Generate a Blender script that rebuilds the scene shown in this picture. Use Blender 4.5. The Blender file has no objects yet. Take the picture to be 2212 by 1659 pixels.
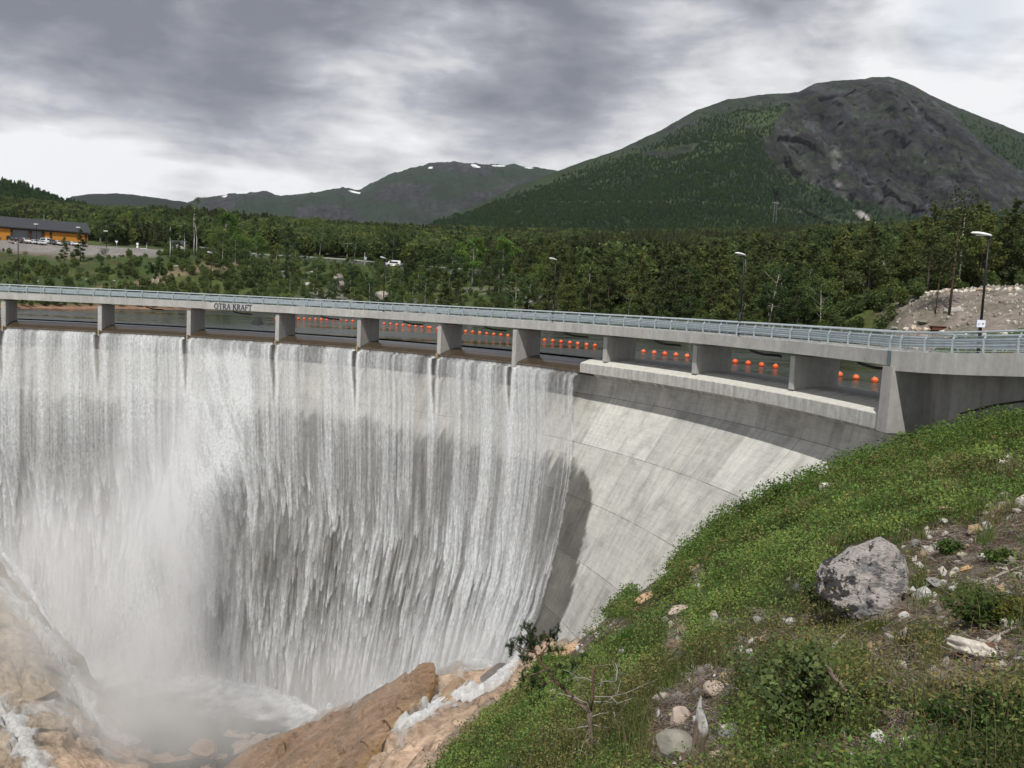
MIST = True; HAZE = 2.6e-5
import bpy, bmesh, math, random
import numpy as np
from mathutils import Matrix, Vector
RNG = np.random.default_rng(7); random.seed(7)
R = math.radians
SC = bpy.context.scene
COL = SC.collection
# ------------------------------------------------------------------ camera
F, CX, CY = 1912., 1106., 829.5
PITCH, ROLL = R(5.126), R(2.723)
def rays(P):
    P = np.atleast_2d(np.asarray(P, float))
    a = (P[:, 0]-CX)/F; b = -(P[:, 1]-CY)/F
    c, s = math.cos(ROLL), math.sin(ROLL)
    x = a*c-b*s; z = a*s+b*c
    cp, sp = math.cos(PITCH), math.sin(PITCH)
    return np.stack([x, cp+z*sp, -sp+z*cp], 1)
def at(px, py, Y):
    d = rays([(px, py)])[0]; return d*(Y/d[1])
def atz(px, py, Z):
    d = rays([(px, py)])[0]; return d*(Z/d[2])
def project(X):
    X = np.atleast_2d(X)
    cp, sp = math.cos(PITCH), math.sin(PITCH)
    y = X[:, 1]*cp-X[:, 2]*sp; z = X[:, 1]*sp+X[:, 2]*cp
    c, s = math.cos(ROLL), math.sin(ROLL)
    x = X[:, 0]*c+z*s; zz = -X[:, 0]*s+z*c
    y = np.where(np.abs(y) < 1e-6, 1e-6, y)
    return np.stack([CX+F*x/y, CY-F*zz/y, y], 1)
cam = bpy.data.cameras.new('camera'); camo = bpy.data.objects.new('camera', cam); COL.objects.link(camo)
cam.sensor_width = 36; cam.lens = 36*F/2212; cam.clip_start = .1; cam.clip_end = 20000
camo.matrix_world = Matrix.Rotation(R(90)-PITCH, 4, 'X') @ Matrix.Rotation(ROLL, 4, 'Z')
SC.camera = camo
# ------------------------------------------------------------------ noise
def _h(ix, iy, iz, seed):
    n = (ix.astype(np.int64)*374761393+iy.astype(np.int64)*668265263+iz.astype(np.int64)*1274126177+seed*974711) & 0xffffffff
    n = ((n ^ (n >> 13))*1274126177) & 0xffffffff
    n = ((n ^ (n >> 16))*2246822519) & 0xffffffff
    return ((n ^ (n >> 15)) & 0xffffff)/float(0xffffff)
def vnoise(x, y, z=0., seed=0):
    x, y, z = np.broadcast_arrays(np.asarray(x, float), np.asarray(y, float), np.asarray(z, float))
    ix, iy, iz = np.floor(x), np.floor(y), np.floor(z)
    fx, fy, fz = x-ix, y-iy, z-iz
    fx = fx*fx*(3-2*fx); fy = fy*fy*(3-2*fy); fz = fz*fz*(3-2*fz)
    flat = not np.any(fz)
    def L(k):
        a = _h(ix, iy, iz+k, seed); b = _h(ix+1, iy, iz+k, seed)
        c = _h(ix, iy+1, iz+k, seed); d = _h(ix+1, iy+1, iz+k, seed)
        e = a+(b-a)*fx; g = c+(d-c)*fx
        return e+(g-e)*fy
    if flat: return L(0)
    l0 = L(0); return l0+(L(1)-l0)*fz
def fbm(x, y, z=0., o=4, seed=0, g=.5):
    t = 0; a = 1; s = 0; k = 1
    for i in range(o):
        t = t+a*vnoise(np.asarray(x)*k+17.3*i, np.asarray(y)*k-9.1*i, np.asarray(z)*k if np.ndim(z) or z else 0., seed+i)
        s += a; a *= g; k *= 2.03
    return t/s
def ridged(x, y, o=4, seed=0):
    t = 0; a = 1; s = 0; k = 1
    for i in range(o):
        t = t+a*(1-np.abs(2*vnoise(np.asarray(x)*k+7*i, np.asarray(y)*k+3*i, 0., seed+i)-1)); s += a; a *= .5; k *= 2.1
    return t/s
def sst(a, b, x):
    t = np.clip((np.asarray(x)-a)/(b-a), 0, 1); return t*t*(3-2*t)
def lerp(a, b, t): return a+(b-a)*t
def facets(x, y, sc, seed, tilt=.4, step=.25):
    x = np.asarray(x, float)/sc; y = np.asarray(y, float)/sc; ix, iy = np.floor(x), np.floor(y)
    b1 = np.full(x.shape, 9.); b2 = b1.copy(); val = np.zeros(x.shape)
    for i in (-1, 0, 1):
        for j in (-1, 0, 1):
            cx, cy = ix+i, iy+j; z0 = cx*0
            px, py = cx+.1+.8*_h(cx, cy, z0, seed), cy+.1+.8*_h(cx, cy, z0+1, seed)
            dx, dy = x-px, y-py; d = dx*dx+dy*dy
            v = tilt*(dx*(_h(cx, cy, z0+2, seed)-.5)+dy*(_h(cx, cy, z0+3, seed)-.5))*2+step*(_h(cx, cy, z0+4, seed)-.5)
            n = d < b1; b2 = np.where(n, b1, np.minimum(b2, d)); val = np.where(n, v, val); b1 = np.where(n, d, b1)
    return val*sc, np.sqrt(b2)-np.sqrt(b1)
class RBF:
    def __init__(s, pts):
        p = np.asarray(pts, float); s.p = p[:, :2]; n = len(p)
        d = np.hypot(p[:, None, 0]-p[None, :, 0], p[:, None, 1]-p[None, :, 1])
        A = np.zeros((n+3, n+3)); A[:n, :n] = d; A[:n, n] = 1; A[:n, n+1:] = p[:, :2]; A[n, :n] = 1; A[n+1:, :n] = p[:, :2].T
        b = np.zeros(n+3); b[:n] = p[:, 2]
        A[:n, :n] += np.eye(n)*1e-6
        s.w = np.linalg.solve(A, b)
    def __call__(s, x, y):
        x = np.asarray(x, float); sh = x.shape; x = x.ravel(); y = np.asarray(y, float).ravel()
        o = np.empty(len(x)); n = len(s.p)
        for i in range(0, len(x), 100000):
            xx, yy = x[i:i+100000], y[i:i+100000]
            d = np.hypot(xx[:, None]-s.p[None, :, 0], yy[:, None]-s.p[None, :, 1])
            o[i:i+100000] = d@s.w[:n]+s.w[n]+s.w[n+1]*xx+s.w[n+2]*yy
        return o.reshape(sh)
# ------------------------------------------------------------------ mesh helpers
def mesh_np(name, V, Fq, mat=None, smooth=False, attrs=None, uv=None):
    """V (n,3); Fq list of index arrays (m,k)"""
    me = bpy.data.meshes.new(name)
    if not isinstance(Fq, (list, tuple)): Fq = [Fq]
    V = np.asarray(V, np.float32)
    me.vertices.add(len(V)); me.vertices.foreach_set('co', V.ravel())
    idx = np.concatenate([f.ravel() for f in Fq]).astype(np.int32)
    tot = np.concatenate([np.full(len(f), f.shape[1]) for f in Fq]).astype(np.int32)
    st = (np.cumsum(tot)-tot).astype(np.int32)
    me.loops.add(len(idx)); me.loops.foreach_set('vertex_index', idx)
    me.polygons.add(len(tot)); me.polygons.foreach_set('loop_start', st); me.polygons.foreach_set('loop_total', tot)
    me.update(calc_edges=True)
    me.polygons.foreach_set('use_smooth', np.full(len(tot), bool(smooth)))
    for k, a in (attrs or {}).items():
        a = np.asarray(a, np.float32)
        if a.ndim == 1:
            t = me.attributes.new(k, 'FLOAT', 'POINT'); t.data.foreach_set('value', a)
        else:
            if a.shape[1] == 3: a = np.c_[a, np.ones(len(a))].astype(np.float32)
            t = me.attributes.new(k, 'FLOAT_COLOR', 'POINT'); t.data.foreach_set('color', a.ravel())
    if uv is not None:
        u = me.uv_layers.new(name='UVMap'); u.data.foreach_set('uv', np.asarray(uv, np.float32)[idx].ravel())
    if mat: me.materials.append(mat)
    me.validate()
    return me
def obj(name, me, parent=None, loc=None, rot=None, **props):
    o = bpy.data.objects.new(name, me); COL.objects.link(o)
    if parent is not None: o.parent = parent
    if loc is not None: o.location = loc
    if rot is not None: o.rotation_euler = rot
    for k, v in props.items(): o[k] = v
    return o
def thing(name, label, cat, loc=(0, 0, 0), rotz=0, group=None):
    o = bpy.data.objects.new(name, None); COL.objects.link(o)
    o.empty_display_size = .2
    o.location = loc; o.rotation_euler = (0, 0, rotz); o['label'] = label; o['category'] = cat
    if group: o['group'] = group
    return o
def tag(o, label=None, cat=None, group=None, kind=None):
    if label: o['label'] = label
    if cat: o['category'] = cat
    if group: o['group'] = group
    if kind: o['kind'] = kind
    return o
def copy_tree(o, parent=None):
    c = o.copy(); COL.objects.link(c); c.parent = parent
    for ch in o.children: copy_tree(ch, c)
    return c
class MB:
    def __init__(s): s.V = []; s.F = []; s.n = 0
    def add(s, V, Fs):
        V = [tuple(v) for v in V]
        s.V += V; s.F += [tuple(i+s.n for i in f) for f in Fs]; s.n += len(V); return s
    def box(s, x0, x1, y0, y1, z0, z1, M=None):
        V = [Vector(p) for p in ((x0, y0, z0), (x1, y0, z0), (x1, y1, z0), (x0, y1, z0), (x0, y0, z1), (x1, y0, z1), (x1, y1, z1), (x0, y1, z1))]
        if M is not None: V = [M@v for v in V]
        return s.add(V, [(0, 3, 2, 1), (4, 5, 6, 7), (0, 1, 5, 4), (1, 2, 6, 5), (2, 3, 7, 6), (3, 0, 4, 7)])
    def tube(s, pts, rad, n=8, caps=True):
        pts = [Vector(p) for p in pts]; rad = rad if hasattr(rad, '__len__') else [rad]*len(pts)
        V = []; Fs = []; up = None
        for i, p in enumerate(pts):
            d = (pts[min(i+1, len(pts)-1)]-pts[max(i-1, 0)]).normalized()
            if up is None: up = d.orthogonal().normalized()
            a = (up-d*up.dot(d));
            a = a.normalized() if a.length > 1e-6 else d.orthogonal().normalized()
            up = a; b = d.cross(a)
            for k in range(n):
                t = 2*math.pi*k/n; V.append(p+(a*math.cos(t)+b*math.sin(t))*rad[i])
        for i in range(len(pts)-1):
            for k in range(n):
                Fs.append((i*n+k, i*n+(k+1) % n, (i+1)*n+(k+1) % n, (i+1)*n+k))
        if caps: Fs += [tuple(range(n))[::-1], tuple(range((len(pts)-1)*n, len(pts)*n))]
        return s.add(V, Fs)
    def prism(s, poly, z0, z1, M=None):
        n = len(poly); V = [Vector((x, y, z0)) for x, y in poly]+[Vector((x, y, z1)) for x, y in poly]
        if M is not None: V = [M@v for v in V]
        return s.add(V, [tuple(range(n))[::-1], tuple(range(n, 2*n))]+[(i, (i+1) % n, n+(i+1) % n, n+i) for i in range(n)])
    def mesh(s, name, mat=None, smooth=False, bevel=0):
        me = bpy.data.meshes.new(name); me.from_pydata([tuple(v) for v in s.V], [], s.F)
        bm = bmesh.new(); bm.from_mesh(me)
        if bevel:
            bmesh.ops.bevel(bm, geom=[e for e in bm.edges if len(e.link_faces) == 2 and e.calc_face_angle(0) > .6], offset=bevel, segments=1, affect='EDGES', clamp_overlap=True)
        bmesh.ops.recalc_face_normals(bm, faces=bm.faces); bm.to_mesh(me); bm.free()
        if smooth: me.polygons.foreach_set('use_smooth', [True]*len(me.polygons))
        if mat: me.materials.append(mat)
        return me
def loft(sections, closed_sec=True, caps=True):
    """sections (n,m,3) -> V,F"""
    S = np.asarray(sections, float); n, m = S.shape[:2]
    V = S.reshape(-1, 3); i = np.arange(n-1)[:, None]; k = np.arange(m if closed_sec else m-1)[None, :]
    a = i*m+k; b = i*m+(k+1) % m
    Fq = np.stack([a, b, b+m, a+m], -1).reshape(-1, 4)
    Fl = [Fq]
    if caps and closed_sec: Fl += [np.arange(m)[None, ::-1], (np.arange(m)+(n-1)*m)[None, :]]
    return V, Fl
def grid_faces(nu, nv):
    i = np.arange(nu-1)[:, None]; k = np.arange(nv-1)[None, :]; a = i*nv+k
    return np.stack([a, a+nv, a+nv+1, a+1], -1).reshape(-1, 4)
# ------------------------------------------------------------------ materials
class NT:
    def __init__(s, tree): s.t = tree; s.n = tree.nodes; s.l = tree.links
    def __call__(s, typ, *ins, out=0, **kw):
        nd = s.n.new(typ)
        named = {k[2:]: kw.pop(k) for k in list(kw) if k.startswith('i_')}
        for k, v in kw.items(): setattr(nd, k, v)
        def put(sock, v):
            if v is None: return
            if hasattr(v, 'is_output'): s.l.new(v, sock)
            else:
                if hasattr(sock.default_value, '__len__') and not hasattr(v, '__len__'): v = (v,)*len(sock.default_value)
                if hasattr(sock.default_value, '__len__') and len(v) == 3 and len(sock.default_value) == 4: v = tuple(v)+(1,)
                sock.default_value = v
        for i, v in enumerate(ins): put(nd.inputs[i], v)
        for k, v in named.items(): put(nd.inputs[k.replace('_', ' ')], v)
        return nd.outputs[out]
    def math(s, op, a, b=None, c=None, clamp=False):
        return s('ShaderNodeMath', a, b, c, operation=op, use_clamp=clamp)
    def mix(s, f, a, b, mode='MIX'):
        nd = s.n.new('ShaderNodeMix'); nd.data_type = 'RGBA'; nd.blend_type = mode
        for sock, v in ((nd.inputs[0], f), (nd.inputs[6], a), (nd.inputs[7], b)):
            if hasattr(v, 'is_output'): s.l.new(v, sock)
            else: sock.default_value = (tuple(v)+(1,) if hasattr(v, '__len__') and len(v) == 3 else v)
        return nd.outputs[2]
    def ramp(s, f, stops, interp='LINEAR'):
        nd = s.n.new('ShaderNodeValToRGB'); nd.color_ramp.interpolation = interp
        e = nd.color_ramp.elements
        while len(e) < len(stops): e.new(.5)
        for i, (p, c) in enumerate(stops):
            e[i].position = p
            if not hasattr(c, '__len__'): c = (c, c, c)
            e[i].color = tuple(c)+(1,) if len(c) == 3 else c
        s.l.new(f, nd.inputs[0]); return nd.outputs[0]
    def noise(s, vec, scale, detail=4, rough=.55, dist=0):
        return s('ShaderNodeTexNoise', i_Vector=vec, i_Scale=scale, i_Detail=detail, i_Roughness=rough, i_Distortion=dist)
    def mapping(s, vec, scale=(1, 1, 1), loc=(0, 0, 0), rot=(0, 0, 0)):
        return s('ShaderNodeMapping', vec, loc, rot, scale)
    def mapr(s, v, a, b, c=0., d=1.):
        return s('ShaderNodeMapRange', v, a, b, c, d)
def new_mat(name):
    m = bpy.data.materials.new(name); m.use_nodes = True; m.node_tree.nodes.clear()
    return m, NT(m.node_tree)
def finish(N, col, rough=.8, bump=None, bstr=.3, bdist=.02, metal=0., spec=.3, **kw):
    p = N.n.new('ShaderNodeBsdfPrincipled')
    def put(k, v):
        if hasattr(v, 'is_output'): N.l.new(v, p.inputs[k])
        else: p.inputs[k].default_value = (tuple(v)+(1,) if hasattr(v, '__len__') and len(v) == 3 else v)
    put('Base Color', col); put('Roughness', rough); put('Metallic', metal); put('Specular IOR Level', spec)
    for k, v in kw.items(): put(k.replace('_', ' '), v)
    if bump is not None:
        b = N.n.new('ShaderNodeBump'); b.inputs['Strength'].default_value = bstr; b.inputs['Distance'].default_value = bdist
        N.l.new(bump, b.inputs['Height']); N.l.new(b.outputs[0], p.inputs['Normal'])
    o = N.n.new('ShaderNodeOutputMaterial'); N.l.new(p.outputs[0], o.inputs[0]); return p
def plain(name, col, rough=.6, metal=0., var=.12, scale=6., spec=.3, **kw):
    m, N = new_mat(name); tc = N('ShaderNodeTexCoord', out=3)
    n = N.noise(tc, scale, 5); c = N.mix(1., col, N.ramp(n, [(.3, 1-var), (.7, 1+var)]), 'MULTIPLY')
    finish(N, c, rough, metal=metal, spec=spec, **kw); return m
def concrete(name, base=(.42, .415, .395), streak=.16, dark=.6):
    m, N = new_mat(name); P = N('ShaderNodeNewGeometry', out=0)
    big = N.ramp(N.noise(P, .25, 5), [(.3, .82), (.7, 1.1)])
    fine = N.ramp(N.noise(P, 3., 6, .65), [(.3, .88), (.7, 1.08)])
    st = N.noise(N.mapping(P, (1.1, 1.1, .16)), 1.5, 6, .65)
    stk = N.ramp(st, [(.42, 1-streak), (.62, 1.06)])
    c = N.mix(1., base, big, 'MULTIPLY'); c = N.mix(1., c, fine, 'MULTIPLY'); c = N.mix(.8, c, stk, 'MULTIPLY')
    spots = N.ramp(N.noise(P, 1.1, 6, .7), [(.62, 0.), (.72, 1.)])
    c = N.mix(N.math('MULTIPLY', spots, .35), c, (.16, .155, .14))
    finish(N, c, .85, bump=N.noise(P, 14., 5), bstr=.25, bdist=.02); return m
def attr_col(name, attr='col', rough=.75, mulvar=None, trans=0., spec=.25, bump=None, each=False):
    m, N = new_mat(name); c = N('ShaderNodeAttribute', attribute_name=attr)
    if each:      # every tree has its own tone
        r_ = N('ShaderNodeObjectInfo', out=5); c = N.mix(1., c, N.ramp(r_, [(0., (.62, .70, .66)), (.35, (.9, .95, .9)), (.7, (1.08, 1.1, 1.)), (1., (1.45, 1.32, 1.)) ]), 'MULTIPLY')
    if mulvar:
        P = N('ShaderNodeNewGeometry', out=0)
        c = N.mix(1., c, N.ramp(N.noise(P, mulvar[0], 5, .6), [(.3, 1-mulvar[1]), (.7, 1+mulvar[1])]), 'MULTIPLY')
    p = finish(N, c, rough, spec=spec)
    if trans:
        o = [n for n in N.n if n.type == 'OUTPUT_MATERIAL'][0]
        t = N.n.new('ShaderNodeBsdfTranslucent'); N.l.new(c, t.inputs[0])
        mx = N.n.new('ShaderNodeMixShader'); mx.inputs[0].default_value = trans
        N.l.new(p.outputs[0], mx.inputs[1]); N.l.new(t.outputs[0], mx.inputs[2]); N.l.new(mx.outputs[0], o.inputs[0])
    return m
M_CONC = concrete('concrete')
M_CONC_LIGHT = concrete('pale_concrete', (.48, .475, .45), .16)
M_CONC_DARK = concrete('weathered_concrete', (.30, .295, .28), .3)
M_GALV = plain('galvanised_steel', (.42, .48, .51), .5, .25, .12, 3.)
M_BLACK = plain('black_paint', (.012, .012, .014), .45)
M_WHITE = plain('white_plastic', (.8, .8, .8), .4, var=.05)
M_LEAF = attr_col('leaves', trans=.42)
M_NEEDLE = attr_col('needles', trans=.45)
M_TREE_NEEDLE = attr_col('tree_needles', trans=.42, each=True); M_TREE_LEAF = attr_col('tree_leaves', trans=.42, each=True)
M_BARK = attr_col('bark', rough=.9, mulvar=(5., .25))
M_ROCKC = attr_col('rock_tinted', rough=.85, mulvar=(6., .25))
# ------------------------------------------------------------------ light and sky
SUN_EL = R(56); sd = np.array([-.20, -.98]); sd /= np.hypot(*sd)
SUNV = Vector((sd[0]*math.cos(SUN_EL), sd[1]*math.cos(SUN_EL), math.sin(SUN_EL)))
sl = bpy.data.lights.new('sun', 'SUN'); sl.energy = 3.2; sl.angle = R(1.2); sl.color = (1., .965, .9)
so = bpy.data.objects.new('sun', sl); COL.objects.link(so); so.rotation_euler = SUNV.to_track_quat('Z', 'Y').to_euler(); so.location = (0, 0, 60)
W = bpy.data.worlds.new('World'); SC.world = W; W.use_nodes = True; W.node_tree.nodes.clear()
N = NT(W.node_tree)
sky = N.n.new('ShaderNodeTexSky'); sky.sky_type = 'NISHITA'; sky.sun_disc = False; sky.sun_elevation = SUN_EL
sky.sun_rotation = math.atan2(SUNV.x, SUNV.y); sky.air_density = 1.; sky.dust_density = 1.5
D = N('ShaderNodeTexCoord', out=0)
sx = N.n.new('ShaderNodeSeparateXYZ'); N.l.new(D, sx.inputs[0]); dx, dy, dz = sx.outputs
az_ = N.math('ARCTAN2', dx, dy); el_ = N.math('ARCSINE', dz)
cp_ = N.n.new('ShaderNodeCombineXYZ'); N.l.new(N.math('MULTIPLY', az_, 2.6), cp_.inputs[0]); N.l.new(N.math('MULTIPLY', N.math('POWER', N.math('MAXIMUM', el_, .0), .8), 5.2), cp_.inputs[1]); N.l.new(N.math('MULTIPLY', az_, .4), cp_.inputs[2])
cv = cp_.outputs[0]
n1 = N.noise(N.mapping(cv, (1., 1., 1.), (3.1, 1.7, 0), (0, 0, .18)), .95, 4, .5, .2)
n2 = N.noise(N.mapping(cv, (1, 1.15, 1.), (8.2, 5.1, 0), (0, 0, .12)), 2.5, 6, .52, .25)
n3 = N.noise(N.mapping(cv, (1, 1.3, 1.), (1.2, 7.1, 0)), 7., 5, .55, .2)
def blob(px, py, rad, inner=0.):
    d = Vector(rays([(px, py)])[0]).normalized()
    dot = N('ShaderNodeVectorMath', N('ShaderNodeVectorMath', D, operation='NORMALIZE'), tuple(d), operation='DOT_PRODUCT', out=1)
    return N.mapr(dot, math.cos(R(rad)), math.cos(R(inner)))
val = N.math('ADD', N.math('ADD', N.math('ADD', N.math('MULTIPLY', n1, .30), .045), N.math('MULTIPLY', n2, .68)), N.math('MULTIPLY', n3, .24))
val = N.math('ADD', val, N.mapr(el_, .13, .215, .10, -.15))
def addb(v, b, k): return N.math('ADD', v, N.math('MULTIPLY', b, k))
for (px, py, rad, k) in [(200, 80, 15, -.15), (640, 120, 10, -.07), (560, 250, 9, -.10), (1130, 250, 8, -.09), (880, 60, 9, .05), (1300, 60, 10, -.03), (60, 120, 9, -.09),
    (300, 400, 14, .14), (30, 290, 9, .14), (760, 390, 9, .10), (1480, 240, 7, .16), (2190, 170, 9, .26), (1800, 30, 13, .08), (2000, 250, 8, .08), (1000, 140, 7, .12), (700, 190, 5, .07)]:
    val = addb(val, blob(px, py, rad), k)
cc = N.ramp(val, [(.34, (.22, .232, .272)), (.46, (.305, .318, .362)), (.57, (.43, .444, .492)), (.68, (.66, .668, .69)), (.80, (.88, .885, .90))])
blue = N.math('MULTIPLY', blob(2085, 35, 3.5), .3)
cl = N.mix(1., cc, (8.6, 8.6, 8.6), 'MULTIPLY')
up = N.ramp(dz, [(0., 1.), (.45, 1.), (.8, .85)])
cl = N.mix(1., cl, up, 'MULTIPLY')
skc = N.mix(blue, cl, sky.outputs[0])
# thin spots let the clear sky behind the cloud deck through
bg = N('ShaderNodeBackground', skc, .1)
wo = N.n.new('ShaderNodeOutputWorld'); N.l.new(bg, wo.inputs[0])
SC.view_settings.view_transform = 'Standard'; SC.view_settings.look = 'None'; SC.view_settings.exposure = .3; SC.view_settings.gamma = 1
SC.cycles.max_bounces = 7; SC.cycles.diffuse_bounces = 3; SC.cycles.glossy_bounces = 3; SC.cycles.transparent_max_bounces = 12; SC.cycles.volume_bounces = 4
SC.cycles.use_denoising = True; SC.cycles.use_adaptive_sampling = True; SC.cycles.adaptive_threshold = .02
SC.cycles.sample_clamp_indirect = 6
try: SC.cycles.denoiser = 'OPENIMAGEDENOISE'
except Exception: pass
# ================================================================== DAM
DC = np.array([-52.3, 35.07]); RF = 73.0
ZRT, ZFT, ZFB, ZLIP, ZW = -.48, -1.48, -2.24, -5.7, -4.72
DECK_OUT = 77.2
def cyl(r, th, z):
    th = np.radians(th)
    r, th, z = np.broadcast_arrays(np.asarray(r, float), th, np.asarray(z, float))
    return np.stack([DC[0]+r*np.cos(th), DC[1]+r*np.sin(th), z], -1)
_zs = [-5.6, -7.8, -11.8, -15.8, -19.8, -23.8, -30, -40, -52]; _rs = [75.0, 74.5, 71.9, 69.7, 67.9, 66.2, 63.9, 60.6, 57.5]
def rface(th, z):
    z = np.asarray(z, float); th = np.asarray(th, float)
    r = np.interp(-z, [-a for a in _zs], _rs)
    return r-np.clip(36-th, 0, 40)/15*.2*np.maximum(0, -7.8-z)+np.clip((th-38)/24, 0, 1)*.16*np.maximum(0, -13-z)
PIER_TH = [97.7, 88.74, 79.85, 70.5, 61.55, 52.64, 44.1, 35.0, 26.05, 17.25]
dam = thing('arch_dam', 'curved concrete arch dam with water pouring over its crest', 'dam', tuple(cyl(66, 50, -40)))
DLOC = np.array(dam.location)
def dpart(name, V, Fq, mat, **kw):
    return obj(name, mesh_np(name, np.asarray(V)-DLOC, Fq, mat, **kw), dam)
# downstream face: (theta, z) grid with lift joints, stains and wet concrete as vertex data
nth, nz = 900, 420
TH = np.linspace(7.5, 128, nth); ZZ = np.linspace(-5.6, -50, nz)
T2, Z2 = np.meshgrid(TH, ZZ, indexing='ij')
wob = .03*fbm(T2*3, Z2*1.2, seed=3)
V = cyl(rface(T2, Z2)+wob, T2, Z2).reshape(-1, 3)
s2 = np.radians(T2)*73
def th_edge(z):   # right edge of the falling water on the face
    return np.interp(-np.asarray(z, float), [5.7, 9, 13.7, 21, 24, 30, 45], [37.0, 35.9, 34.3, 31.6, 30.8, 31.2, 32.4])
# right limit of the damp strip beside the water
def face_hit(px, py, inset=0.):
    d = rays([(px, py)])[0]; lo, hi = 30., 125.
    for _ in range(50):
        m_ = (lo+hi)/2; q = d*(m_/d[1]); th_ = math.degrees(math.atan2(q[1]-DC[1], q[0]-DC[0]))
        if np.hypot(q[0]-DC[0], q[1]-DC[1]) > rface(th_, q[2])-inset: hi = m_
        else: lo = m_
    return q, th_
wl = []
for px, py in [(1243, 985), (1262, 1010), (1276, 1050), (1280, 1090), (1272, 1150), (1262, 1200), (1250, 1250), (1232, 1300), (1212, 1345), (1195, 1385)]:
    q, th_ = face_hit(px, py)
    wl.append((-q[2], th_))
wl = np.array(sorted(wl)); wl_th = np.interp(-Z2, wl[:, 0], wl[:, 1], left=38., right=wl[-1, 1])
ed = wl_th+.35+(fbm(s2*.8, Z2*.35, o=5, seed=5)-.5)*2.+(fbm(s2*7, Z2*3, seed=6)-.5)*.4
wet = sst(-.2, .25, T2-ed)*sst(12.6, 14.3, -Z2+(fbm(s2*2, Z2*.3, seed=8)-.5)*3)
wet_strip = wet.copy()
damp = sst(0, 1.2, T2-35.9-(fbm(s2, Z2*.2, seed=9)-.5)*1.5)*sst(15, 6.5, -Z2)
under = sst(38.5, 40.5, T2)
lowdark = under*sst(18.5, 20.5, -Z2+(fbm(s2*.12, Z2*.02, seed=11)-.5)*3.+2.5*vnoise(np.floor(s2/11.4), 0*s2, seed=3))
wet = np.clip(np.maximum(wet*1., np.maximum(damp*.45, under*(.30+.65*lowdark))), 0, 1)
m, N = new_mat('dam_face_concrete')
uv = N('ShaderNodeUVMap', uv_map='UVMap'); P = N('ShaderNodeNewGeometry', out=0)
su = N.n.new('ShaderNodeSeparateXYZ'); N.l.new(uv, su.inputs[0]); s_, z_ = su.outputs[0], su.outputs[1]
base = N.mix(N.ramp(N.noise(uv, .16, 5, .6), [(.35, 0.), (.7, 1.)]), (.50, .49, .45), (.43, .43, .41))
lift = N('ShaderNodeTexWhiteNoise', N('ShaderNodeCombineXYZ', N.math('FLOOR', N.math('DIVIDE', s_, 9.)), N.math('FLOOR', N.math('DIVIDE', N.math('ADD', z_, 7.8), 4.)), 0.), noise_dimensions='2D')
base = N.mix(1., base, N.ramp(lift, [(0., .84), (1., 1.10)]), 'MULTIPLY'); blot = N.noise(uv, .45, 8, .68, .4); base = N.mix(.9, base, N.ramp(blot, [(.34, .74), (.5, 1.), (.66, 1.12)]), 'MULTIPLY')
stn = N.noise(N.mapping(uv, (1.3, .07, 1)), 1.5, 7, .65)
base = N.mix(.55, base, N.ramp(stn, [(.36, .70), (.52, 1.02), (.68, 1.14)]), 'MULTIPLY')
board = N.noise(N.mapping(uv, (.25, 7., 1)), 1., 4, .6)
base = N.mix(.6, base, N.ramp(board, [(.35, .86), (.65, 1.06)]), 'MULTIPLY')
fine = N.noise(uv, 2.2, 7, .7)
base = N.mix(.8, base, N.ramp(fine, [(.3, .82), (.7, 1.12)]), 'MULTIPLY')
drip = N.ramp(N.noise(N.mapping(uv, (2.6, .16, 1), (4, 2, 0)), 1.2, 5, .6), [(.66, 0.), (.74, 1.)])
base = N.mix(N.math('MULTIPLY', drip, .5), base, (.20, .195, .18))
effl = N.ramp(N.noise(N.mapping(uv, (.8, .12, 1), (9, 1, 0)), .9, 6, .6), [(.64, 0.), (.78, 1.)])
base = N.mix(N.math('MULTIPLY', effl, .7), base, (.66, .66, .64))
zj = N.math('ABSOLUTE', N.math('SUBTRACT', N.math('FRACT', N.math('ADD', N.math('DIVIDE', N.math('ADD', z_, 7.8), 4.), .5)), .5))
jn = N.math('LESS_THAN', zj, .0065)
sj = N.math('ABSOLUTE', N.math('SUBTRACT', N.math('FRACT', N.math('ADD', N.math('DIVIDE', N.math('SUBTRACT', s_, 44.6), 11.38), .5)), .5))
jn = N.math('MULTIPLY', N.math('MAXIMUM', jn, N.math('MULTIPLY', N.math('LESS_THAN', sj, .003), .5)), N.ramp(N.noise(uv, .9, 3), [(.3, .15), (.6, .8)]))
base = N.mix(jn, base, (.10, .095, .09))
wa = N('ShaderNodeAttribute', attribute_name='wet', out=2)
lowa = N('ShaderNodeAttribute', attribute_name='low', out=2)
wcol = N.mix(1., base, N.mix(N.ramp(N.noise(uv, .5, 5), [(.3, 0.), (.7, 1.)]), N.mix(lowa, (.27, .26, .25), (.185, .18, .172)), N.mix(lowa, (.42, .41, .39), (.29, .285, .275))), 'MULTIPLY')
och = N.math('MULTIPLY', N.ramp(N.noise(N.mapping(uv, (1.4, .22, 1), (2, 7, 0)), .8, 6, .65), [(.66, 0.), (.72, 1.)]), .55)
wcol = N.mix(och, wcol, (.36, .27, .15))
fc = N.mix(wa, base, wcol)
finish(N, fc, N.mix(wa, (.88,)*3, (.45,)*3), bump=fine, bstr=.35, bdist=.05)
UV = np.stack([s2, Z2], -1).reshape(-1, 2)
dpart('downstream_face', V, grid_faces(nth, nz), m, smooth=True, attrs={'wet': wet.ravel(), 'low': np.maximum(under*lowdark, wet_strip*.75).ravel()}, uv=UV)
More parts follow.
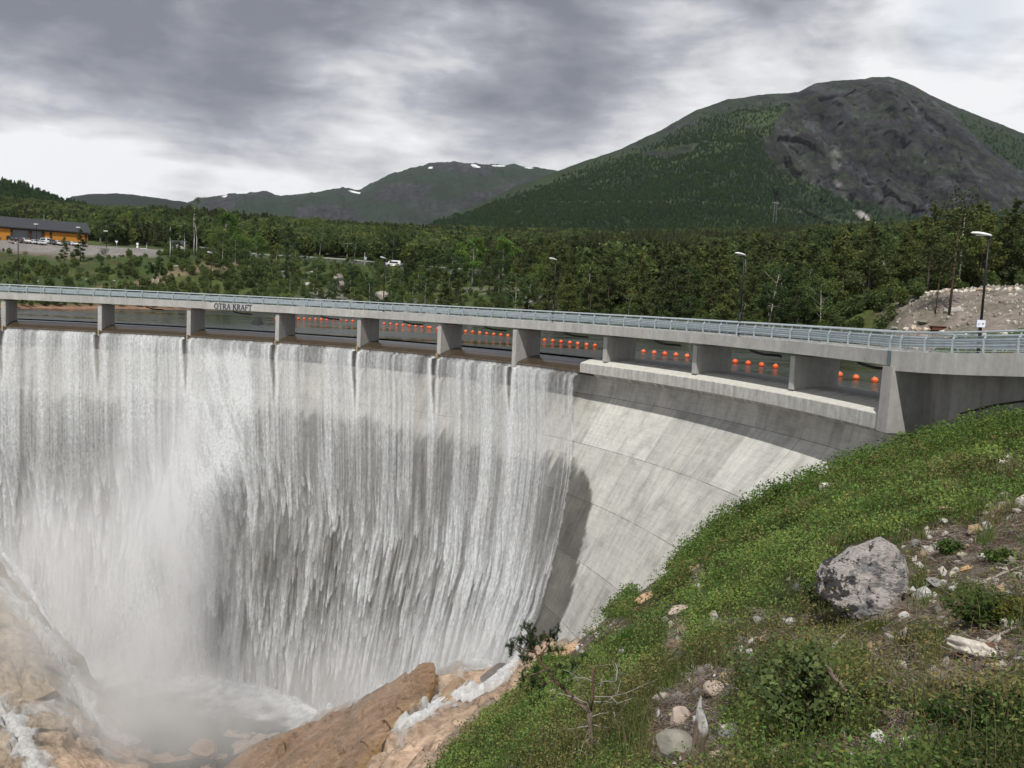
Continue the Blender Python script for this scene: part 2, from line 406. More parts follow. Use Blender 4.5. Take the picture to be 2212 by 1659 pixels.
# spillway crest (ogee) and the higher lip block on the right
def ring(prof, t0, t1, n):
    th = np.linspace(t0, t1, n)
    return loft([np.array([cyl(r, t, z) for r, z in prof]) for t in th])
og = [(75.0, -6.15), (73.5, -5.95), (73.0, -5.75), (73.25, -5.5), (73.9, -5.25), (74.7, -5.02), (75.6, -4.88), (76.6, -4.82), (77.4, -4.9), (78.0, -5.3), (78.2, -6.5), (78.2, -14), (75.1, -14)]
m, N = new_mat('wet_crest_concrete'); P = N('ShaderNodeNewGeometry', out=0)
c = N.mix(N.noise(N.mapping(P, (1, 1, 3)), 1.2, 6), (.035, .024, .014), (.075, .055, .034))
finish(N, c, .25, bump=N.noise(P, 4., 5), bstr=.2, spec=.5); M_CREST = m
V, Fq = ring(og, 37.05, 128, 240); dpart('spillway_crest', V, Fq, M_CREST)
bl = [(72.95, -5.72), (72.95, -4.93), (73.05, -4.86), (73.9, -4.62), (74.8, -4.43), (75.6, -4.36), (78.2, -4.36), (78.2, -14), (75.3, -14), (75.0, -6.4), (74.6, -5.95)]
V, Fq = ring(bl, 9.3, 36.95, 110); m, N = new_mat('crest_block_concrete'); P = N('ShaderNodeNewGeometry', out=0); s3 = N.n.new('ShaderNodeSeparateXYZ'); N.l.new(P, s3.inputs[0])
rx_ = N.math('SUBTRACT', s3.outputs[0], float(DC[0])); ry_ = N.math('SUBTRACT', s3.outputs[1], float(DC[1])); rad = N.math('SQRT', N.math('ADD', N.math('MULTIPLY', rx_, rx_), N.math('MULTIPLY', ry_, ry_)))
thn = N.math('ARCTAN2', ry_, rx_); pol = N.n.new('ShaderNodeCombineXYZ'); N.l.new(N.math('MULTIPLY', thn, 73.), pol.inputs[0]); N.l.new(rad, pol.inputs[1])
nn = N.noise(N.mapping(pol.outputs[0], (1.6, .18, 1), (0, 0, 0), (0, 0, .25)), 1.1, 6, .65); g = N.noise(P, 2.5, 7, .68)
dry = N.mapr(N.math('ADD', rad, N.math('MULTIPLY', nn, -3.2)), 72.7, 73.4, 1., 0.)
c = N.mix(dry, (.30, .30, .285), (.56, .55, .50)); face = N.math('LESS_THAN', rad, 73.0); c = N.mix(face, c, (.47, .465, .44))
c = N.mix(1., c, N.ramp(g, [(.3, .8), (.7, 1.12)]), 'MULTIPLY'); dr = N.noise(N.mapping(P, (1.4, 1.4, .2)), 1.8, 6, .65); c = N.mix(N.math('MULTIPLY', face, .8), c, N.mix(1., c, N.ramp(dr, [(.4, .72), (.6, 1.08)]), 'MULTIPLY'))
finish(N, c, .85, bump=g, bstr=.3, bdist=.03)
dpart('crest_block', V, Fq, m)
# upstream body so the dam has thickness
up_ = [(78.1, -4.9), (78.6, -14), (79, -50), (70, -50), (75.2, -14)]
V, Fq = ring(up_, 8.6, 128, 90); dpart('upstream_body', V, Fq, M_CONC_DARK)
# piers
def radial(th):
    t = math.radians(th); e = Vector((math.cos(t), math.sin(t), 0)); q = Vector((-math.sin(t), math.cos(t), 0))
    return Matrix(((e.x, q.x, 0, DC[0]), (e.y, q.y, 0, DC[1]), (0, 0, 1, 0), (0, 0, 0, 1)))
for i, th in enumerate(PIER_TH):
    mb = MB(); M = Matrix.Translation(-Vector(DLOC)) @ radial(th)
    zb = -6.2 if th > 36 else -4.6; fr = 73.15 if th > 36 else 73.55
    if th in (44.1,): fr = 72.85
    w = .26
    poly = [(fr, -w), (fr+3.35, -w), (fr+3.5, -w+.12), (fr+3.5, w-.12), (fr+3.35, w), (fr, w)]
    mb.prism(poly, zb, -2.42, M)
    o = obj('pier', mb.mesh('pier', M_CONC, bevel=.03), dam)
    b2 = MB(); b2.prism([(fr+.9, -.2), (fr+2.6, -.2), (fr+2.6, .2), (fr+.9, .2)], -2.418, -2.14, M)
    obj('bearing', b2.mesh('bearing', M_CONC_DARK), o)
    if th > 36 and th != 44.1:      # ochre damp nib running from the pier foot over the lip
        b3 = MB(); b3.prism([(72.8, -.07), (fr-.003, -.10), (fr-.003, .10), (72.8, .07)], -6.0, -5.5, M)
        obj('flow_divider', b3.mesh('flow_divider', plain('stained_concrete', (.36, .29, .18), .8) if 'stained_concrete' not in bpy.data.materials else bpy.data.materials['stained_concrete']), dam)
# end pier at the right bank
M = Matrix.Translation(-Vector(DLOC)) @ radial(9.0)
S = []
for z, f, w0, w1 in [(-5.75, 72.74, .34, -.56), (-5.0, 72.74, .34, -.56), (-2.3, 72.80, .34, -.56)]:
    S.append([M@Vector(p) for p in ((f, w1, z), (f, w0, z), (76.4, w0, z), (76.4, w1, z))])
V, Fq = loft(np.array([[tuple(p) for p in s] for s in S]))
obj('end_pier', mesh_np('end_pier', V, Fq, M_CONC), dam)
Mi = Matrix.Translation(-Vector(DLOC))
# ================================================================== BRIDGE
br = thing('footbridge', 'long concrete bridge deck carried on piers above the dam crest', 'bridge', tuple(cyl(75, 55, -2)))
BL = np.array(br.location)
TJ = 8.9
def deck_path(n=60):
    """near edge, then outward normal, z offset: arc part"""
    return None
prof = [(72.93, ZFB), (72.93, ZFT), (73.25, ZFT), (73.28, -1.62), (76.9, -1.62), (76.93, ZFT), (DECK_OUT, ZFT), (DECK_OUT, ZFB), (76.85, ZFB+.02), (76.7, -2.06), (73.5, -2.06), (73.35, ZFB+.02)]
V, Fq = ring(prof, TJ+.12, 128, 260)
obj('deck', mesh_np('deck', V-BL, Fq, M_CONC), br)
# approach span: plan curve continuing past the joint, rising slightly
ap = [(cyl(72.93, TJ, 0)[0], cyl(72.93, TJ, 0)[1], 0.), (20.35, 43.6, .10), (21.05, 41.0, .24), (22.0, 38.0, .45), (23.6, 35.2, .62), (26.5, 32.0, .8), (31.5, 28.8, 1.0), (39, 26.5, 1.2)]
def catmull(P, n):
    P = np.array(P, float); P = np.vstack([2*P[0]-P[1], P, 2*P[-1]-P[-2]]); out = []
    for i in range(1, len(P)-2):
        t = np.linspace(0, 1, n, endpoint=False)[:, None]
        a, b, c, d = P[i-1], P[i], P[i+1], P[i+2]
        out.append(.5*(2*b+(c-a)*t+(2*a-5*b+4*c-d)*t*t+(3*b-a-3*c+d)*t**3))
    return np.vstack(out+[P[-2][None]])
AP = catmull(ap, 8)
tg = np.gradient(AP[:, :2], axis=0); tg /= np.linalg.norm(tg, axis=1)[:, None]
AN = np.stack([-tg[:, 1], tg[:, 0]], 1)          # outward (left of travel toward the bank = away from the gorge)
e0 = np.array([math.cos(R(TJ)), math.sin(R(TJ))])
if AN[0]@e0 < 0: AN = -AN
secs = []
for (x, y, dz), nn in zip(AP, AN):
    W_ = 4.27
    pr = [(0, -2.5), (0, ZFT), (.32, ZFT), (.35, -1.62), (W_-.35, -1.62), (W_-.32, ZFT), (W_, ZFT), (W_, -2.5)]
    secs.append([(x+nn[0]*a, y+nn[1]*a, z+dz) for a, z in pr])
V, Fq = loft(np.array(secs)); obj('approach_deck', mesh_np('approach_deck', V-BL, Fq, M_CONC_LIGHT), br)
# retaining wall carrying the approach, set back under its edge
wt = [(x+n_[0]*1.72, y+n_[1]*1.72) for (x, y, _), n_ in zip(AP, AN)]; wb = [(x+n_[0]*3.6, y+n_[1]*3.6) for (x, y, _), n_ in zip(AP, AN)]
S = []
for i in range(len(wt)):
    zt = -2.505+AP[i, 2]
    S.append([(*wt[i], -16), (*wt[i], zt), (*wb[i], zt), (*wb[i], -16)])
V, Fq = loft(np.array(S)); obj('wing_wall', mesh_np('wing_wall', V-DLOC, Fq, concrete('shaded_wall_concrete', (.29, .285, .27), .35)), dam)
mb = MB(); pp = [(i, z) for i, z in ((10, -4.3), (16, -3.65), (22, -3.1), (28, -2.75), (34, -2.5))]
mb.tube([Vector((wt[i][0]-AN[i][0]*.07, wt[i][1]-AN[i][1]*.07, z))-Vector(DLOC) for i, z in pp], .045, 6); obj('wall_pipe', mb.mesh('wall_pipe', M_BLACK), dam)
mb = MB(); M = Matrix.Translation(-Vector(BL)) @ radial(TJ+.16)
mb.box(72.90, 73.0, -.12, .12, -2.2, ZFT+.01, M); obj('joint_plate', mb.mesh('joint_plate', plain('joint_steel', (.16, .19, .21), .5, .3)), br)
# drain pipes hanging under the deck
MD = plain('drain_pipe_black', (.03, .03, .032), .5)
pths = [PIER_TH[i]-4.2 for i in range(1, 10)]
for th in pths:
    mb = MB(); M = Matrix.Translation(-Vector(BL)) @ radial(th)
    mb.tube([M@Vector(p) for p in ((74.6, .35, -2.06), (74.6, .35, -2.32), (74.65, .25, -2.48), (75.2, -.35, -2.66), (75.4, -.5, -2.68), (76.2, -1.0, -2.70), (76.3, -1.08, -2.8))], .085, 8)
    obj('drain_pipe', mb.mesh('drain_pipe', MD, True), br)
# lettering on the fascia: serif capitals as flat strokes with depth
def letter_polys(ch):
    # each stroke: (x0,y0,x1,y1,w0,w1) in a unit-height cell; returns polygons and advance
    Pl = []; T, t = .13, .055
    def st(x0, y0, x1, y1, w):
        dx_, dy_ = x1-x0, y1-y0; L = math.hypot(dx_, dy_); nx, ny = -dy_/L*w/2, dx_/L*w/2
        Pl.append([(x0+nx, y0+ny), (x0-nx, y0-ny), (x1-nx, y1-ny), (x1+nx, y1+ny)])
    def serif(x, y, w=.26): Pl.append([(x-w/2, y-.025), (x+w/2, y-.025), (x+w/2, y+.025), (x-w/2, y+.025)])
    def arc(cx, cy, rx, ry, a0, a1, wmax, wmin, n=14):
        for i in range(n):
            b0 = a0+(a1-a0)*i/n; b1 = a0+(a1-a0)*(i+1)/n
            def q(b, s): 
                w = wmin+(wmax-wmin)*abs(math.cos(b)); return (cx+(rx+s*w/2)*math.cos(b), cy+(ry+s*(wmin+.02)/2)*math.sin(b))
            Pl.append([q(b0, -1), q(b0, 1), q(b1, 1), q(b1, -1)])
    if ch == 'O': arc(.42, .5, .36, .47, 0, 2*math.pi, T, t, 28); adv = .92
    elif ch == 'T': st(.38, 0, .38, 1, T); st(.02, .965, .74, .965, .07); serif(.38, .02, .32); st(.04, 1, .04, .8, .05); st(.72, 1, .72, .8, .05); adv = .82
    elif ch in 'RF':
        st(.16, 0, .16, 1, T); serif(.16, .02)
        if ch == 'R': arc(.22, .73, .34, .25, -math.pi/2, math.pi/2, T, t, 14); st(.1, .98, .24, .98, .06); st(.16, .48, .24, .48, .06); st(.34, .5, .7, .0, T); serif(.72, .02, .18); adv = .8
        else: st(.1, .965, .66, .965, .07); st(.16, .52, .5, .52, .06); st(.65, 1, .65, .8, .05); st(.5, .62, .5, .42, .05); adv = .72
    elif ch == 'A': st(.1, 0, .42, 1, t+.015); st(.42, 1, .74, 0, T); st(.22, .34, .62, .34, .06); serif(.1, .02, .24); serif(.74, .02, .28); adv = .88
    elif ch == 'K': st(.16, 0, .16, 1, T); serif(.16, .02); serif(.16, .98); st(.2, .45, .64, .98, t+.01); st(.34, .6, .74, 0, T); serif(.66, .98, .2); serif(.75, .02, .2); adv = .86
    else: adv = .42
    return Pl, adv
mb = MB(); H = .66; xo = 0.; TXT = 'OTRA KRAFT'; th0 = None
tw = sum(letter_polys(c)[1] for c in TXT)*H
p0 = None
d0 = rays([(463, 665)])[0]
def hit_cyl(px, py, r):
    d = rays([(px, py)])[0]; a = d[0]**2+d[1]**2; b = -2*(d[0]*DC[0]+d[1]*DC[1]); c = DC@DC-r*r
    return d*((-b+math.sqrt(b*b-4*a*c))/(2*a))
q0, q1 = hit_cyl(463, 665, 72.93), hit_cyl(545, 668, 72.93)
ta, tb = [math.degrees(math.atan2(q[1]-DC[1], q[0]-DC[0])) for q in (q0, q1)]
XS = (math.radians(ta-tb)*72.93)/tw
for ch in TXT:
    pl, adv = letter_polys(ch)
    for pi_, poly in enumerate(pl):
        fr_, bk = [], []
        e_ = .004*(pi_ % 5)
        for x, y in poly:
            th = ta-math.degrees((xo+x*H*XS)/72.93); z = -2.18+y*H
            fr_.append(tuple(cyl(72.875-e_, th, z)-BL)); bk.append(tuple(cyl(72.94, th, z)-BL))
        n = len(poly); mb.add(fr_+bk, [tuple(range(n)), tuple(range(2*n-1, n-1, -1))]+[(i, (i+1) % n, n+(i+1) % n, n+i) for i in range(n)])
    xo += adv*H*XS
obj('lettering', mb.mesh('lettering', plain('navy_letters', (.02, .03, .07), .5)), br)
# ================================================================== RAILINGS
def railing(name, label, edge_pts, inset):
    """edge_pts: list of (x,y,z_top_of_kerb, nx,ny outward) spaced 2 m"""
    t = thing(name, label, 'railing', edge_pts[0][:3]); L = Vector(edge_pts[0][:3])
    # post: one mesh, copied
    pm = MB(); pm.box(-.05, .05, -.03, .03, 0, .62).add([(-.05, -.03, .62), (.05, -.03, .62), (.05, .03, .62), (-.05, .03, .62), (.07, -.03, .86), (.17, -.03, .86), (.17, .03, .86), (.07, .03, .86)],
        [(4, 5, 6, 7), (0, 1, 5, 4), (1, 2, 6, 5), (2, 3, 7, 6), (3, 0, 4, 7)])
    pm.box(.095, .145, -.025, .025, .86, .95); pm.box(-.14, .14, -.11, .11, 0, .02)
    pme = pm.mesh('post', M_GALV, bevel=.006)
    for (x, y, z, nx, ny) in edge_pts:
        obj('post', pme, t, loc=(x-L.x, y-L.y, z-L.z), rot=(0, 0, math.atan2(ny, nx)))
    def line(off, h): return [Vector((x+nx*off, y+ny*off, z+h))-L for x, y, z, nx, ny in edge_pts]
    mb = MB(); mb.tube(line(.12, .985), .05, 8); obj('handrail', mb.mesh('handrail', M_GALV, True), t)
    # W-beam style guard bars on the road side
    for h in (.36, .62):
        pts = line(.135 if h < .5 else .16, h); nrm = [Vector((e[3], e[4], 0)) for e in edge_pts]
        pr = [(0, .11), (.045, .085), (.045, .045), (.0, .02), (0, -.02), (.045, -.045), (.045, -.085), (0, -.11)]
        S_ = [[tuple(p+n_*a+Vector((0, 0, b))) for a, b in pr]+[tuple(p+n_*(a-.012)+Vector((0, 0, b))) for a, b in pr[::-1]] for p, n_ in zip(pts, nrm)]
        V, Fq = loft(np.array(S_)); obj('guard_bar', mesh_np('guard_bar', V, Fq, M_GALV), t)
    # welded mesh infill between the posts
    mb = MB()
    for k in range(len(edge_pts)-1):
        a = edge_pts[k]; b = edge_pts[k+1]
        for h in (.08, .78):
            mb.tube([Vector((a[0]-a[3]*.06, a[1]-a[4]*.06, a[2]+h))-L, Vector((b[0]-b[3]*.06, b[1]-b[4]*.06, b[2]+h))-L], .016, 4, False)
        n = 10
        for q in range(1, n):
            f = q/n; x = lerp(a[0]-a[3]*.06, b[0]-b[3]*.06, f); y = lerp(a[1]-a[4]*.06, b[1]-b[4]*.06, f); z = lerp(a[2], b[2], f)
            mb.add([Vector((x-.003, y, z+.08))-L, Vector((x+.003, y, z+.08))-L, Vector((x+.003, y, z+.78))-L, Vector((x-.003, y, z+.78))-L], [(0, 1, 2, 3)])
            mb.add([Vector((x, y-.003, z+.08))-L, Vector((x, y+.003, z+.08))-L, Vector((x, y+.003, z+.78))-L, Vector((x, y-.003, z+.78))-L], [(0, 1, 2, 3)])
    obj('mesh_infill', mb.mesh('mesh_infill', M_GALV), t)
    return t
step = math.degrees(2.0/73)
e_near = []
for k in range(56):
    th = TJ+55.5*step-(k)*step+.5
    c_ = cyl(73.09, th, ZFT); e_near.append((*c_, math.cos(R(th)), math.sin(R(th))))
# keep the visible run: from the left edge of the view to the joint
e_near = []
for k in range(66, -1, -1):
    th = TJ+.35+k*step; c_ = cyl(73.09, th, ZFT); e_near.append((*c_, math.cos(R(th)), math.sin(R(th))))
def along(P2, Nn, Zs, off, sp=1.9):
    pts = P2+Nn*off; L_ = np.r_[0, np.cumsum(np.hypot(*np.diff(pts, axis=0).T))]
    out = []
    for l in np.arange(.45, L_[-1]-.3, sp):
        out.append((np.interp(l, L_, pts[:, 0]), np.interp(l, L_, pts[:, 1]), np.interp(l, L_, Zs), np.interp(l, L_, Nn[:, 0]), np.interp(l, L_, Nn[:, 1])))
    return out
near = e_near+along(AP[:, :2], AN, ZFT+AP[:, 2], .16)
railing('bridge_railing', 'galvanised steel railing along the gorge side of the bridge deck, in full view', near, 0)
far = []
for k in range(66, -1, -1):
    th = TJ+.35+k*step; c_ = cyl(77.04, th, ZFT); far.append((*c_, -math.cos(R(th)), -math.sin(R(th))))
far = far+[(x, y, z, -a, -b) for x, y, z, a, b in along(AP[:, :2], AN, ZFT+AP[:, 2], 4.11)]
railing('bridge_railing', 'galvanised steel railing along the reservoir side, seen through the nearer railing', far, 0)
# ================================================================== STREET LAMPS
def lamp_meshes(h):
    mb = MB(); mb.tube([(0, 0, 0), (0, 0, 1.9)], [.085, .085], 10); mb.tube([(0, 0, 1.9), (0, 0, h-.1)], [.065, .05], 10); mb.box(-.14, .14, -.14, .14, 0, .03)
    p = mb.mesh('pole', M_BLACK, True)
    ms = MB(); ms.tube([(0, 0, h-.12), (0, 0, h-.02), (-.25, 0, h+.05)], [.06, .055, .045], 8)
    s_ = ms.mesh('bracket', M_BLACK, True)
    secs_ = []
    for u, w, t_, dz in [(.12, .05, .03, .03), (.05, .13, .08, .05), (-.25, .17, .11, .10), (-.55, .17, .10, .14), (-.78, .12, .07, .16), (-.86, .03, .02, .16)]:
        ring_ = [(u, w*math.cos(a), h+dz+(t_ if math.sin(a) > 0 else t_*.35)*math.sin(a)) for a in np.linspace(0, 2*math.pi, 12, endpoint=False)]
        secs_.append(ring_)
    V, Fq = loft(np.array(secs_)); hd = mesh_np('lamp_head', V, Fq, M_WHITE, True)
    lb = MB(); lb.box(-.6, -.1, -.09, .09, h+.03, h+.06); ln = lb.mesh('lens', plain('lamp_lens', (.45, .46, .47), .3))
    return p, s_, hd, ln
LM = lamp_meshes(6.1)
lamp_lab = ['black street lamp on the bridge below the car park, farthest left of the bridge lamps',
            'black bridge lamp near the navy lettering, in front of the bright green bushes',
            'black bridge lamp whose white head is beside the white van on the road',
            'black bridge lamp between the round-topped birches and the small grey cliff',
            'black bridge lamp standing before the dark pines, above the pale crest block',
            'biggest black street lamp, at the gravel bank, with a small white notice on its pole']
for i, th in enumerate([97.43, 79.15, 61.0, 43.0, 25.05, None]):
    if th is None: loc = np.array([at(2116, 729, 45.)[0], 45., -1.58]); ang = math.radians(-12)
    else: loc = cyl(76.55, th, -1.62); ang = math.radians(th)
    t = thing('street_lamp', lamp_lab[i], 'street lamp', tuple(loc), ang, 'street lamps along the bridge')
    for nm, me in zip(('pole', 'bracket', 'lamp_head', 'lens'), LM): obj(nm, me, t)
sg = thing('notice_board', 'small white notice on the pole of the street lamp beside the gravel bank', 'sign', (float(at(2117, 700, 44.85)[0]), 44.85, -.02), R(-8))
mb = MB(); mb.box(-.2, .2, -.14, -.12, 0, .36); obj('panel', mb.mesh('panel', plain('sign_white', (.72, .74, .8), .4, var=.03)), sg)
mb = MB(); mb.box(-.21, .21, -.118, -.10, -.01, .37); obj('back_plate', mb.mesh('back_plate', plain('sign_blue', (.1, .16, .35), .5)), sg)
mb = MB(); mb.box(.05, .13, -.145, -.1405, .13, .22); mb.box(-.15, -.09, -.145, -.1405, .1, .13); mb.box(-.15, -.02, -.145, -.1405, .16, .18); obj('print', mb.mesh('print', plain('sign_print', (.2, .22, .3), .6)), sg)
mb = MB(); mb.box(-.03, .08, -.10, -.03, .1, .26); obj('clamp', mb.mesh('clamp', M_GALV), sg)
# ================================================================== RESERVOIR, VALLEY, MOUNTAINS
def px2(L): return [at(*p) for p in L]
m, N = new_mat('lake_water'); P = N('ShaderNodeNewGeometry', out=0)
w1 = N.noise(N.mapping(P, (.5, 1.3, 1)), 1.6, 5, .65); w2 = N.noise(N.mapping(P, (.022, .11, 1)), 1., 4)
amp = N.ramp(w2, [(.38, .12), (.55, 1.)])
hgt = N.math('MULTIPLY', w1, amp)
finish(N, (.015, .022, .014), N.mix(N.ramp(w2, [(.44, 0.), (.56, 1.)]), (.06,)*3, (.24,)*3), bump=hgt, bstr=.6, bdist=.22, spec=.5); M_LAKE = m
# lake outline: dam upstream side then far shores
V = np.array([(-420, 60, ZW), (80, 60, ZW), (80, 420, ZW), (-420, 420, ZW)])
th = np.linspace(128, 8, 60); inner = cyl(77.9, th, ZW)
poly = [tuple(p) for p in inner]+[(28.8, 52, ZW), (34, 54, ZW), (110, 60, ZW), (110, 430, ZW), (-420, 430, ZW), (-420, 92, ZW)]
me = bpy.data.meshes.new('reservoir_water'); me.from_pydata(poly, [], [tuple(range(len(poly)))]); me.materials.append(M_LAKE)
tag(obj('reservoir_water', me), kind='structure')
# valley ground
C = []
shore = [(-130, 130), (-100, 140), (-87, 152), (-83, 172), (-76, 195), (-62, 220), (-45, 228), (-30, 226), (-12, 222), (0, 214), (10, 202), (19, 188), (28, 168), (36, 150), (43, 134), (47, 118), (47, 102), (44, 88), (40, 76), (37, 66), (35, 58)]
C += [(x, y, ZW) for x, y in shore]
for i in range(1, len(shore)-1):      # lake bed
    x, y = shore[i]; t = np.array(shore[i+1])-np.array(shore[i-1]); n = np.array([t[1], -t[0]])/np.hypot(*t)
    C.append((x+n[0]*14, y+n[1]*14, ZW-6))
C += [(-60, 140, -22), (-20, 150, -22), (10, 120, -18), (-110, 115, -12)]
VG = [(-20, 520, 314), (60, 525, 314), (130, 530, 314), (200, 536, 314), (270, 540, 314), (325, 543.5, 314),
      (0, 517, 345), (100, 523, 350), (200, 530, 350), (320, 534, 340), (0, 524, 400), (200, 521, 400),
      (0, 546, 286), (100, 546, 296), (200, 550, 297), (310, 560, 292), (0, 610, 215), (150, 615, 222), (290, 600, 240),
      (380, 556, 262), (430, 560, 272), (420, 590, 245), (500, 600, 258), (350, 600, 235),
      (470, 545, 330), (560, 556, 330), (640, 560, 331), (700, 564, 332), (760, 568, 333), (800, 572, 334), (850, 576, 336), (950, 584, 340), (1050, 592, 345),
      (560, 553, 345), (700, 560, 347), (850, 572, 350), (600, 588, 290), (700, 592, 292), (800, 600, 294), (950, 612, 290), (1060, 618, 284),
      (600, 630, 250), (750, 632, 250), (900, 640, 246), (1050, 645, 236), (1160, 640, 238), (1250, 648, 228), (1160, 605, 262), (1250, 605, 262), 
      (330, 515, 450), (500, 520, 450), (700, 530, 450), (900, 542, 460), (1100, 560, 440),
      (200, 480, 650), (330, 470, 680), (420, 470, 690), (520, 484, 700), (620, 497, 760), (800, 505, 800), (960, 510, 800), (1150, 528, 700), (60, 470, 700), (-200, 460, 700),
      (1350, 640, 230), (1450, 650, 215), (1550, 655, 200), (1400, 600, 330), (1550, 610, 320), (1700, 610, 300), (1300, 565, 560), (1600, 575, 560), (1850, 570, 480),
      (1650, 665, 185), (1780, 668, 170), (1900, 640, 190), (1960, 650, 150), (2080, 590, 210), (2212, 575, 210), (2350, 580, 190), (2212, 540, 330), (2000, 560, 330),
      (1992, 641, 116), (2050, 636, 114), (2120, 632, 113), (2212, 628, 112), (2330, 620, 112), (2000, 632, 128), (2120, 622, 126), (2230, 615, 128),
      (1960, 680, 108), (2050, 672, 106), (2130, 668, 104), (2212, 662, 103), (1850, 684, 124), (1880, 672, 138), (1800, 690, 132),
      (2000, 708, 90), (2080, 704, 84), (2160, 700, 80), (2250, 690, 82), (2212, 706, 62), (2120, 716, 62), (2060, 722, 62),
      (2420, 640, 90), (2600, 640, 80), (2500, 600, 140), (-250, 540, 318), (-250, 610, 225), (-600, 540, 318), (-500, 640, 200)]
C += [tuple(p) for p in px2(VG)]
C += [(-600, 1400, 90), (-200, 1400, 100), (200, 1400, 110), (600, 1400, 150), (700, 700, 110), (500, 400, 80), (300, 200, 40), (200, 100, 20), (-700, 800, 90), (-600, 400, 40), (-500, 150, 10)]
VAL = RBF(C)
def valley(x, y, detail=True):
    z = VAL(x, y)
    if detail:
        d = np.hypot(x, y); k = np.clip((d-80)/150, .15, 1.6)
        above = sst(ZW-1, ZW+2, z)
        k = k*sst(9, 20, np.abs(y-np.interp(x, [-118, -95, -80, -66, -50, -30, -8], [345, 333, 331, 332, 334, 338, 346]))+60*sst(0, 30, np.maximum(-120-x, x+5)))
        k = k*(1-.85*sst(280, 292, y)*sst(365, 350, y)*sst(-112, -126, x))
        z = z+above*((fbm(x*.06, y*.06, o=4, seed=21)-.5)*3.0*k+(fbm(x*.25, y*.25, o=3, seed=22)-.5)*1.2*np.minimum(k, 1))
    return z
# polar grid around the camera axis, dense near the shores
az = np.radians(np.linspace(-52, 52, 420)); rr = np.r_[np.geomspace(56, 420, 300), np.geomspace(424, 1700, 110)]
A2, R2 = np.meshgrid(az, rr, indexing='ij')
GX, GY = R2*np.sin(A2), R2*np.cos(A2)
GZ = valley(GX, GY)
# flatten under the dam: keep the ground away from the crest on the gorge side
rd = np.hypot(GX-DC[0], GY-DC[1]); thd = np.degrees(np.arctan2(GY-DC[1], GX-DC[0]))
pj = project(np.stack([GX, GY, GZ], -1).reshape(-1, 3)); PX, PY = pj[:, 0].reshape(GX.shape), pj[:, 1].reshape(GX.shape)
def gmix(cols, w, base):
    o = np.zeros(GX.shape+(3,))+np.array(base)
    for c, ww in zip(cols, w): o = o*(1-ww[..., None])+np.array(c)*ww[..., None]
    return o
nz1 = fbm(GX*.05, GY*.05, seed=31); nz2 = fbm(GX*.4, GY*.4, seed=32)
gravelk = sst(2.5, 7., GX-(.41*GY-3)+(nz1-.5)*5)*sst(150, 132, GY)*sst(60, 70, GY)*sst(-4.3, -3.2, GZ)   # right bank knoll
bench = np.clip(sst(289, 297, GY)*sst(330, 322, GY)*sst(-115, -128, GX), 0, 1)
bslope = sst(262, 280, GY+(nz1-.5)*60)*sst(298, 292, GY)*sst(-128, -138, GX+(nz2-.5)*10)
track = sst(5, 2.5, np.abs(GX+100-(GY-200)*.16+(nz1-.5)*6))*sst(180, 195, GY)*sst(292, 280, GY)
rocky = sst(.54, .64, fbm(GX*.08+40, GY*.08, seed=33))*sst(-66, -58, GX)*sst(18, 12, GX)*sst(262, 240, GY)
shoreb = sst(ZW+.9, ZW+.2, GZ+(nz2-.5)*.5); sh_o = sst(-70, -80, GX)[..., None]
grass = gmix([(.075, .095, .025), (.055, .045, .02)], [sst(.45, .6, nz1)*.7, sst(.52, .7, nz2)*.7], (.04, .066, .016))
colr = grass
for w_, c_ in ((rocky, (.23, .21, .20)), (bslope*.9, (.17, .135, .115)), (bench, (.20, .185, .175)), (track*.8, (.20, .15, .10)), (gravelk*(.75+.25*sst(.4, .6, nz2)), (.19, .16, .14)), (shoreb, None)):
    c = (np.array(c_) if c_ is not None else np.array((.26, .15, .10))*sh_o+np.array((.075, .065, .05))*(1-sh_o))*(0.7+.6*nz2[..., None]); colr = colr*(1-w_[..., None])+c*w_[..., None]
GF = grid_faces(len(az), len(rr)); inside = ((rd < 79.5) & ((thd > 3) | (thd < -60))) | ((GX < 22) & (GY < 64)) | ((GX > 20) & (GY < 49))
GF = GF[~inside.ravel()[GF].any(1)]
M_GROUND = attr_col('valley_ground', rough=.95, mulvar=(1.2, .35))
V = np.stack([GX, GY, GZ], -1).reshape(-1, 3)
tag(obj('valley_ground', mesh_np('valley_ground', V, GF, M_GROUND, True, {'col': colr.reshape(-1, 3)})), kind='structure')
def gz(x, y): return float(valley(np.array([x]), np.array([y]))[0])
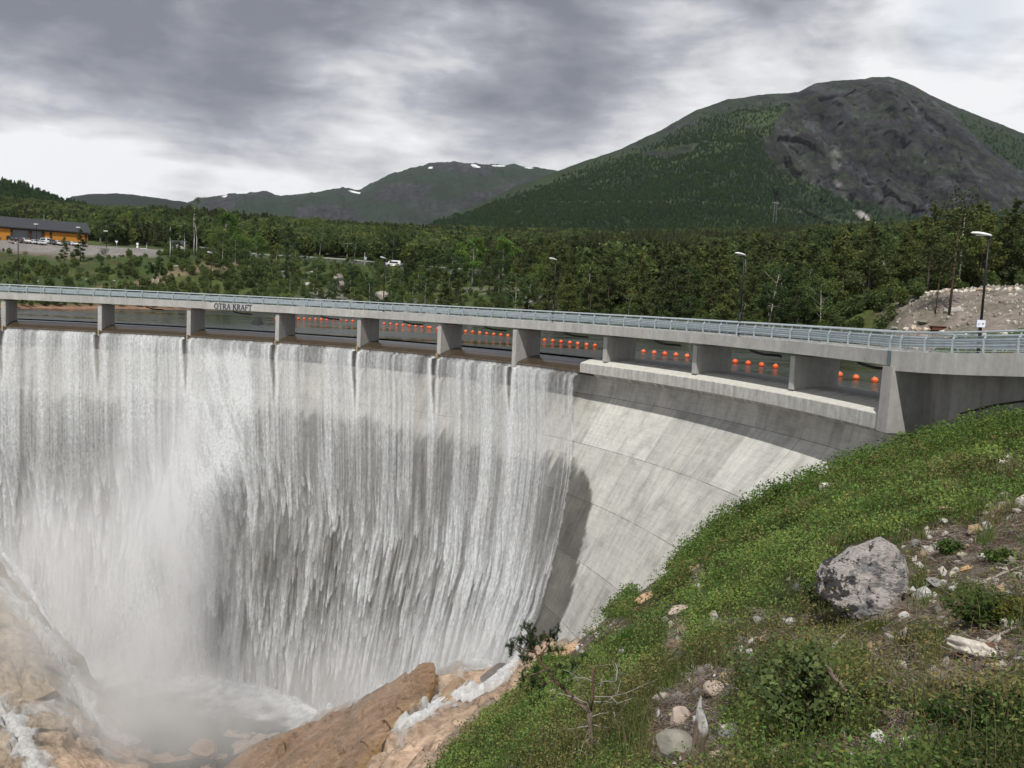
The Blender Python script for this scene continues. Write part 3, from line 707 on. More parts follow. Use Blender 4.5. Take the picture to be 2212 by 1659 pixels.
# ------------------------------------------------------------------ mountains
def mountain(name, ridge, D0, D1, base_z, nu, nv, prof, amp, fr, colfn, seed, cliffy=False, rough=1.):
    """ridge: (px,py) silhouette at depth D1; front foot at depth D0 and height base_z; prof(v) height fraction"""
    ridge = np.array(ridge, float); pxs = np.linspace(ridge[0, 0], ridge[-1, 0], nu)
    pys = np.interp(pxs, ridge[:, 0], ridge[:, 1])
    pys = pys+rough*(fbm(pxs*.03, pxs*0, seed=seed+5)-.5)*3+rough*(fbm(pxs*.15, pxs*0, seed=seed+6)-.5)*1.6
    v = np.r_[np.linspace(0, 1, nv), np.linspace(1.02, 1.4, 14)]
    d = rays(np.stack([pxs, pys], 1)); d = d/d[:, 1:2]
    dD = D1(pxs) if callable(D1) else np.full(nu, float(D1)); d0 = D0(pxs) if callable(D0) else np.full(nu, float(D0))
    Yd = d0[:, None]+(dD-d0)[:, None]*np.minimum(v, 1)[None, :]**.9+np.maximum(0, v-1)[None, :]*(dD-d0)[:, None]*1.5
    X = d[:, 0:1]*Yd; zr = (d[:, 2]*dD)[:, None]
    vv = np.minimum(v, 1)[None, :]
    Z = base_z+(zr-base_z)*prof(vv, pxs[:, None])
    Z = Z-np.maximum(0, v-1)[None, :]*(zr-base_z)*1.2
    env = np.sin(np.pi*np.clip(vv, 0, 1)**1.3)**.7
    n = (ridged(X*fr, Yd*fr, 5, seed)-.55)*1.3+(fbm(X*fr*4, Yd*fr*4, seed=seed+1)-.5)*.5
    Z = Z+amp*n*env
    # gully lines run down the fall direction
    gl = (fbm(pxs[:, None]*.035+vv*2.2, vv*2.5, seed=seed+9)-.5)
    Z = Z+amp*.9*gl*env
    if cliffy:
        q_ = inpoly(pxs[:, None]+0*X, np.interp(vv, [0, 1], [520, 190])+0*X, CLIFF)*sst(1640, 1720, pxs[:, None])
        fA, eA = facets(X+.3*Z+25*fbm(X*.01, Z*.01, seed=7), Z*.7, 75., seed+23, .42, .10); fB, eB = facets(X, Z*.6-.2*X, 24., seed+24, .7, .25); CRK = np.maximum(sst(.10, 0, eA), .7*sst(.12, 0, eB))*q_
        Yd = Yd+q_*env*(fA*1.0+fB*1.0+CRK*6+(ridged(X*.022, Z*.012, 4, seed+21)-.5)*22+(fbm(X*.08, Z*.05, seed=seed+22)-.5)*14)
    pj = project(np.stack([X, Yd, Z], -1).reshape(-1, 3)); QX = pj[:, 0].reshape(X.shape); QY = pj[:, 1].reshape(X.shape)
    c, rock = colfn(X, Yd, Z, QX, QY, vv+0*X)
    Vv = np.stack([X, Yd, Z], -1).reshape(-1, 3)
    M, N = new_mat(name+'_surface'); cc = N('ShaderNodeAttribute', attribute_name='col'); rk_ = N('ShaderNodeAttribute', attribute_name='rock', out=2); P = N('ShaderNodeNewGeometry', out=0)
    nA = N.noise(N.mapping(P, (1, 1, .55)), .045, 10, .74, .3); nB = N.noise(P, .12, 6, .65)
    rockc = N.mix(1., cc, N.ramp(nA, [(.36, .18), (.46, .75), (.54, 1.1), (.66, 2.4)]), 'MULTIPLY'); vegc = N.mix(1., cc, N.ramp(nB, [(.3, .7), (.7, 1.3)]), 'MULTIPLY')
    ledge = N.ramp(N.noise(N.mapping(P, (.6, .6, 1.6), (9, 0, 0)), .03, 9, .7), [(.56, 0.), (.62, 1.)]); rockc = N.mix(N.math('MULTIPLY', ledge, .55), rockc, (.030, .040, .020))
    finish(N, N.mix(rk_, vegc, rockc), .95, bump=nA, bstr=.9, bdist=9.)
    o = obj(name, mesh_np(name, Vv, grid_faces(nu, len(v)), M, True, {'col': c.reshape(-1, 3), 'rock': np.clip(rock+0*X, 0, 1).ravel()})); tag(o, kind='structure')
    return X, Yd, Z, QX, QY, rock, v
FOR = np.array((.020, .038, .015)); FORL = np.array((.034, .054, .020)); ROCK = np.array((.080, .082, .093))
def inpoly(x, y, P):
    P = np.array(P, float); c = np.zeros(np.shape(x), bool); j = len(P)-1
    for i in range(len(P)):
        a = (P[i, 1] > y) != (P[j, 1] > y)
        with np.errstate(divide='ignore', invalid='ignore'):
            xi = (P[j, 0]-P[i, 0])*(y-P[i, 1])/(P[j, 1]-P[i, 1])+P[i, 0]
        c ^= a & (x < xi); j = i
    return c
CLIFF = [(1690, 215), (1735, 180), (1860, 172), (1925, 168), (2010, 205), (2075, 262), (2150, 330), (2212, 372), (2300, 400), (2300, 470), (2110, 462), (2010, 478), (1900, 452), (1820, 430), (1740, 388), (1680, 368), (1660, 330), (1690, 270)]
def col_big(X, Y, Z, QX, QY, v):
    w = (fbm(X*.01, Z*.014, seed=51)-.5)*60
    rock = inpoly(QX+w, QY+w*.6, CLIFF).astype(float)
    top = sst(.86, .97, v+(fbm(X*.006, Y*.006, seed=52)-.5)*.25)*(QX > 1330)
    left_rock = sst(.50, .62, fbm(X*.012, Z*.03, seed=53))*inpoly(QX, QY, [(1390, 300), (1560, 220), (1720, 200), (1700, 260), (1560, 310), (1440, 345), (1350, 345)])
    rock = np.clip(np.maximum(rock*(.55+.75*fbm(X*.02, Z*.02, seed=54)), np.maximum(top*.42, left_rock*.8)), 0, 1)
    veins = fbm(X*.05, Z*.02+Y*.01, seed=55); crack = ridged(X*.012+Z*.004, Z*.006, 4, 56)
    fine_ = fbm(X*.16, Z*.07, seed=155); f3_, e3_ = facets(X+.3*Z, Z*.7, 30., 171, .5, .9); rc = ROCK*.54*(.35+.85*veins[..., None])*(.40+.8*sst(.30, .8, crack)[..., None])*(.40+1.2*fine_[..., None])*(1+.012*f3_[..., None])*(1-.55*sst(.10, .0, e3_)[..., None]); lg = sst(.56, .66, fbm(X*.05, Z*.09, seed=172))[..., None]; rc = rc*(1-.6*lg)+np.array((.034, .046, .022))*.6*lg
    scar = np.clip(sst(14, 3, np.abs(QX-np.interp(QY, [310, 340, 400, 440, 470, 500], [1802, 1805, 1812, 1835, 1870, 1905])+(veins-.5)*16))*sst(305, 330, QY)*(.35+.65*sst(425, 450, QY)), 0, 1)*sst(.42, .6, fbm(X*.06, Z*.05, seed=57)+.15*(QY > 430))
    rc = rc*(1-scar[..., None])+np.array((.33, .31, .29))*scar[..., None]
    rock = np.maximum(rock, scar)
    fv = fbm(X*.008, Y*.008, seed=58)
    fc = FOR+(FORL-FOR)*sst(.45, .75, fv)[..., None]
    # sun patch below the summit ridge painted as a paler green band, plus clearings
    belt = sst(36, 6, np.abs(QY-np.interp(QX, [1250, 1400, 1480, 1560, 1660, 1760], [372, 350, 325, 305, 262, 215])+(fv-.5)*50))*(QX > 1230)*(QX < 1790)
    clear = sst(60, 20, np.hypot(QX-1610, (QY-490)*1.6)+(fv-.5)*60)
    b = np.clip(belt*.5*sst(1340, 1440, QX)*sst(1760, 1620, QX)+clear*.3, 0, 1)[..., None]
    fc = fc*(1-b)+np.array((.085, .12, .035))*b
    pl = sst(3.2, 1.2, np.abs(QY-np.interp(QX, [1200, 1300, 1500, 1700, 1800, 1900, 2000], [437, 437, 436, 452, 474, 490, 500])))*(QX > 1180)*(QX < 1960)
    fc = fc*(1-.55*pl[..., None])+np.array((.10, .12, .06))*.55*pl[..., None]
    return fc*(1-rock[..., None])+rc*rock[..., None], rock
def prof_big(v, px):
    cl = sst(1600, 1760, px)           # steep wall on the right part
    a = v**1.05; b = np.interp(v, [0, .3, .52, .62, .86, 1], [0, .10, .24, .40, .86, 1])
    return a*(1-cl)+b*cl
BIGR = [(900, 500), (960, 470), (1040, 440), (1120, 400), (1180, 378), (1250, 352), (1340, 322), (1420, 285), (1500, 240), (1570, 215), (1650, 204), (1725, 199), (1760, 180), (1800, 174), (1870, 171), (1885, 166), (1920, 165), (1960, 178), (2010, 205), (2070, 232), (2130, 256), (2212, 288), (2330, 330), (2500, 420), (2700, 520)]
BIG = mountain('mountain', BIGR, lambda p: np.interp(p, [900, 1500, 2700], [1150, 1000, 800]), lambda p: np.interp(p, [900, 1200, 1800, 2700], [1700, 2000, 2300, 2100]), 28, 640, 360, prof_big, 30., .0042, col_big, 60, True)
def col_far(X, Y, Z, QX, QY, v):
    rk = sst(.47, .62, fbm(X*.004, Z*.012, seed=71))*sst(.25, .6, v); n = fbm(X*.02, Z*.03, seed=72)
    c = np.array((.017, .032, .017))*(.7+.6*n[..., None]); c = c*(1-rk[..., None])+np.array((.030, .031, .033))*(.5+n[..., None])*rk[..., None]
    for P_ in ([(750, 411), (762, 412), (781, 417), (777, 418.6), (764, 416.5)], [(1019, 355), (1029, 356), (1039, 362), (1031, 362.5), (1021, 359)], [(1063, 357.6), (1080, 357), (1096, 359), (1088, 359.8), (1066, 359.2)], [(1133, 361.5), (1148, 362.5), (1156, 364), (1146, 364.4), (1136, 363)], [(925, 361), (934, 361), (934, 364), (926, 364)], [(480, 423), (490, 422), (492, 425), (482, 426)]):
        s = inpoly(QX+(n-.5)*4, QY+(n-.5)*1., P_)[..., None]; c = np.where(s, np.array((.85, .87, .9)), c)
    return c, rk
FARR = [(330, 460), (400, 440), (430, 430), (490, 420), (540, 415), (575, 413), (600, 424), (650, 419), (700, 412), (740, 405), (775, 410), (800, 397), (850, 374), (890, 362), (940, 352), (985, 347), (1015, 352), (1045, 355), (1075, 356), (1090, 359), (1112, 354), (1135, 362), (1160, 361), (1200, 367), (1300, 380), (1500, 420)]
mountain('far_mountain', FARR, 2300, 4200, 40, 420, 150, lambda v, p: np.interp(v, [0, .3, .7, 1], [0, .2, .75, 1]), 60., .0030, col_far, 80, False, 2.2)
def col_hill(X, Y, Z, QX, QY, v):
    n = fbm(X*.02, Y*.02, seed=91); c = FOR*.9+(FORL-FOR)*sst(.4, .7, n)[..., None]*.9; return c, 0*n
def col_hill2(X, Y, Z, QX, QY, v):
    n = fbm(X*.01, Y*.01, seed=92); return np.array((.018, .026, .020))*(.7+.6*n[..., None]), 0*n
HILL = mountain('hill', [(-400, 330), (-150, 352), (0, 389), (40, 398), (90, 418), (140, 436), (200, 452), (300, 470), (420, 500)], 620, 1300, 20, 170, 90, lambda v, p: v**.9, 8., .01, col_hill, 95)
mountain('hill', [(60, 470), (140, 433), (155, 424), (200, 419), (250, 417), (300, 422), (345, 428), (400, 436), (500, 470)], 1500, 2600, 50, 160, 50, lambda v, p: v, 12., .006, col_hill2, 99)
# ------------------------------------------------------------------ trees
def leaf_quads(C_, size, rng, flat=.0, aspect=.6):
    n = len(C_); a = rng.normal(size=(n, 3)); a[:, 2] *= (1-flat); a /= np.linalg.norm(a, axis=1)[:, None]
    b = rng.normal(size=(n, 3)); b -= a*np.sum(a*b, 1)[:, None]; b /= np.linalg.norm(b, axis=1)[:, None]
    s = (np.asarray(size)*(.65+.7*rng.random(n)))[:, None]
    V = np.stack([C_-a*s, C_+b*s*aspect, C_+a*s, C_-b*s*aspect], 1).reshape(-1, 3)
    return V, np.arange(4*n).reshape(-1, 4)
def tube_np(pts, rad, n=6):
    mb = MB(); mb.tube(pts, rad, n); return mb
def crown_mesh(name, C_, size, col, rng, mat, flat=.0, aspect=.6, var=.3):
    V, Fq = leaf_quads(C_, size, rng, flat, aspect)
    n = len(C_); k = (1+var*rng.normal(size=n)).clip(.45, 1.8)[:, None]
    c = np.asarray(col)*k if np.ndim(col) == 1 else col*k
    hue = rng.normal(size=(n, 1))*.08; c = c*np.c_[1+hue, np.ones(n), 1-hue*.5]
    return mesh_np(name, V, Fq, mat, attrs={'col': np.repeat(c, 4, 0)})
def trunk_mesh(name, mb, col):
    me = mb.mesh(name, M_BARK, True)
    a = me.attributes.new('col', 'FLOAT_COLOR', 'POINT'); n = len(me.vertices)
    co = np.empty(n*3); me.vertices.foreach_get('co', co); z = co.reshape(-1, 3)[:, 2]; zz = z/max(z.max(), .1)
    if callable(col): c = col(zz, co.reshape(-1, 3))
    else: c = np.tile(np.array(col), (n, 1))
    a.data.foreach_set('color', np.c_[c, np.ones(n)].astype(np.float32).ravel()); return me
def make_pine(seed, h=12., nleaf=2600, thin=1.):
    rng = np.random.default_rng(seed); pts = []; mb = MB()
    bend = rng.normal(size=2)*.25
    tp = [(bend[0]*t*t, bend[1]*t*t, h*t) for t in np.linspace(0, .97, 7)]
    mb.tube(tp, list(np.linspace(.19, .03, 7)*h/12), 6)
    z0 = rng.uniform(.12, .30); nb = 40
    for i in range(nb):
        f = z0+(1-z0)*((i+rng.random())/nb)**.9; u = (f-z0)/(1-z0)
        L = h*(.20*(1-u)**.7+.04)*rng.uniform(.6, 1.25)*thin*(1 if u > .12 else .75)
        a = rng.uniform(0, 6.283); up = lerp(.1, .75, u)*rng.uniform(.6, 1.2)
        b0 = np.array([bend[0]*f*f, bend[1]*f*f, h*f]); dirv = np.array([math.cos(a), math.sin(a), up])
        tip = b0+dirv*L; mb.tube([tuple(b0), tuple(b0+dirv*L*.6), tuple(tip)], [.035*h/12, .02*h/12, .008], 3, False)
        k = int(nleaf/nb*(.5+1.3*(1-u)))
        t = rng.uniform(.3, 1.05, k)**.7
        p = b0+dirv*L*t[:, None]+rng.normal(size=(k, 3))*np.array([.17, .17, .10])*L*(.55+.6*t[:, None])*.9
        pts.append(p)
    pts.append(np.array([bend[0], bend[1], h])+rng.normal(size=(int(nleaf*.03), 3))*np.array([.16, .16, .45])*h/12)
    P_ = np.vstack(pts); rel = P_[:, 2]/h
    col = np.array((.105, .130, .048))*(.85+.3*vnoise(P_[:, 0]*.9, P_[:, 1]*.9, P_[:, 2]*.9, seed)[:, None])
    cr = crown_mesh('crown', P_, .25*h/12*(2600/nleaf)**.5, col, rng, M_TREE_NEEDLE, .15, .5, .22)
    def tc(zz, co): k = sst(.25, .6, zz)[:, None]; return np.array((.07, .058, .05))*(1-k)+np.array((.105, .068, .045))*k
    return trunk_mesh('trunk', mb, tc), cr
def make_birch(seed, h=9., nleaf=2600, col=(.060, .098, .026), wide=.30, white=True, multi=1):
    rng = np.random.default_rng(seed); mb = MB(); pts = []
    for s_ in range(multi):
        lean = rng.normal(size=2)*.5*(1 if multi == 1 else 2.2)
        tp = [(lean[0]*t**1.5*h/9, lean[1]*t**1.5*h/9, h*.92*t) for t in np.linspace(0, 1, 6)]
        mb.tube(tp, list(np.linspace(.11, .02, 6)*h/9), 6)
        nb = 20
        for i in range(nb):
            f = rng.uniform(.2 if multi > 1 else .3, 1.0); a = rng.uniform(0, 6.283)
            prof = math.sin(min(1, (f-.12)/.9)*math.pi)**.6
            L = h*wide*prof*rng.uniform(.5, 1.15)+.2
            b0 = np.array([lean[0]*f**1.5*h/9, lean[1]*f**1.5*h/9, h*.92*f]); dirv = np.array([math.cos(a), math.sin(a), rng.uniform(.15, .9)])
            tip = b0+dirv*L; mb.tube([tuple(b0), tuple(tip)], [.03*h/9, .008], 3, False)
            nc = 3; kk = int(nleaf/multi/nb/nc)
            for q in range(nc):
                c = b0+dirv*L*rng.uniform(.45, 1.05)+rng.normal(size=3)*.1*h*wide
                r_ = h*wide*rng.uniform(.16, .34)
                d = rng.normal(size=(kk, 3)); d /= np.linalg.norm(d, axis=1)[:, None]
                pts.append(c+d*r_*rng.random(kk)[:, None]**.45*np.array([1, 1, .8]))
    P_ = np.vstack(pts)
    c = np.array(col)*(.8+.4*vnoise(P_[:, 0]*.8, P_[:, 1]*.8, P_[:, 2]*.8, seed)[:, None])
    cr = crown_mesh('crown', P_, .17*h/9*(2600/nleaf)**.5, c, rng, M_TREE_LEAF, 0, .6, .28)
    return trunk_mesh('trunk', mb, (.42, .40, .37) if white else (.12, .10, .08)), cr
PINES = [make_pine(100+i, 12, 4200, [1, 1.15, .9, 1.05, .8, 1.1, .95][i]) for i in range(7)]
BIRCH = [make_birch(200+i, 9, 3000, [(.105, .15, .048), (.09, .132, .044), (.118, .162, .05), (.085, .125, .044), (.13, .18, .046), (.10, .145, .054)][i], [.28, .34, .26, .32, .36, .3][i]) for i in range(6)]
BUSHY = [make_birch(300+i, 5, 2200, [(.10, .145, .046), (.085, .125, .042), (.13, .185, .046)][i], [.5, .55, .42][i], False, 3) for i in range(3)]
# where each landmark stands in azimuth, so that labels can name it
def place_words(px, Y, kind):
    if px < 335: a = 'on the slope below the car park' if Y < 290 else 'behind the orange timber building'
    elif px < 540: a = 'on the heathery hillside'
    elif px < 860: a = 'beside the guard-railed road' if Y > 280 else 'on the rocky shore below the road'
    elif px < 1150: a = 'on the shore right of the white van'
    elif px < 1290: a = 'around the small grey cliff'
    elif px < 1600: a = 'left of the lamp above the crest block'
    elif px < 1840: a = 'right of the lamp above the crest block'
    elif px < 2010: a = 'in front of the stony gravel patch'
    else: a = 'behind the gravel bank with the boulder row'
    return a
TREES_N = {}
def put_tree(kind, var, x, y, sc, rz, noun, adj, group, nm):
    ms = {'p': PINES, 'b': BIRCH, 's': BUSHY}[kind][var]
    z = gz(x, y)-.15
    if z < ZW+.05: return None
    px = project(np.array([[x, y, z]]))[0, 0]
    w = place_words(px, y, kind)
    t = thing(nm, adj+' '+noun+' '+w, noun.split()[-1] if noun.split()[-1] in ('tree', 'bush') else 'tree', (x, y, z), rz, group+' '+w); t.scale = (sc,)*3
    obj('trunk', ms[0], t); obj('crown', ms[1], t); TREES_N[kind] = TREES_N.get(kind, 0)+1
    return t
rng = np.random.default_rng(11)
def scatter(n, pxr, Yr, kinds, hr, mind, cond=None):
    pts = []; tries = 0
    while len(pts) < n and tries < n*40:
        tries += 1
        px = rng.uniform(*pxr); Y = math.exp(rng.uniform(math.log(Yr[0]), math.log(Yr[1])))
        x = (px-CX)/F*Y; 
        if cond and not cond(px, Y, x): continue
        if any((x-a)**2+(Y-b)**2 < mind*mind for a, b in pts): continue
        z = gz(x, Y)
        if z < ZW+.4: continue
        pts.append((x, Y))
        k = kinds[rng.integers(len(kinds))]; var = rng.integers({'p': 7, 'b': 6, 's': 3}[k]); h = rng.uniform(*hr)
        base = {'p': 12., 'b': 9., 's': 5.}[k]
        if k == 's': h = min(h*.5, 5.5)
        noun, nm, adj, g = {'p': ('pine tree', 'pine_tree', 'dark green pine', 'pines'), 'b': ('birch tree', 'birch_tree', 'light green leafy', 'birches'), 's': ('bush', 'bush', 'dense green leafy', 'bushes')}[k]
        if k == 'p': noun, adj = 'tree', 'dark green pine'
        put_tree(k, var, x, Y, h/base, rng.uniform(0, 6.283), noun, adj, g, nm)
# right bank pine wood
scatter(150, (1290, 2230), (135, 240), 'ppppbb', (6.5, 14.5), 3.3, lambda px, Y, x: not (px > 1830 and Y < 150))
scatter(34, (1840, 2230), (126, 150), 'pppb', (8, 13), 3.2, lambda px, Y, x: (px < 1990 and Y > 128) or Y > 131)
scatter(26, (1320, 1900), (130, 185), 'bbs', (5, 8.5), 3.)
# cliff shore and round birches
scatter(46, (860, 1290), (205, 285), 'bbbsp', (7, 12), 4.)
scatter(26, (1130, 1330), (200, 300), 'ppp', (10, 14), 4.)
scatter(60, (560, 900), (222, 300), 'bbs', (4, 8), 4.2, lambda px, Y, x: rng.random() < .75 and not (590 < px < 660 and 240 < Y < 290))
scatter(34, (440, 640), (250, 325), 'bbs', (6, 10), 4.5)
scatter(16, (330, 560), (235, 320), 'bs', (4, 7), 6)
scatter(20, (0, 310), (180, 285), 'sss', (2.5, 5.5), 6)
scatter(52, (330, 1100), (345, 470), 'bbbpp', (8, 13), 6)
scatter(20, (195, 360), (350, 420), 'bbbp', (9, 14), 6)
# the two lone dark spruces on the slope
for (px, Y, h) in ((133, 262, 7.5), (168, 270, 9.5)):
    x = (px-CX)/F*Y; put_tree('p', 4, x, Y, h/12, 1., 'tree', 'small dark conifer standing alone', 'lone conifers', 'pine_tree')
# birches with white stems on the hillside
for i, (px, py, Y, h) in enumerate([(418, 558, 272, 15), (367, 566, 262, 9), (330, 640, 222, 6), (341, 640, 220, 6), (398, 545, 300, 11)]):
    x = at(px, py, Y)[0]
    tk, _ = make_birch(400+i, h, 600); rg = np.random.default_rng(410+i); mb = MB()
    for s_ in range(2 if i == 0 else 1):
        mb.tube([(s_*.9, 0, 0), (s_*.8+.15, 0, h*.35), (s_*.3-.1, 0, h*.75), (s_*.2, 0, h)], [.2, .16, .1, .03], 6)
    tk = trunk_mesh('trunk', mb, (.55, .53, .48))
    n = 1500; d = rg.normal(size=(n, 3)); d /= np.linalg.norm(d, axis=1)[:, None]
    cl = rg.normal(size=(14, 3))*np.array([.13, .13, .14])*h+np.array([.3, 0, h*.84]); P_ = cl[rg.integers(14, size=n)]+d*h*.075*rg.random(n)[:, None]**.5
    cr = crown_mesh('crown', P_, .2, (.075, .11, .04), rg, M_TREE_LEAF)
    t = thing('birch_tree', ['tallest birch with twin white stems rising from the heathery hillside', 'slender birch with a bare white stem left of the tall twin birch', 'short white-stemmed birch just above the bridge railing, left of a pair', 'short white-stemmed birch just above the bridge railing, right of a pair', 'thin birch with small crown beside the pale shed'][i], 'birch tree', (x, Y, gz(x, Y)-.1), 0)
    obj('trunk', tk, t); obj('crown', cr, t)
# bright fresh green trees
for i, (px, Y, h, lab) in enumerate([(478, 305, 15, 'bright fresh-green pointed tree above the second bridge lamp'), (507, 290, 9, 'bright green low tree right of the pointed one'), (545, 300, 10, 'bright green narrow tree left of the guard-railed road'), (1010, 262, 15, 'round-topped bright green birch, left of a pair'), (1075, 255, 15, 'round-topped bright green birch, right of a pair')]):
    tk, cr = make_birch(500+i, h, 3600, (.13, .22, .045), .27 if h > 11 else .34); x = (px-CX)/F*Y
    t = thing('leafy_tree', lab, 'tree', (x, Y, gz(x, Y)-.2), 0); obj('trunk', tk, t); obj('crown', cr, t)
# dead grey snag and little bare trunks near the right shore
for i, (px, Y) in enumerate([(1485, 150), (1850, 132)]):
    x = (px-CX)/F*Y; mb = MB(); mb.tube([(0, 0, 0), (.1, 0, 2.5), (-.2, 0, 3.6), (-.7, 0, 4.6)], [.12, .1, .07, .02], 6); mb.tube([(0, 0, 2.4), (.8, .1, 3.1)], [.05, .01], 4)
    mb.tube([(-.1, 0, 3.2), (.5, .1, 4.)], [.04, .01], 4)
    t = obj('dead_tree', trunk_mesh('dead_tree', mb, (.42, .40, .38)), loc=(x, Y, gz(x, Y))); tag(t, ['pale dead snag with a bent top behind the railing, left of the fifth lamp', 'pale dead snag in front of the stony gravel patch'][i], 'dead tree')
# ---- far forest as one instanced mass
def far_tree(kind, seed, tint=(1, 1, 1)):
    rg = np.random.default_rng(seed); n = 300
    if kind == 'c':
        f = rg.random(n)**.8; r_ = (1-f)*.17+.02; a = rg.uniform(0, 6.283, n)
        P_ = np.stack([np.cos(a)*r_, np.sin(a)*r_, .12+.88*f], 1); c = (.088, .108, .044); s = .052
    else:
        d = rg.normal(size=(n, 3)); d /= np.linalg.norm(d, axis=1)[:, None]
        P_ = d*np.array([.27, .27, .36])*rg.random(n)[:, None]**.35+np.array([0, 0, .58]); P_ += .05*rg.normal(size=(n, 3)); c = (.105, .140, .048); s = .060
    V, Fq = leaf_quads(P_, s, rg, .1, .6); k = (1+.16*rg.normal(size=n)).clip(.6, 1.5)
    mb = mesh_np('far_tree', V, Fq, M_TREE_NEEDLE, attrs={'col': np.repeat(np.array(c)*np.array(tint)*k[:, None], 4, 0)}); return mb
LIB = bpy.data.collections.new('tree_library')
for i in range(3): LIB.objects.link(bpy.data.objects.new('conifer_sample', far_tree('c', 600+i)))
for i in range(2): LIB.objects.link(bpy.data.objects.new('broadleaf_sample', far_tree('b', 610+i)))
LIB2 = bpy.data.collections.new('slope_tree_library')
for i in range(3): LIB2.objects.link(bpy.data.objects.new('conifer_slope', far_tree('c', 620+i, (.44, .70, .52))))
for i in range(2): LIB2.objects.link(bpy.data.objects.new('broadleaf_slope', far_tree('b', 630+i, (.44, .70, .52))))
def instancer(name, P_, sc, idx, kindp='stuff', lib=None):
    me = mesh_np(name, P_, np.zeros((0, 3), int), None, attrs={'sc': sc, 'pick': np.asarray(idx, float), 'rz': np.random.default_rng(5).uniform(0, 6.283, len(P_))})
    o = obj(name, me); tag(o, kind=kindp)
    ng = bpy.data.node_groups.new(name, 'GeometryNodeTree'); ng.interface.new_socket('Geometry', in_out='INPUT', socket_type='NodeSocketGeometry'); ng.interface.new_socket('Geometry', in_out='OUTPUT', socket_type='NodeSocketGeometry')
    n = ng.nodes; l = ng.links; gi = n.new('NodeGroupInput'); go = n.new('NodeGroupOutput')
    ci = n.new('GeometryNodeCollectionInfo'); ci.inputs[0].default_value = lib or LIB; ci.inputs[1].default_value = True; ci.inputs[2].default_value = True
    ip = n.new('GeometryNodeInstanceOnPoints'); ip.inputs['Pick Instance'].default_value = True
    def at_(nm, typ):
        a = n.new('GeometryNodeInputNamedAttribute'); a.data_type = typ; a.inputs[0].default_value = nm; return a.outputs[0]
    l.new(gi.outputs[0], ip.inputs['Points']); l.new(ci.outputs[0], ip.inputs['Instance'])
    l.new(at_('pick', 'FLOAT'), ip.inputs['Instance Index'])
    cx_ = n.new('ShaderNodeCombineXYZ'); l.new(at_('rz', 'FLOAT'), cx_.inputs[2]); l.new(cx_.outputs[0], ip.inputs['Rotation'])
    l.new(at_('sc', 'FLOAT'), ip.inputs['Scale']); l.new(ip.outputs[0], go.inputs[0])
    md = o.modifiers.new('scatter', 'NODES'); md.node_group = ng
    return o
rng = np.random.default_rng(12)
# valley and ridge forest between 330 m and 1300 m
n = 27500; px = rng.uniform(-650, 2700, n); Y = np.exp(rng.uniform(math.log(300), math.log(1250), n)); x = (px-CX)/F*Y
z = valley(x, Y); pjx = px
ok = (z > ZW+1) & ~((px < 345) & (px > -60) & (Y < 352)) & ~((px > 330) & (px < 1100) & (Y < 352)) & ~((px > 1985) & (Y < 200))
ok &= ~((Y < 380) & (px < 230) & (px > -60))
ok &= ~((np.abs(px-1040) < 22) & (Y > 560) & (Y < 640))
x, Y, z, px = x[ok], Y[ok], z[ok], px[ok]
br_ = (fbm(x*.02, Y*.02, seed=41)+.08*(px < 1150)-.06*(px > 1250) > .52)
instancer('forest', np.stack([x, Y, z-.3], 1), rng.uniform(6, 11, len(x)), np.where(br_, rng.integers(0, 2, len(x)), rng.integers(2, 5, len(x))))
# shrubs and saplings carpeting the near shores
n = 11000; px = rng.uniform(-520, 2300, n); Y = np.exp(rng.uniform(math.log(115), math.log(345), n)); x = (px-CX)/F*Y; z = valley(x, Y); nn_ = fbm(x*.06, Y*.06, seed=45)
ok = (z > ZW+.3) & (rng.random(n) < sst(.36, .6, nn_)*.9+.1) & ~((px > 1970) & (Y < 128)) & ~((px < 345) & (Y > 286)) & ~((Y > 318) & (px > 520) & (px < 1100)) & ~((np.abs(x+100-(Y-200)*.16) < 4) & (px < 340)) & (Y > 118)
x, Y, z = x[ok], Y[ok], z[ok]
instancer('undergrowth', np.stack([x, Y, z-.35], 1), rng.uniform(1.2, 3.4, len(x)), rng.integers(0, 2, len(x)))
# right bank wood behind the nearer pines
n = 1500; px = rng.uniform(1250, 2300, n); Y = np.exp(rng.uniform(math.log(215), math.log(330), n)); x = (px-CX)/F*Y; z = valley(x, Y)
instancer('forest', np.stack([x, Y, z-.3], 1), rng.uniform(7, 12.5, n), np.where(rng.random(n) < .35, rng.integers(0, 2, n), rng.integers(2, 5, n)))
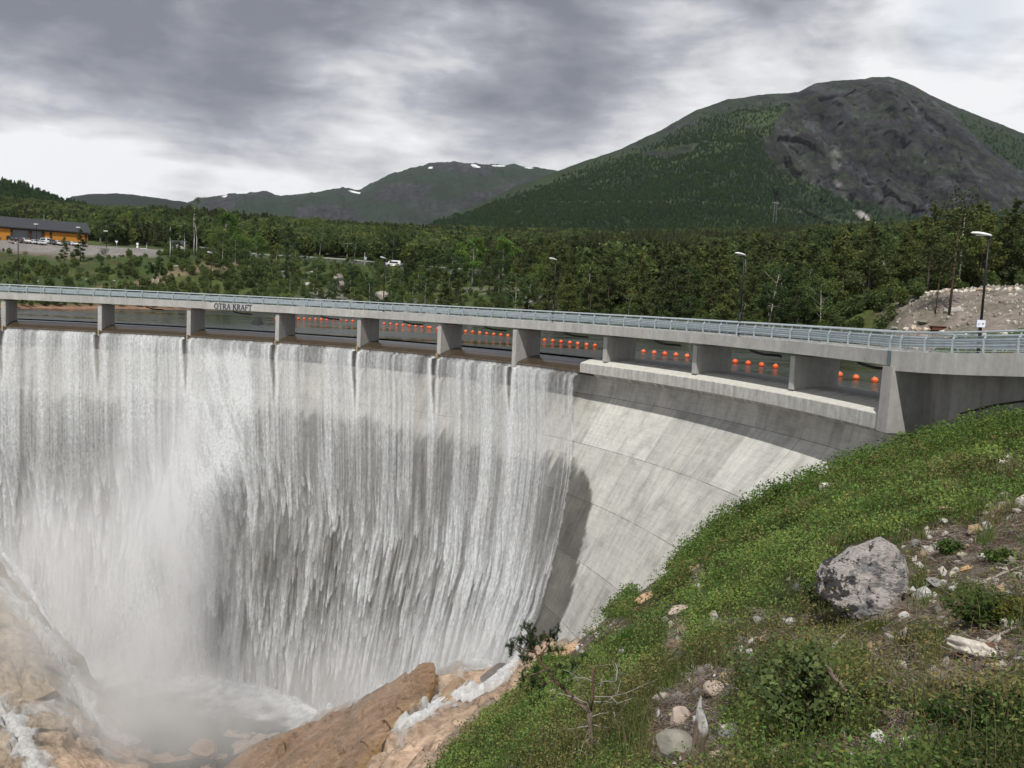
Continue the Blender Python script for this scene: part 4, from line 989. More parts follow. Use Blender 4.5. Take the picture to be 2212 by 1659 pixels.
# slopes of the mountain and hills
def slope_forest(D, n, hr, vmax, seed, pb):
    X, Yd, Z, QX, QY, rock, v = D; rg = np.random.default_rng(seed); nu, nv = X.shape
    i = rg.uniform(0, nu-1.01, n); k = rg.uniform(0, np.searchsorted(v, vmax)-1.01, n)
    i0, k0 = i.astype(int), k.astype(int); fi, fk = i-i0, k-k0
    def bl(A): return (A[i0, k0]*(1-fi)+A[i0+1, k0]*fi)*(1-fk)+(A[i0, k0+1]*(1-fi)+A[i0+1, k0+1]*fi)*fk
    x, y, z, q, qx, qy = bl(X), bl(Yd), bl(Z), bl(rock+0*X), bl(QX), bl(QY)
    ok = (q < .3+.25*rg.random(n)) & ~((np.abs(qy-np.interp(qx, [1200, 1300, 1500, 1700, 1800, 1900, 2000], [437, 437, 436, 452, 474, 490, 500])) < 1.5) & (qx < 1960) & (qx > 1180))
    ok &= (rg.random(n) < sst(vmax+.02, vmax-.25, v[k0]))
    x, y, z = x[ok], y[ok], z[ok]; b = rg.random(len(x)) < pb+.5*(fbm(x*.006, y*.006, seed=seed)-.5)
    instancer('forest', np.stack([x, y, z-.5], 1), rg.uniform(*hr, len(x)), np.where(b, rg.integers(0, 2, len(x)), rg.integers(2, 5, len(x))), 'stuff', LIB2)
slope_forest(BIG, 88000, (4.2, 7.4), .93, 77, .5)
slope_forest(HILL, 7000, (7, 11), 1.0, 78, .4)
# ================================================================== GORGE: rock, pool, falling water, spray
G = []
foot = [(1215, 1385), (1160, 1415), (1100, 1447), (1030, 1462), (960, 1476), (900, 1480), (850, 1500), (760, 1530), (680, 1560), (600, 1590), (540, 1612), (480, 1628), (400, 1640), (330, 1630), (280, 1590), (230, 1525), (170, 1440), (100, 1330), (40, 1245), (0, 1195), (-80, 1100), (-250, 950)]
FT = np.array([face_hit(px, py, .3)[0] for px, py in foot])
G += [tuple(p) for p in FT]
G += [(p[0]-(p[0]-DC[0])*-.06, p[1]-(p[1]-DC[1])*-.06, p[2]-2.5) for p in FT]
GP = [  # pinkish bank at the dam foot
    (1235, 1392, 62), (1300, 1345, 57), (1150, 1452, 56.5), (1060, 1508, 51), (950, 1582, 46), (850, 1655, 42), (1200, 1440, 52), (1110, 1510, 44), (1020, 1580, 38), (930, 1659, 32),
    # channel with white water
    (1040, 1490, 58.5), (960, 1530, 58), (900, 1580, 54), (850, 1625, 51), (800, 1690, 47),
    # foam apron at the foot
    (900, 1505, 69), (760, 1560, 74.5), (650, 1600, 78), (540, 1635, 80),
    # pool
    (430, 1655, 78), (370, 1660, 78), (310, 1650, 79), (380, 1720, 72),
    # left bank
    (255, 1610, 82), (190, 1500, 84), (120, 1400, 86.5), (60, 1310, 89), (0, 1230, 92), (0, 1400, 82), (90, 1500, 79), (180, 1620, 75), (60, 1659, 70), (0, 1600, 71), (-150, 1200, 92), (-200, 1500, 75), (-400, 1300, 80), (60, 1750, 64), (200, 1750, 68)]
G += [tuple(p) for p in px2(GP)]
G += [(-20, 30, -40), (-35, 45, -42), (-60, 40, -38), (-90, 60, -30), (-120, 90, -12), (-110, 60, -15), (-40, 20, -42), (-10, 10, -30)]
# foreground hillside
HP = [(2212, 1659, 3.7), (2000, 1659, 4.3), (1750, 1659, 5.3), (1500, 1659, 7.), (1280, 1655, 10.5), (1100, 1659, 15.), (980, 1650, 22),
      (2212, 1450, 5.6), (2000, 1450, 6.6), (1750, 1450, 8.2), (1500, 1480, 10.2), (1300, 1490, 15), (1150, 1500, 26),
      (2212, 1280, 8.6), (2000, 1290, 10.6), (1750, 1290, 13), (1550, 1300, 17.5), (1400, 1350, 25), (1290, 1400, 38),
      (2212, 1100, 14), (2000, 1130, 17), (1750, 1150, 20.5), (1600, 1180, 26), (1480, 1240, 34),
      (2212, 985, 24), (2050, 1010, 27), (1850, 1065, 30), (1700, 1095, 34), (1560, 1140, 38),
      (2212, 912, 36.5), (2090, 940, 38), (2000, 974, 39), (1850, 1034, 40), (1700, 1080, 41), (1540, 1156, 43), (1480, 1220, 46), (1400, 1272, 50), (1330, 1330, 54), (1268, 1390, 59)]
G += [tuple(p) for p in px2(HP)]
G += [(0, 0, -1.9), (-2, .5, -2.8), (3, 1, -1.75), (6, 0, -1.5), (0, -6, -1.6), (10, 3, -1.6), (-8, 4, -7), (-8, -6, -5), (14, 8, -1.9), (20, 12, -1.6), (30, 20, -1.2), (-15, 8, -17), (14, -8, -.6), (30, 5, .3), (40, 22, .2),
      (22.5, 46, -6.2), (24.5, 41, -4.6), (25, 37, -3.6), (19.5, 49, -8.2), (14.5, 58.5, -15.5), (10, 63, -19.4), (29, 31, -2.), (27, 50, -6), (20, 60, -18), (34, 30, -1.2)]
# behind the foreground bank the slope falls to the river
GR = RBF(G)
def ground(x, y, detail=True):
    x = np.asarray(x, float); y = np.asarray(y, float); z = GR(x, y)
    if detail:
        d = np.hypot(x, y); k = np.clip(d/30, .10, 1.)
        r_ = rockmask(x, y)
        z = z+(1-r_)*((fbm(x*.8, y*.8, o=4, seed=61)-.5)*.42*np.clip(k*2, .35, 1.3)+(fbm(x*.22, y*.22, seed=62)-.5)*.5*k)
        f1, e1 = facets(x+1.2*(fbm(x*.3, y*.3, seed=166)-.5), y, 5.5, 167, .34, .22); f2, e2 = facets(x*.8+y*.5, y-.3*x, 1.7, 168, .40, .30)
        z = z+r_*np.clip(k, .3, 1)*(f1*.8+f2*.65-.7*sst(.10, .0, e1)-.25*sst(.08, 0, e2))
        u = x*.72+y*.69; w = -x*.69+y*.72           # strata of the gorge rock run with the valley side
        z = z+r_*((ridged(u*.10+.3*fbm(x*.1, y*.1, seed=64), w*.38, 5, 63)-.55)*1.3+(fbm(u*.5, w*1.6, seed=65)-.5)*.7+(ridged(u*.35, w*1.3, 3, 165)-.5)*.7)*np.clip(k, .3, 1)
    return z
_gl = np.array([(p[0], p[1]) for p in px2([(1262, 1372, 58), (1200, 1430, 53), (1120, 1498, 45), (1030, 1570, 37), (935, 1659, 29)])])
def rockmask(x, y):
    # gorge side of the grass edge line
    l = _gl[np.argsort(_gl[:, 0])]; yy = np.interp(x, l[:, 0], l[:, 1])
    far = (y-yy)/2.2
    left = (np.interp(y, [-10, 8, 20, 29], [-9, -11, -7, -3.2])-x)/1.5
    return sst(0, 1, np.where(y > 28, np.where(x > l[-1, 0], 0, far), left)+(fbm(x*.5, y*.5, seed=66)-.5)*.9)
# ---- gorge rock
gx = np.linspace(-100, 12, 470); gy = np.linspace(24, 108, 420)
X2, Y2 = np.meshgrid(gx, gy, indexing='ij'); Zg = ground(X2, Y2)
thg = np.degrees(np.arctan2(Y2-DC[1], X2-DC[0])); rg_ = np.hypot(X2-DC[0], Y2-DC[1])
ZPOOL = float(at(400, 1650, 78)[2])-.2
n_a = fbm(X2*.15, Y2*.15, seed=67); n_b = fbm(X2*.9, Y2*.9, seed=68)
u_ = X2*.72+Y2*.69; w_ = -X2*.69+Y2*.72
strat = fbm(u_*.12, w_*1.1, seed=69)
leftb = sst(-34, -42, X2)
pink = np.array((.44, .32, .23)); grey = np.array((.20, .175, .15)); brown = np.array((.20, .115, .065))
c = pink*(.62+.75*strat[..., None]); f = sst(.5, .68, n_a)[..., None]; c = c*(1-f*.6)+grey*(.6+.8*n_b[..., None])*f*.6
c = c*(1-leftb[..., None])+(np.array((.33, .265, .195))*(.5+1.*n_b[..., None]))*leftb[..., None]
cr_ = sst(.80, .93, ridged(u_*.12, w_*.25, 4, 70))[..., None]; c = c*(1-.75*cr_)
wetk = sst(5, 1.2, np.abs(rg_-66)*0+np.maximum(0, Zg-(ZPOOL+1.2)))[..., None]*0
m, N = new_mat('gorge_rock'); cc = N('ShaderNodeAttribute', attribute_name='col'); P = N('ShaderNodeNewGeometry', out=0)
nn = N.noise(N.mapping(P, (.6, 1.6, 1.6), (0, 0, 0), (0, 0, -.76)), 1.6, 7, .65); cc = N.mix(1., cc, N.ramp(nn, [(.3, .55), (.7, 1.35)]), 'MULTIPLY')
finish(N, cc, .5, bump=nn, bstr=.9, bdist=.35, spec=.4); M_GORGE = m
M_GORGE_B = M_GORGE
Vg = np.stack([X2, Y2, Zg], -1).reshape(-1, 3); GF = grid_faces(len(gx), len(gy))
_q = project(Vg); sp_ = inpoly(_q[:, 0], _q[:, 1], [(455, 1690), (470, 1650), (560, 1605), (650, 1570), (740, 1532), (830, 1488), (905, 1452), (940, 1450), (945, 1478), (880, 1555), (840, 1600), (800, 1650), (740, 1760), (500, 1800)])
Vg[:, 2] -= 2.6*(sp_ & (Vg[:, 1] > 50))+.3*(1-rockmask(Vg[:, 0], Vg[:, 1]))
cut = (rg_ > rface(thg, Zg)+1.5)
GF = GF[~cut.ravel()[GF].any(1)]
tag(obj('river_gorge', mesh_np('river_gorge', Vg, GF, M_GORGE, True, {'col': c.reshape(-1, 3)})), kind='structure')
def hit(px, py, f=None, y0=2.2, y1=110.):
    d = rays([(px, py)])[0]; Y = np.geomspace(y0, y1, 700); P_ = d[None]*Y[:, None]
    z = (f or ground)(P_[:, 0], P_[:, 1]); below_ = P_[:, 2] < z
    if not below_.any():
        g_ = np.where(Y > 12, (P_[:, 2]-z)/Y, 9); k = int(np.argmin(g_)); return np.array([P_[k, 0], P_[k, 1], z[k]])
    k = max(1, int(np.argmax(below_)))
    a = (P_[k-1, 2]-z[k-1]); b = (z[k]-P_[k, 2]); t = a/(a+b) if a+b > 0 else 0
    return P_[k-1]*(1-t)+P_[k]*t
# ---- brown ledge: a slab with a broken right-hand edge
def slab(name, label, cat, top, depth, colf, seed, rough=.35, nu=90, nv=36, strata=1., lift=.0):
    """top: two pixel polylines (far edge, near edge) of the slab surface with depths; closed down to its root"""
    A = np.array([at(*p) for p in top[0]]); B = np.array([at(*p) for p in top[1]])
    def rs(P_, n):
        l = np.r_[0, np.cumsum(np.linalg.norm(np.diff(P_, axis=0), axis=1))]; t = np.linspace(0, l[-1], n); return np.stack([np.interp(t, l, P_[:, i]) for i in range(3)], 1)
    A, B = rs(A, nu), rs(B, nu); t = np.linspace(0, 1, nv)[None, :, None]
    S = A[:, None]*(1-t)+B[:, None]*t
    uu = np.linspace(0, 1, nu)[:, None]+0*t[..., 0]; vv = t[..., 0]+0*uu
    bul = np.sin(np.pi*vv)**.6*.8*np.sin(np.pi*np.clip(uu, .0, 1))**.3
    n1_ = ridged(uu*5+vv*1.2, vv*9*strata, 5, seed)-.55; n2_ = fbm(uu*22, vv*16, seed=seed+1)-.5
    fa, fe = facets(S[..., 0]*.7+S[..., 1]*.5, S[..., 1]*1.2-S[..., 0]*.4, 2.6, seed+7, .22, .16); S[..., 2] += bul*.6+n1_*.6+n2_*.35+lift+fa*.8-.3*sst(.07, 0, fe)
    e = fbm(uu*14, vv*0+1, seed=seed+2)-.5
    S[..., 0] += e*1.5*(vv > .8)+.2*n2_; S[..., 1] += e*1.0*(vv > .8)
    # front face drops from the near edge in ragged steps
    k = 14; fr = []
    for j in range(1, k+1):
        f_ = j/k; nn = fbm(np.linspace(0, 1, nu)*16, np.full(nu, f_*5.), seed=seed+3)-.5; n3 = ridged(np.linspace(0, 1, nu)*9, np.full(nu, f_*3.), 3, seed+4)-.5
        row = S[:, -1].copy(); row[:, 2] -= depth*f_; off = (nn*1.6+n3*1.2)*math.sin(min(1, f_*1.6)*math.pi/2)
        dirn = (B-A); dirn = dirn/np.linalg.norm(dirn, axis=1)[:, None]
        row += dirn*(off+.15*depth*f_)[:, None]*np.array([1, 1, .2]); fr.append(row)
    S = np.concatenate([S, np.array(fr).transpose(1, 0, 2)], 1)
    back = S[:, :1].copy(); back[..., 2] -= depth
    S = np.concatenate([back, S], 1); m_ = S.shape[1]
    pu = np.linspace(0, 1, nu)[:, None]+0*S[..., 0]; pv = (np.arange(m_)-1)[None, :]/nv+0*S[..., 0]
    c = colf(S, pu, pv)
    ends = [np.arange(m_)[None, ::-1], (np.arange(m_)+(nu-1)*m_)[None, :]]
    me = mesh_np(name, S.reshape(-1, 3), [grid_faces(nu, m_)]+ends, slab_mat(name+'_'+str(seed), rough), True, {'col': c.reshape(-1, 3)})
    return tag(obj(name, me), label, cat)
def slab_mat(name, rough):
    m, N = new_mat(name); cc = N('ShaderNodeAttribute', attribute_name='col'); P = N('ShaderNodeNewGeometry', out=0)
    n1 = N.noise(N.mapping(P, (.45, 2.2, 2.2), (0, 0, 0), (0, .35, .5)), 1.5, 8, .7); n2 = N.noise(P, 5., 7, .7)
    cc = N.mix(1., cc, N.ramp(n1, [(.3, .55), (.7, 1.3)]), 'MULTIPLY'); cc = N.mix(.8, cc, N.ramp(n2, [(.3, .7), (.7, 1.25)]), 'MULTIPLY')
    film = N.ramp(N.noise(N.mapping(P, (.25, 1.4, 1.), (5, 0, 0), (0, .35, .6)), 1.1, 6, .6), [(.60, 0.), (.68, 1.)]); cc = N.mix(N.math('MULTIPLY', film, .45), cc, (.50, .49, .48))
    finish(N, cc, rough, bump=N.math('ADD', n1, N.math('MULTIPLY', n2, .4)), bstr=1., bdist=.4, spec=.5); return m
def col_slab(S, u, v):
    n = fbm(S[..., 0]*.5, S[..., 1]*.5, seed=701); n2_ = fbm(u*10, v*14, seed=702); st = fbm(u*6, v*22, seed=703)
    c = np.array((.37, .24, .155))*(.65+.8*n[..., None]); c = c*(1-.5*sst(.5, .7, st)[..., None])+np.array((.27, .185, .115))*(.5*sst(.5, .7, st)[..., None])
    edge = sst(.84, .98, v)*sst(.1, .35, n2_+.1)
    oc = np.array((.40, .245, .105))*(.45+1.0*n2_[..., None]); c = c*(1-edge[..., None])+oc*edge[..., None]
    dk = sst(.56, .70, fbm(u*20, v*6, seed=704))*sst(.95, 1.05, v); c = c*(1-.8*dk[..., None])
    tipk = sst(.78, .95, u)*(v < 1)[...]*.55; c = c*(1-tipk[..., None])+np.array((.30, .17, .075))*(.6+.7*n2_[..., None])*tipk[..., None]
    return c
slab('rock_ledge', 'long orange-brown wet rock ledge tilting out of the foam at the waterfall foot', 'rock',
     [[(470, 1665, 77), (560, 1612, 76), (650, 1575, 74), (740, 1535, 72), (830, 1490, 69.5), (905, 1450, 67.5), (935, 1443, 66.6)],
      [(700, 1740, 58), (770, 1690, 58), (800, 1650, 59), (840, 1600, 60), (880, 1555, 61.5), (925, 1505, 63.5), (945, 1475, 65)]], 7., col_slab, 710, lift=.2)
def rock_mesh(name, sx_, sy_, sz_, seed, col, mat=None, sub=4, amp=.28, flat=.0, colf=None):
    bm = bmesh.new(); bmesh.ops.create_icosphere(bm, subdivisions=sub, radius=1)
    co = np.array([v.co[:] for v in bm.verts]); Fi = np.array([[v.index for v in f.verts] for f in bm.faces]); bm.free()
    rg = np.random.default_rng(seed)
    # planar cuts give broken faces
    for _ in range(13):
        n = rg.normal(size=3); n /= np.linalg.norm(n); d_ = rg.uniform(.50, .86); s = co@n; co = co-np.maximum(0, s-d_)[:, None]*n*.98
    n_ = (fbm(co[:, 0]*1.6+seed, co[:, 1]*1.6, co[:, 2]*1.6, seed=seed)-.5)*amp+(fbm(co[:, 0]*6, co[:, 1]*6+seed, co[:, 2]*6, seed=seed+1)-.5)*amp*.35
    co = co*(1+n_)[:, None]; co[:, 2] = np.where(co[:, 2] < -.45, -.45, co[:, 2]) if flat else co[:, 2]
    if colf: c = colf(co)
    else:
        k = fbm(co[:, 0]*3+seed, co[:, 1]*3, co[:, 2]*3, seed=seed+2); c = np.array(col)*(.75+.5*k)[:, None]
    return mesh_np(name, co*np.array([sx_, sy_, sz_]), Fi, mat or M_ROCKC, False, {'col': c})
# boulders on the left bank and by the pool
brown_r = (.22, .165, .115)
LB = [(52, 1500, 79, 4.2, 2.6, 2.0, 'cracked tan rock block at the left edge, beneath the spray'), (150, 1610, 76.5, 3.4, 2.4, 1.6, 'dark brown block next to the white cascade at the lower left'), (215, 1640, 77, 2.2, 1.6, 1.2, 'tan angular block at the pool edge on the left bank'),
      (440, 1606, 79, 1.6, 1.1, .8, 'small brown boulder in the pool between spray and ledge'), (905, 1565, 57.5, 1.8, 1.2, .9, 'ochre boulder in the shallow channel beside the brown ledge'), (1075, 1462, 62, 2.4, 1.5, 1.1, 'dark grey ribbed rock beside the foam near the little pine'), (985, 1500, 61, 2.2, 1.4, 1., 'pale brown wet boulder right of the white foam')]
for i, (px, py, Y, a, b, c_, lab) in enumerate(LB):
    p = at(px, py, Y); me = rock_mesh('boulder', a, b, c_, 720+i, [(.25, .19, .13), (.15, .12, .095), (.235, .175, .115), (.26, .16, .09), (.34, .23, .12), (.12, .105, .095), (.29, .20, .125)][i], attr_col('wet_rock', rough=.4, mulvar=(.8, .35), spec=.5) if 'wet_rock' not in bpy.data.materials else bpy.data.materials['wet_rock'], 5, .3)
    tag(obj('boulder', me, loc=tuple(p-np.array([0, 0, c_*.3])), rot=(0, R(-18 if i < 3 else 8), R(35+i*40))), lab, 'boulder')
# pool
m, N = new_mat('gorge_pool'); P = N('ShaderNodeNewGeometry', out=0)
finish(N, (.020, .028, .022), .08, bump=N.noise(P, 1.4, 6, .6), bstr=.6, bdist=.3, spec=.5)
me = bpy.data.meshes.new('pool_water'); me.from_pydata([(-75, 50, ZPOOL), (-16, 50, ZPOOL), (-16, 95, ZPOOL), (-75, 95, ZPOOL)], [], [(0, 1, 2, 3)]); me.materials.append(m)
tag(obj('pool_water', me), kind='structure')
# ---- falling water
ZF_T = lambda th: np.interp(th, np.degrees(np.arctan2(FT[:, 1]-DC[1], FT[:, 0]-DC[0])), FT[:, 2])   # foot height along the wall
nth, nd = 1500, 640
th1 = 118.
THv = np.linspace(0, 1, nth)[:, None]
dv = np.linspace(0, 1, nd)[None, :]**1.0*41.
def th_r(d): return th_edge(ZLIP-d)
TH = th_r(dv)+(th1-th_r(dv))*THv; DD = dv+0*TH
ZZ = ZLIP-DD
S_ = np.radians(TH-36.9)*73.; S0 = np.radians((36.9+(th1-36.9)*THv)+0*DD-36.9)*73.   # arc length at the crest
def pxy(th, d): return None
# domain warp
wv = S0+.15*DD+.55*(fbm(S0*.35, DD*.10, seed=801)-.5)*sst(2, 12, DD)+.25*(fbm(S0*1.3, DD*.3, seed=802)-.5)*sst(3, 14, DD)
top = 1-sst(2., 13., DD+(fbm(S0*.4, DD*.05, seed=803)-.5)*9)
low = sst(11, 19, DD+(fbm(S0*.25, DD*.05, seed=804)-.5)*6)
midk = 1-np.clip(top+low, 0, 1)
str1 = fbm(S0*2.6, DD*.045, o=4, seed=805); str2 = fbm(S0*.55, DD*.03, o=3, seed=806); str3 = fbm(S0*6.5, DD*.12, o=2, seed=807)
drop = vnoise(S0*7, DD*2.4-str1*6, 0., 808)*.6+vnoise(S0*13, DD*4.5, 0., 809)*.4
a_top = sst(.28, .70, .34*str1+.46*str2+.20*str3)*.46+.27+.26*(drop-.5)
a_mid = .22+sst(.34, .70, .38*str1+.44*str2+.18*str3)*(.34+.40*drop)+.10*(drop-.5)
def comet(w, L, seed, dens):
    s = wv+L*.02*(fbm(wv*.8, DD*.25, seed=seed+3)-.5); col = np.floor(s/w+seed*.37); lo = np.abs(s/w+seed*.37-col-.5)*2
    h = _h(col, col*0, col*0, seed); Lc = L*(.7+.8*_h(col, col*0+3, col*0, seed))
    ph = DD/Lc+h*7+.55*lo**1.2*(w/.9)+.35*(fbm(s*1.7, DD*.8, seed=seed+4)-.5); cell = np.floor(ph); f = ph-cell
    on = _h(col, cell, col*0+5, seed) < dens
    br_ = (1-lo**2)
    return on*br_*(f**1.6*(1-sst(.95, 1., f)))*(.55+.7*_h(col, cell, col*0+9, seed))
cm = np.maximum.reduce([comet(.95, 4.6, 811, .58), comet(1.6, 7.5, 812, .50)*.95, comet(.55, 2.6, 813, .52)*.75, comet(2.5, 10., 814, .42)*.85])
cm = cm*(.62+.6*vnoise(S0*5, DD*1.5, 0., 815))
strw = fbm(wv*1.6, DD*.09, o=4, seed=830); a_low = np.clip(.80*cm+.10+.26*sst(.40, .66, str2)+.60*(strw-.45)+.42*(fbm(wv*4.2, DD*.13, o=3, seed=833)-.47)+.14*(drop-.5), 0, 1)
# broad heavier and thinner bays
heavy = .16*(vnoise(S0*.09+3, 0*S0, 0., 816)-.5)*2
al = a_top*top+a_mid*midk+a_low*low+heavy
al = al+low*.20*sst(38, 26, S0)*sst(0., 3., S0+3)*(.6+.8*(strw-.3))
# notches behind each pier nose: the sheet is parted and closes lower down
for tp in PIER_TH[:7]:
    s0 = math.radians(tp-36.9)*73.
    hl = 5+5*vnoise(np.array([s0]), np.array([.5]), 0., 5)[0]; hw = np.interp(DD/hl, [0, .1, .5, 1.], [.36, .30, .16, -.15]); ed_ = sst(-.12, .30, np.abs(S0-s0+.5*(fbm(DD*.5, DD*0+s0, seed=840)-.5))-hw+.25*(str3-.5))
    al = al*lerp(1, ed_, sst(1.15, .6, DD/hl))
    ridge_ = np.exp(-((np.abs(S0-s0)-hw-.25)/.22)**2)*sst(12, 2, DD); al = al+.35*ridge_
# turbulent heavy bay with the jet that turns to spray
sj0 = math.radians(75.6-36.9)*73.
drift = S0-sj0-np.interp(DD, [0, 6, 14, 26, 41], [0, .6, 4.0, 10., 15.])*.62
jet = np.exp(-(drift/np.interp(DD, [0, 8, 18, 41], [4.6, 4.2, 5., 8.]))**4)*sst(.5, 3, DD)
jn_ = sst(.34, .64, fbm(wv*.9+.22*DD, DD*.16, o=6, seed=821, g=.6)); al = al*(1-jet*.6)+jet*(.50+.50*jn_)
# bare dark window to the right of the jet
win = np.exp(-(((S0-math.radians(71.-36.9)*73)/6.2)**2+((DD-23.5)/6.2)**2)**1.5)
al = al*(1-.55*win*(1-.8*sst(.5, .7, fbm(wv*.35, DD*.2, seed=822))))
win2 = np.exp(-(((S0-math.radians(89.5-36.9)*73)/9)**2+((DD-16)/5.)**2)**1.5); al = al*(1-.35*win2)
# fade at the right-hand edge, merge into foam at the foot
edge_s = (TH-th_r(dv))*math.pi/180*70; al = al*(1+.35*sst(3.5, .5, edge_s))*sst(0., .40, edge_s-.25*vnoise(DD*2.2, S0*0+2, 0., 823)-.15*vnoise(DD*9, S0*0, 0., 824))
footz = ZF_T(TH); toft = ZZ-footz
al = np.maximum(al, sst(5.5, .2, toft+(str1-.5)*5)*(.70+.4*(fbm(S0*.6, DD*.4, seed=825)-.5)))
al = np.clip(al, 0, .90)*sst(0, .12, DD+.03)
ra = 73.0-2*np.sqrt(np.maximum(DD-.05, 0)/4.9)*.92; rb = rface(TH, ZZ)-.38; kk = 1.6*sst(.5, 5, DD)+.01
hh = np.clip(.5+.5*(rb-ra)/kk, 0, 1); rw = rb*(1-hh)+ra*hh-kk*hh*(1-hh)
rw = rw-.06*al-.45*jet*sst(2, 10, DD)-low*(.16*cm+.12*str2)-jet*sst(6, 22, DD)*2.2
# rounded brink that joins the crest
rw = np.where(DD < .35, 73.02+.06*(1-DD/.35), rw)
V = cyl(rw, TH, np.where(DD < .4, ZLIP+.06-DD*1.1, ZZ)).reshape(-1, 3)
Fq = grid_faces(nth, nd); below = (toft < -1.2).ravel()
thin = (al < .004).ravel()
Fq = Fq[~(below[Fq].all(1) | thin[Fq].all(1))]
m, N = new_mat('falling_water'); P = N('ShaderNodeNewGeometry', out=0)
a_ = N('ShaderNodeAttribute', attribute_name='foam', out=2)
fn = N.noise(N.mapping(P, (2.2, 2.2, .55)), 3.2, 5, .65); gn = N.noise(N.mapping(P, (1.2, 1.2, .8)), 3.6, 4, .6)
a2 = N.math('MULTIPLY', N.math('MULTIPLY', a_, N.ramp(fn, [(.30, .78), (.62, 1.12)])), N.ramp(gn, [(.32, .80), (.5, 1.), (.66, 1.15)]), clamp=True)
df = N.n.new('ShaderNodeBsdfDiffuse'); df.inputs[0].default_value = (.72, .74, .75, 1)
tl = N.n.new('ShaderNodeBsdfTranslucent'); tl.inputs[0].default_value = (.70, .72, .74, 1)
tr = N.n.new('ShaderNodeBsdfTransparent')
m1 = N.n.new('ShaderNodeMixShader'); m1.inputs[0].default_value = .28; N.l.new(df.outputs[0], m1.inputs[1]); N.l.new(tl.outputs[0], m1.inputs[2])
m2 = N.n.new('ShaderNodeMixShader'); N.l.new(a2, m2.inputs[0]); N.l.new(tr.outputs[0], m2.inputs[1]); N.l.new(m1.outputs[0], m2.inputs[2])
bp = N.n.new('ShaderNodeBump'); bp.inputs['Strength'].default_value = .22; bp.inputs['Distance'].default_value = .25; N.l.new(N.math('ADD', a_, N.math('MULTIPLY', fn, .6)), bp.inputs['Height']); N.l.new(bp.outputs[0], df.inputs['Normal'])
o_ = N.n.new('ShaderNodeOutputMaterial'); N.l.new(m2.outputs[0], o_.inputs[0]); M_FALL = m
tag(obj('waterfall', mesh_np('waterfall', V, Fq, M_FALL, True, {'foam': al.ravel()})), kind='structure')
# thin sheet of water sliding over the crest
# ---- foam on the rock: a sheet just above the gorge surface where the water lands and runs off
gx = np.linspace(-75, 8, 560); gy = np.linspace(46, 106, 420)
X2, Y2 = np.meshgrid(gx, gy, indexing='ij'); Zf = ground(X2, Y2)+.12
thg = np.degrees(np.arctan2(Y2-DC[1], X2-DC[0])); rg_ = np.hypot(X2-DC[0], Y2-DC[1])
dist = np.maximum(0, np.interp(thg, np.degrees(np.arctan2(FT[:, 1]-DC[1], FT[:, 0]-DC[0]))[np.argsort(np.degrees(np.arctan2(FT[:, 1]-DC[1], FT[:, 0]-DC[0])))], np.hypot(FT[:, 0]-DC[0], FT[:, 1]-DC[1])[np.argsort(np.degrees(np.arctan2(FT[:, 1]-DC[1], FT[:, 0]-DC[0])))])-rg_)
nf = fbm(X2*.5, Y2*.5, o=5, seed=831); nf2 = fbm(X2*1.8, Y2*1.8, o=4, seed=832)
fo = sst(6.5, 1., dist+(nf-.5)*9)*(thg > 30.6)*.95
def ribbon(pts, w, k=1.):
    Pp = np.array([hit(px, py)[:2] for px, py in pts]); d_ = np.full(X2.shape, 1e9)
    for a, b in zip(Pp[:-1], Pp[1:]):
        ab = b-a; t = np.clip(((X2-a[0])*ab[0]+(Y2-a[1])*ab[1])/(ab@ab), 0, 1); d_ = np.minimum(d_, np.hypot(X2-a[0]-t*ab[0], Y2-a[1]-t*ab[1]))
    return k*sst(w, w*.25, d_+(nf2-.5)*w*1.5)
for pts, w, k in [([(1060, 1476), (1000, 1498), (950, 1520), (915, 1545)], 2.2, .95), ([(905, 1555), (870, 1600)], .7, .4), ([(-20, 1240), (60, 1330), (130, 1430), (170, 1500), (215, 1560), (270, 1610)], 1.7, .9), ([(-10, 1530), (40, 1590), (75, 1650), (100, 1700)], 1.7, .85), ([(170, 1500), (110, 1530), (50, 1540)], .7, .5), ([(1090, 1450), (1040, 1490)], 1.6, .9), ([(130, 1540), (190, 1590), (240, 1640)], .8, .5)]:
    fo = np.maximum(fo, ribbon(pts, w, k))
fo = fo*(.45+.9*nf2)
fo = np.clip(fo, 0, 1)
Zf = np.maximum(Zf, ZPOOL+.05)+fo*.22*nf2+.5*sst(2.5, 0, dist)*fo
GF = grid_faces(len(gx), len(gy)); bad = ((fo < .02) | (rg_ > rface(thg, Zf)+.4)).ravel(); GF = GF[~bad[GF].all(1)]
tag(obj('river_foam', mesh_np('river_foam', np.stack([X2, Y2, Zf], -1).reshape(-1, 3), GF, M_FALL, True, {'foam': fo.ravel()})), kind='structure')
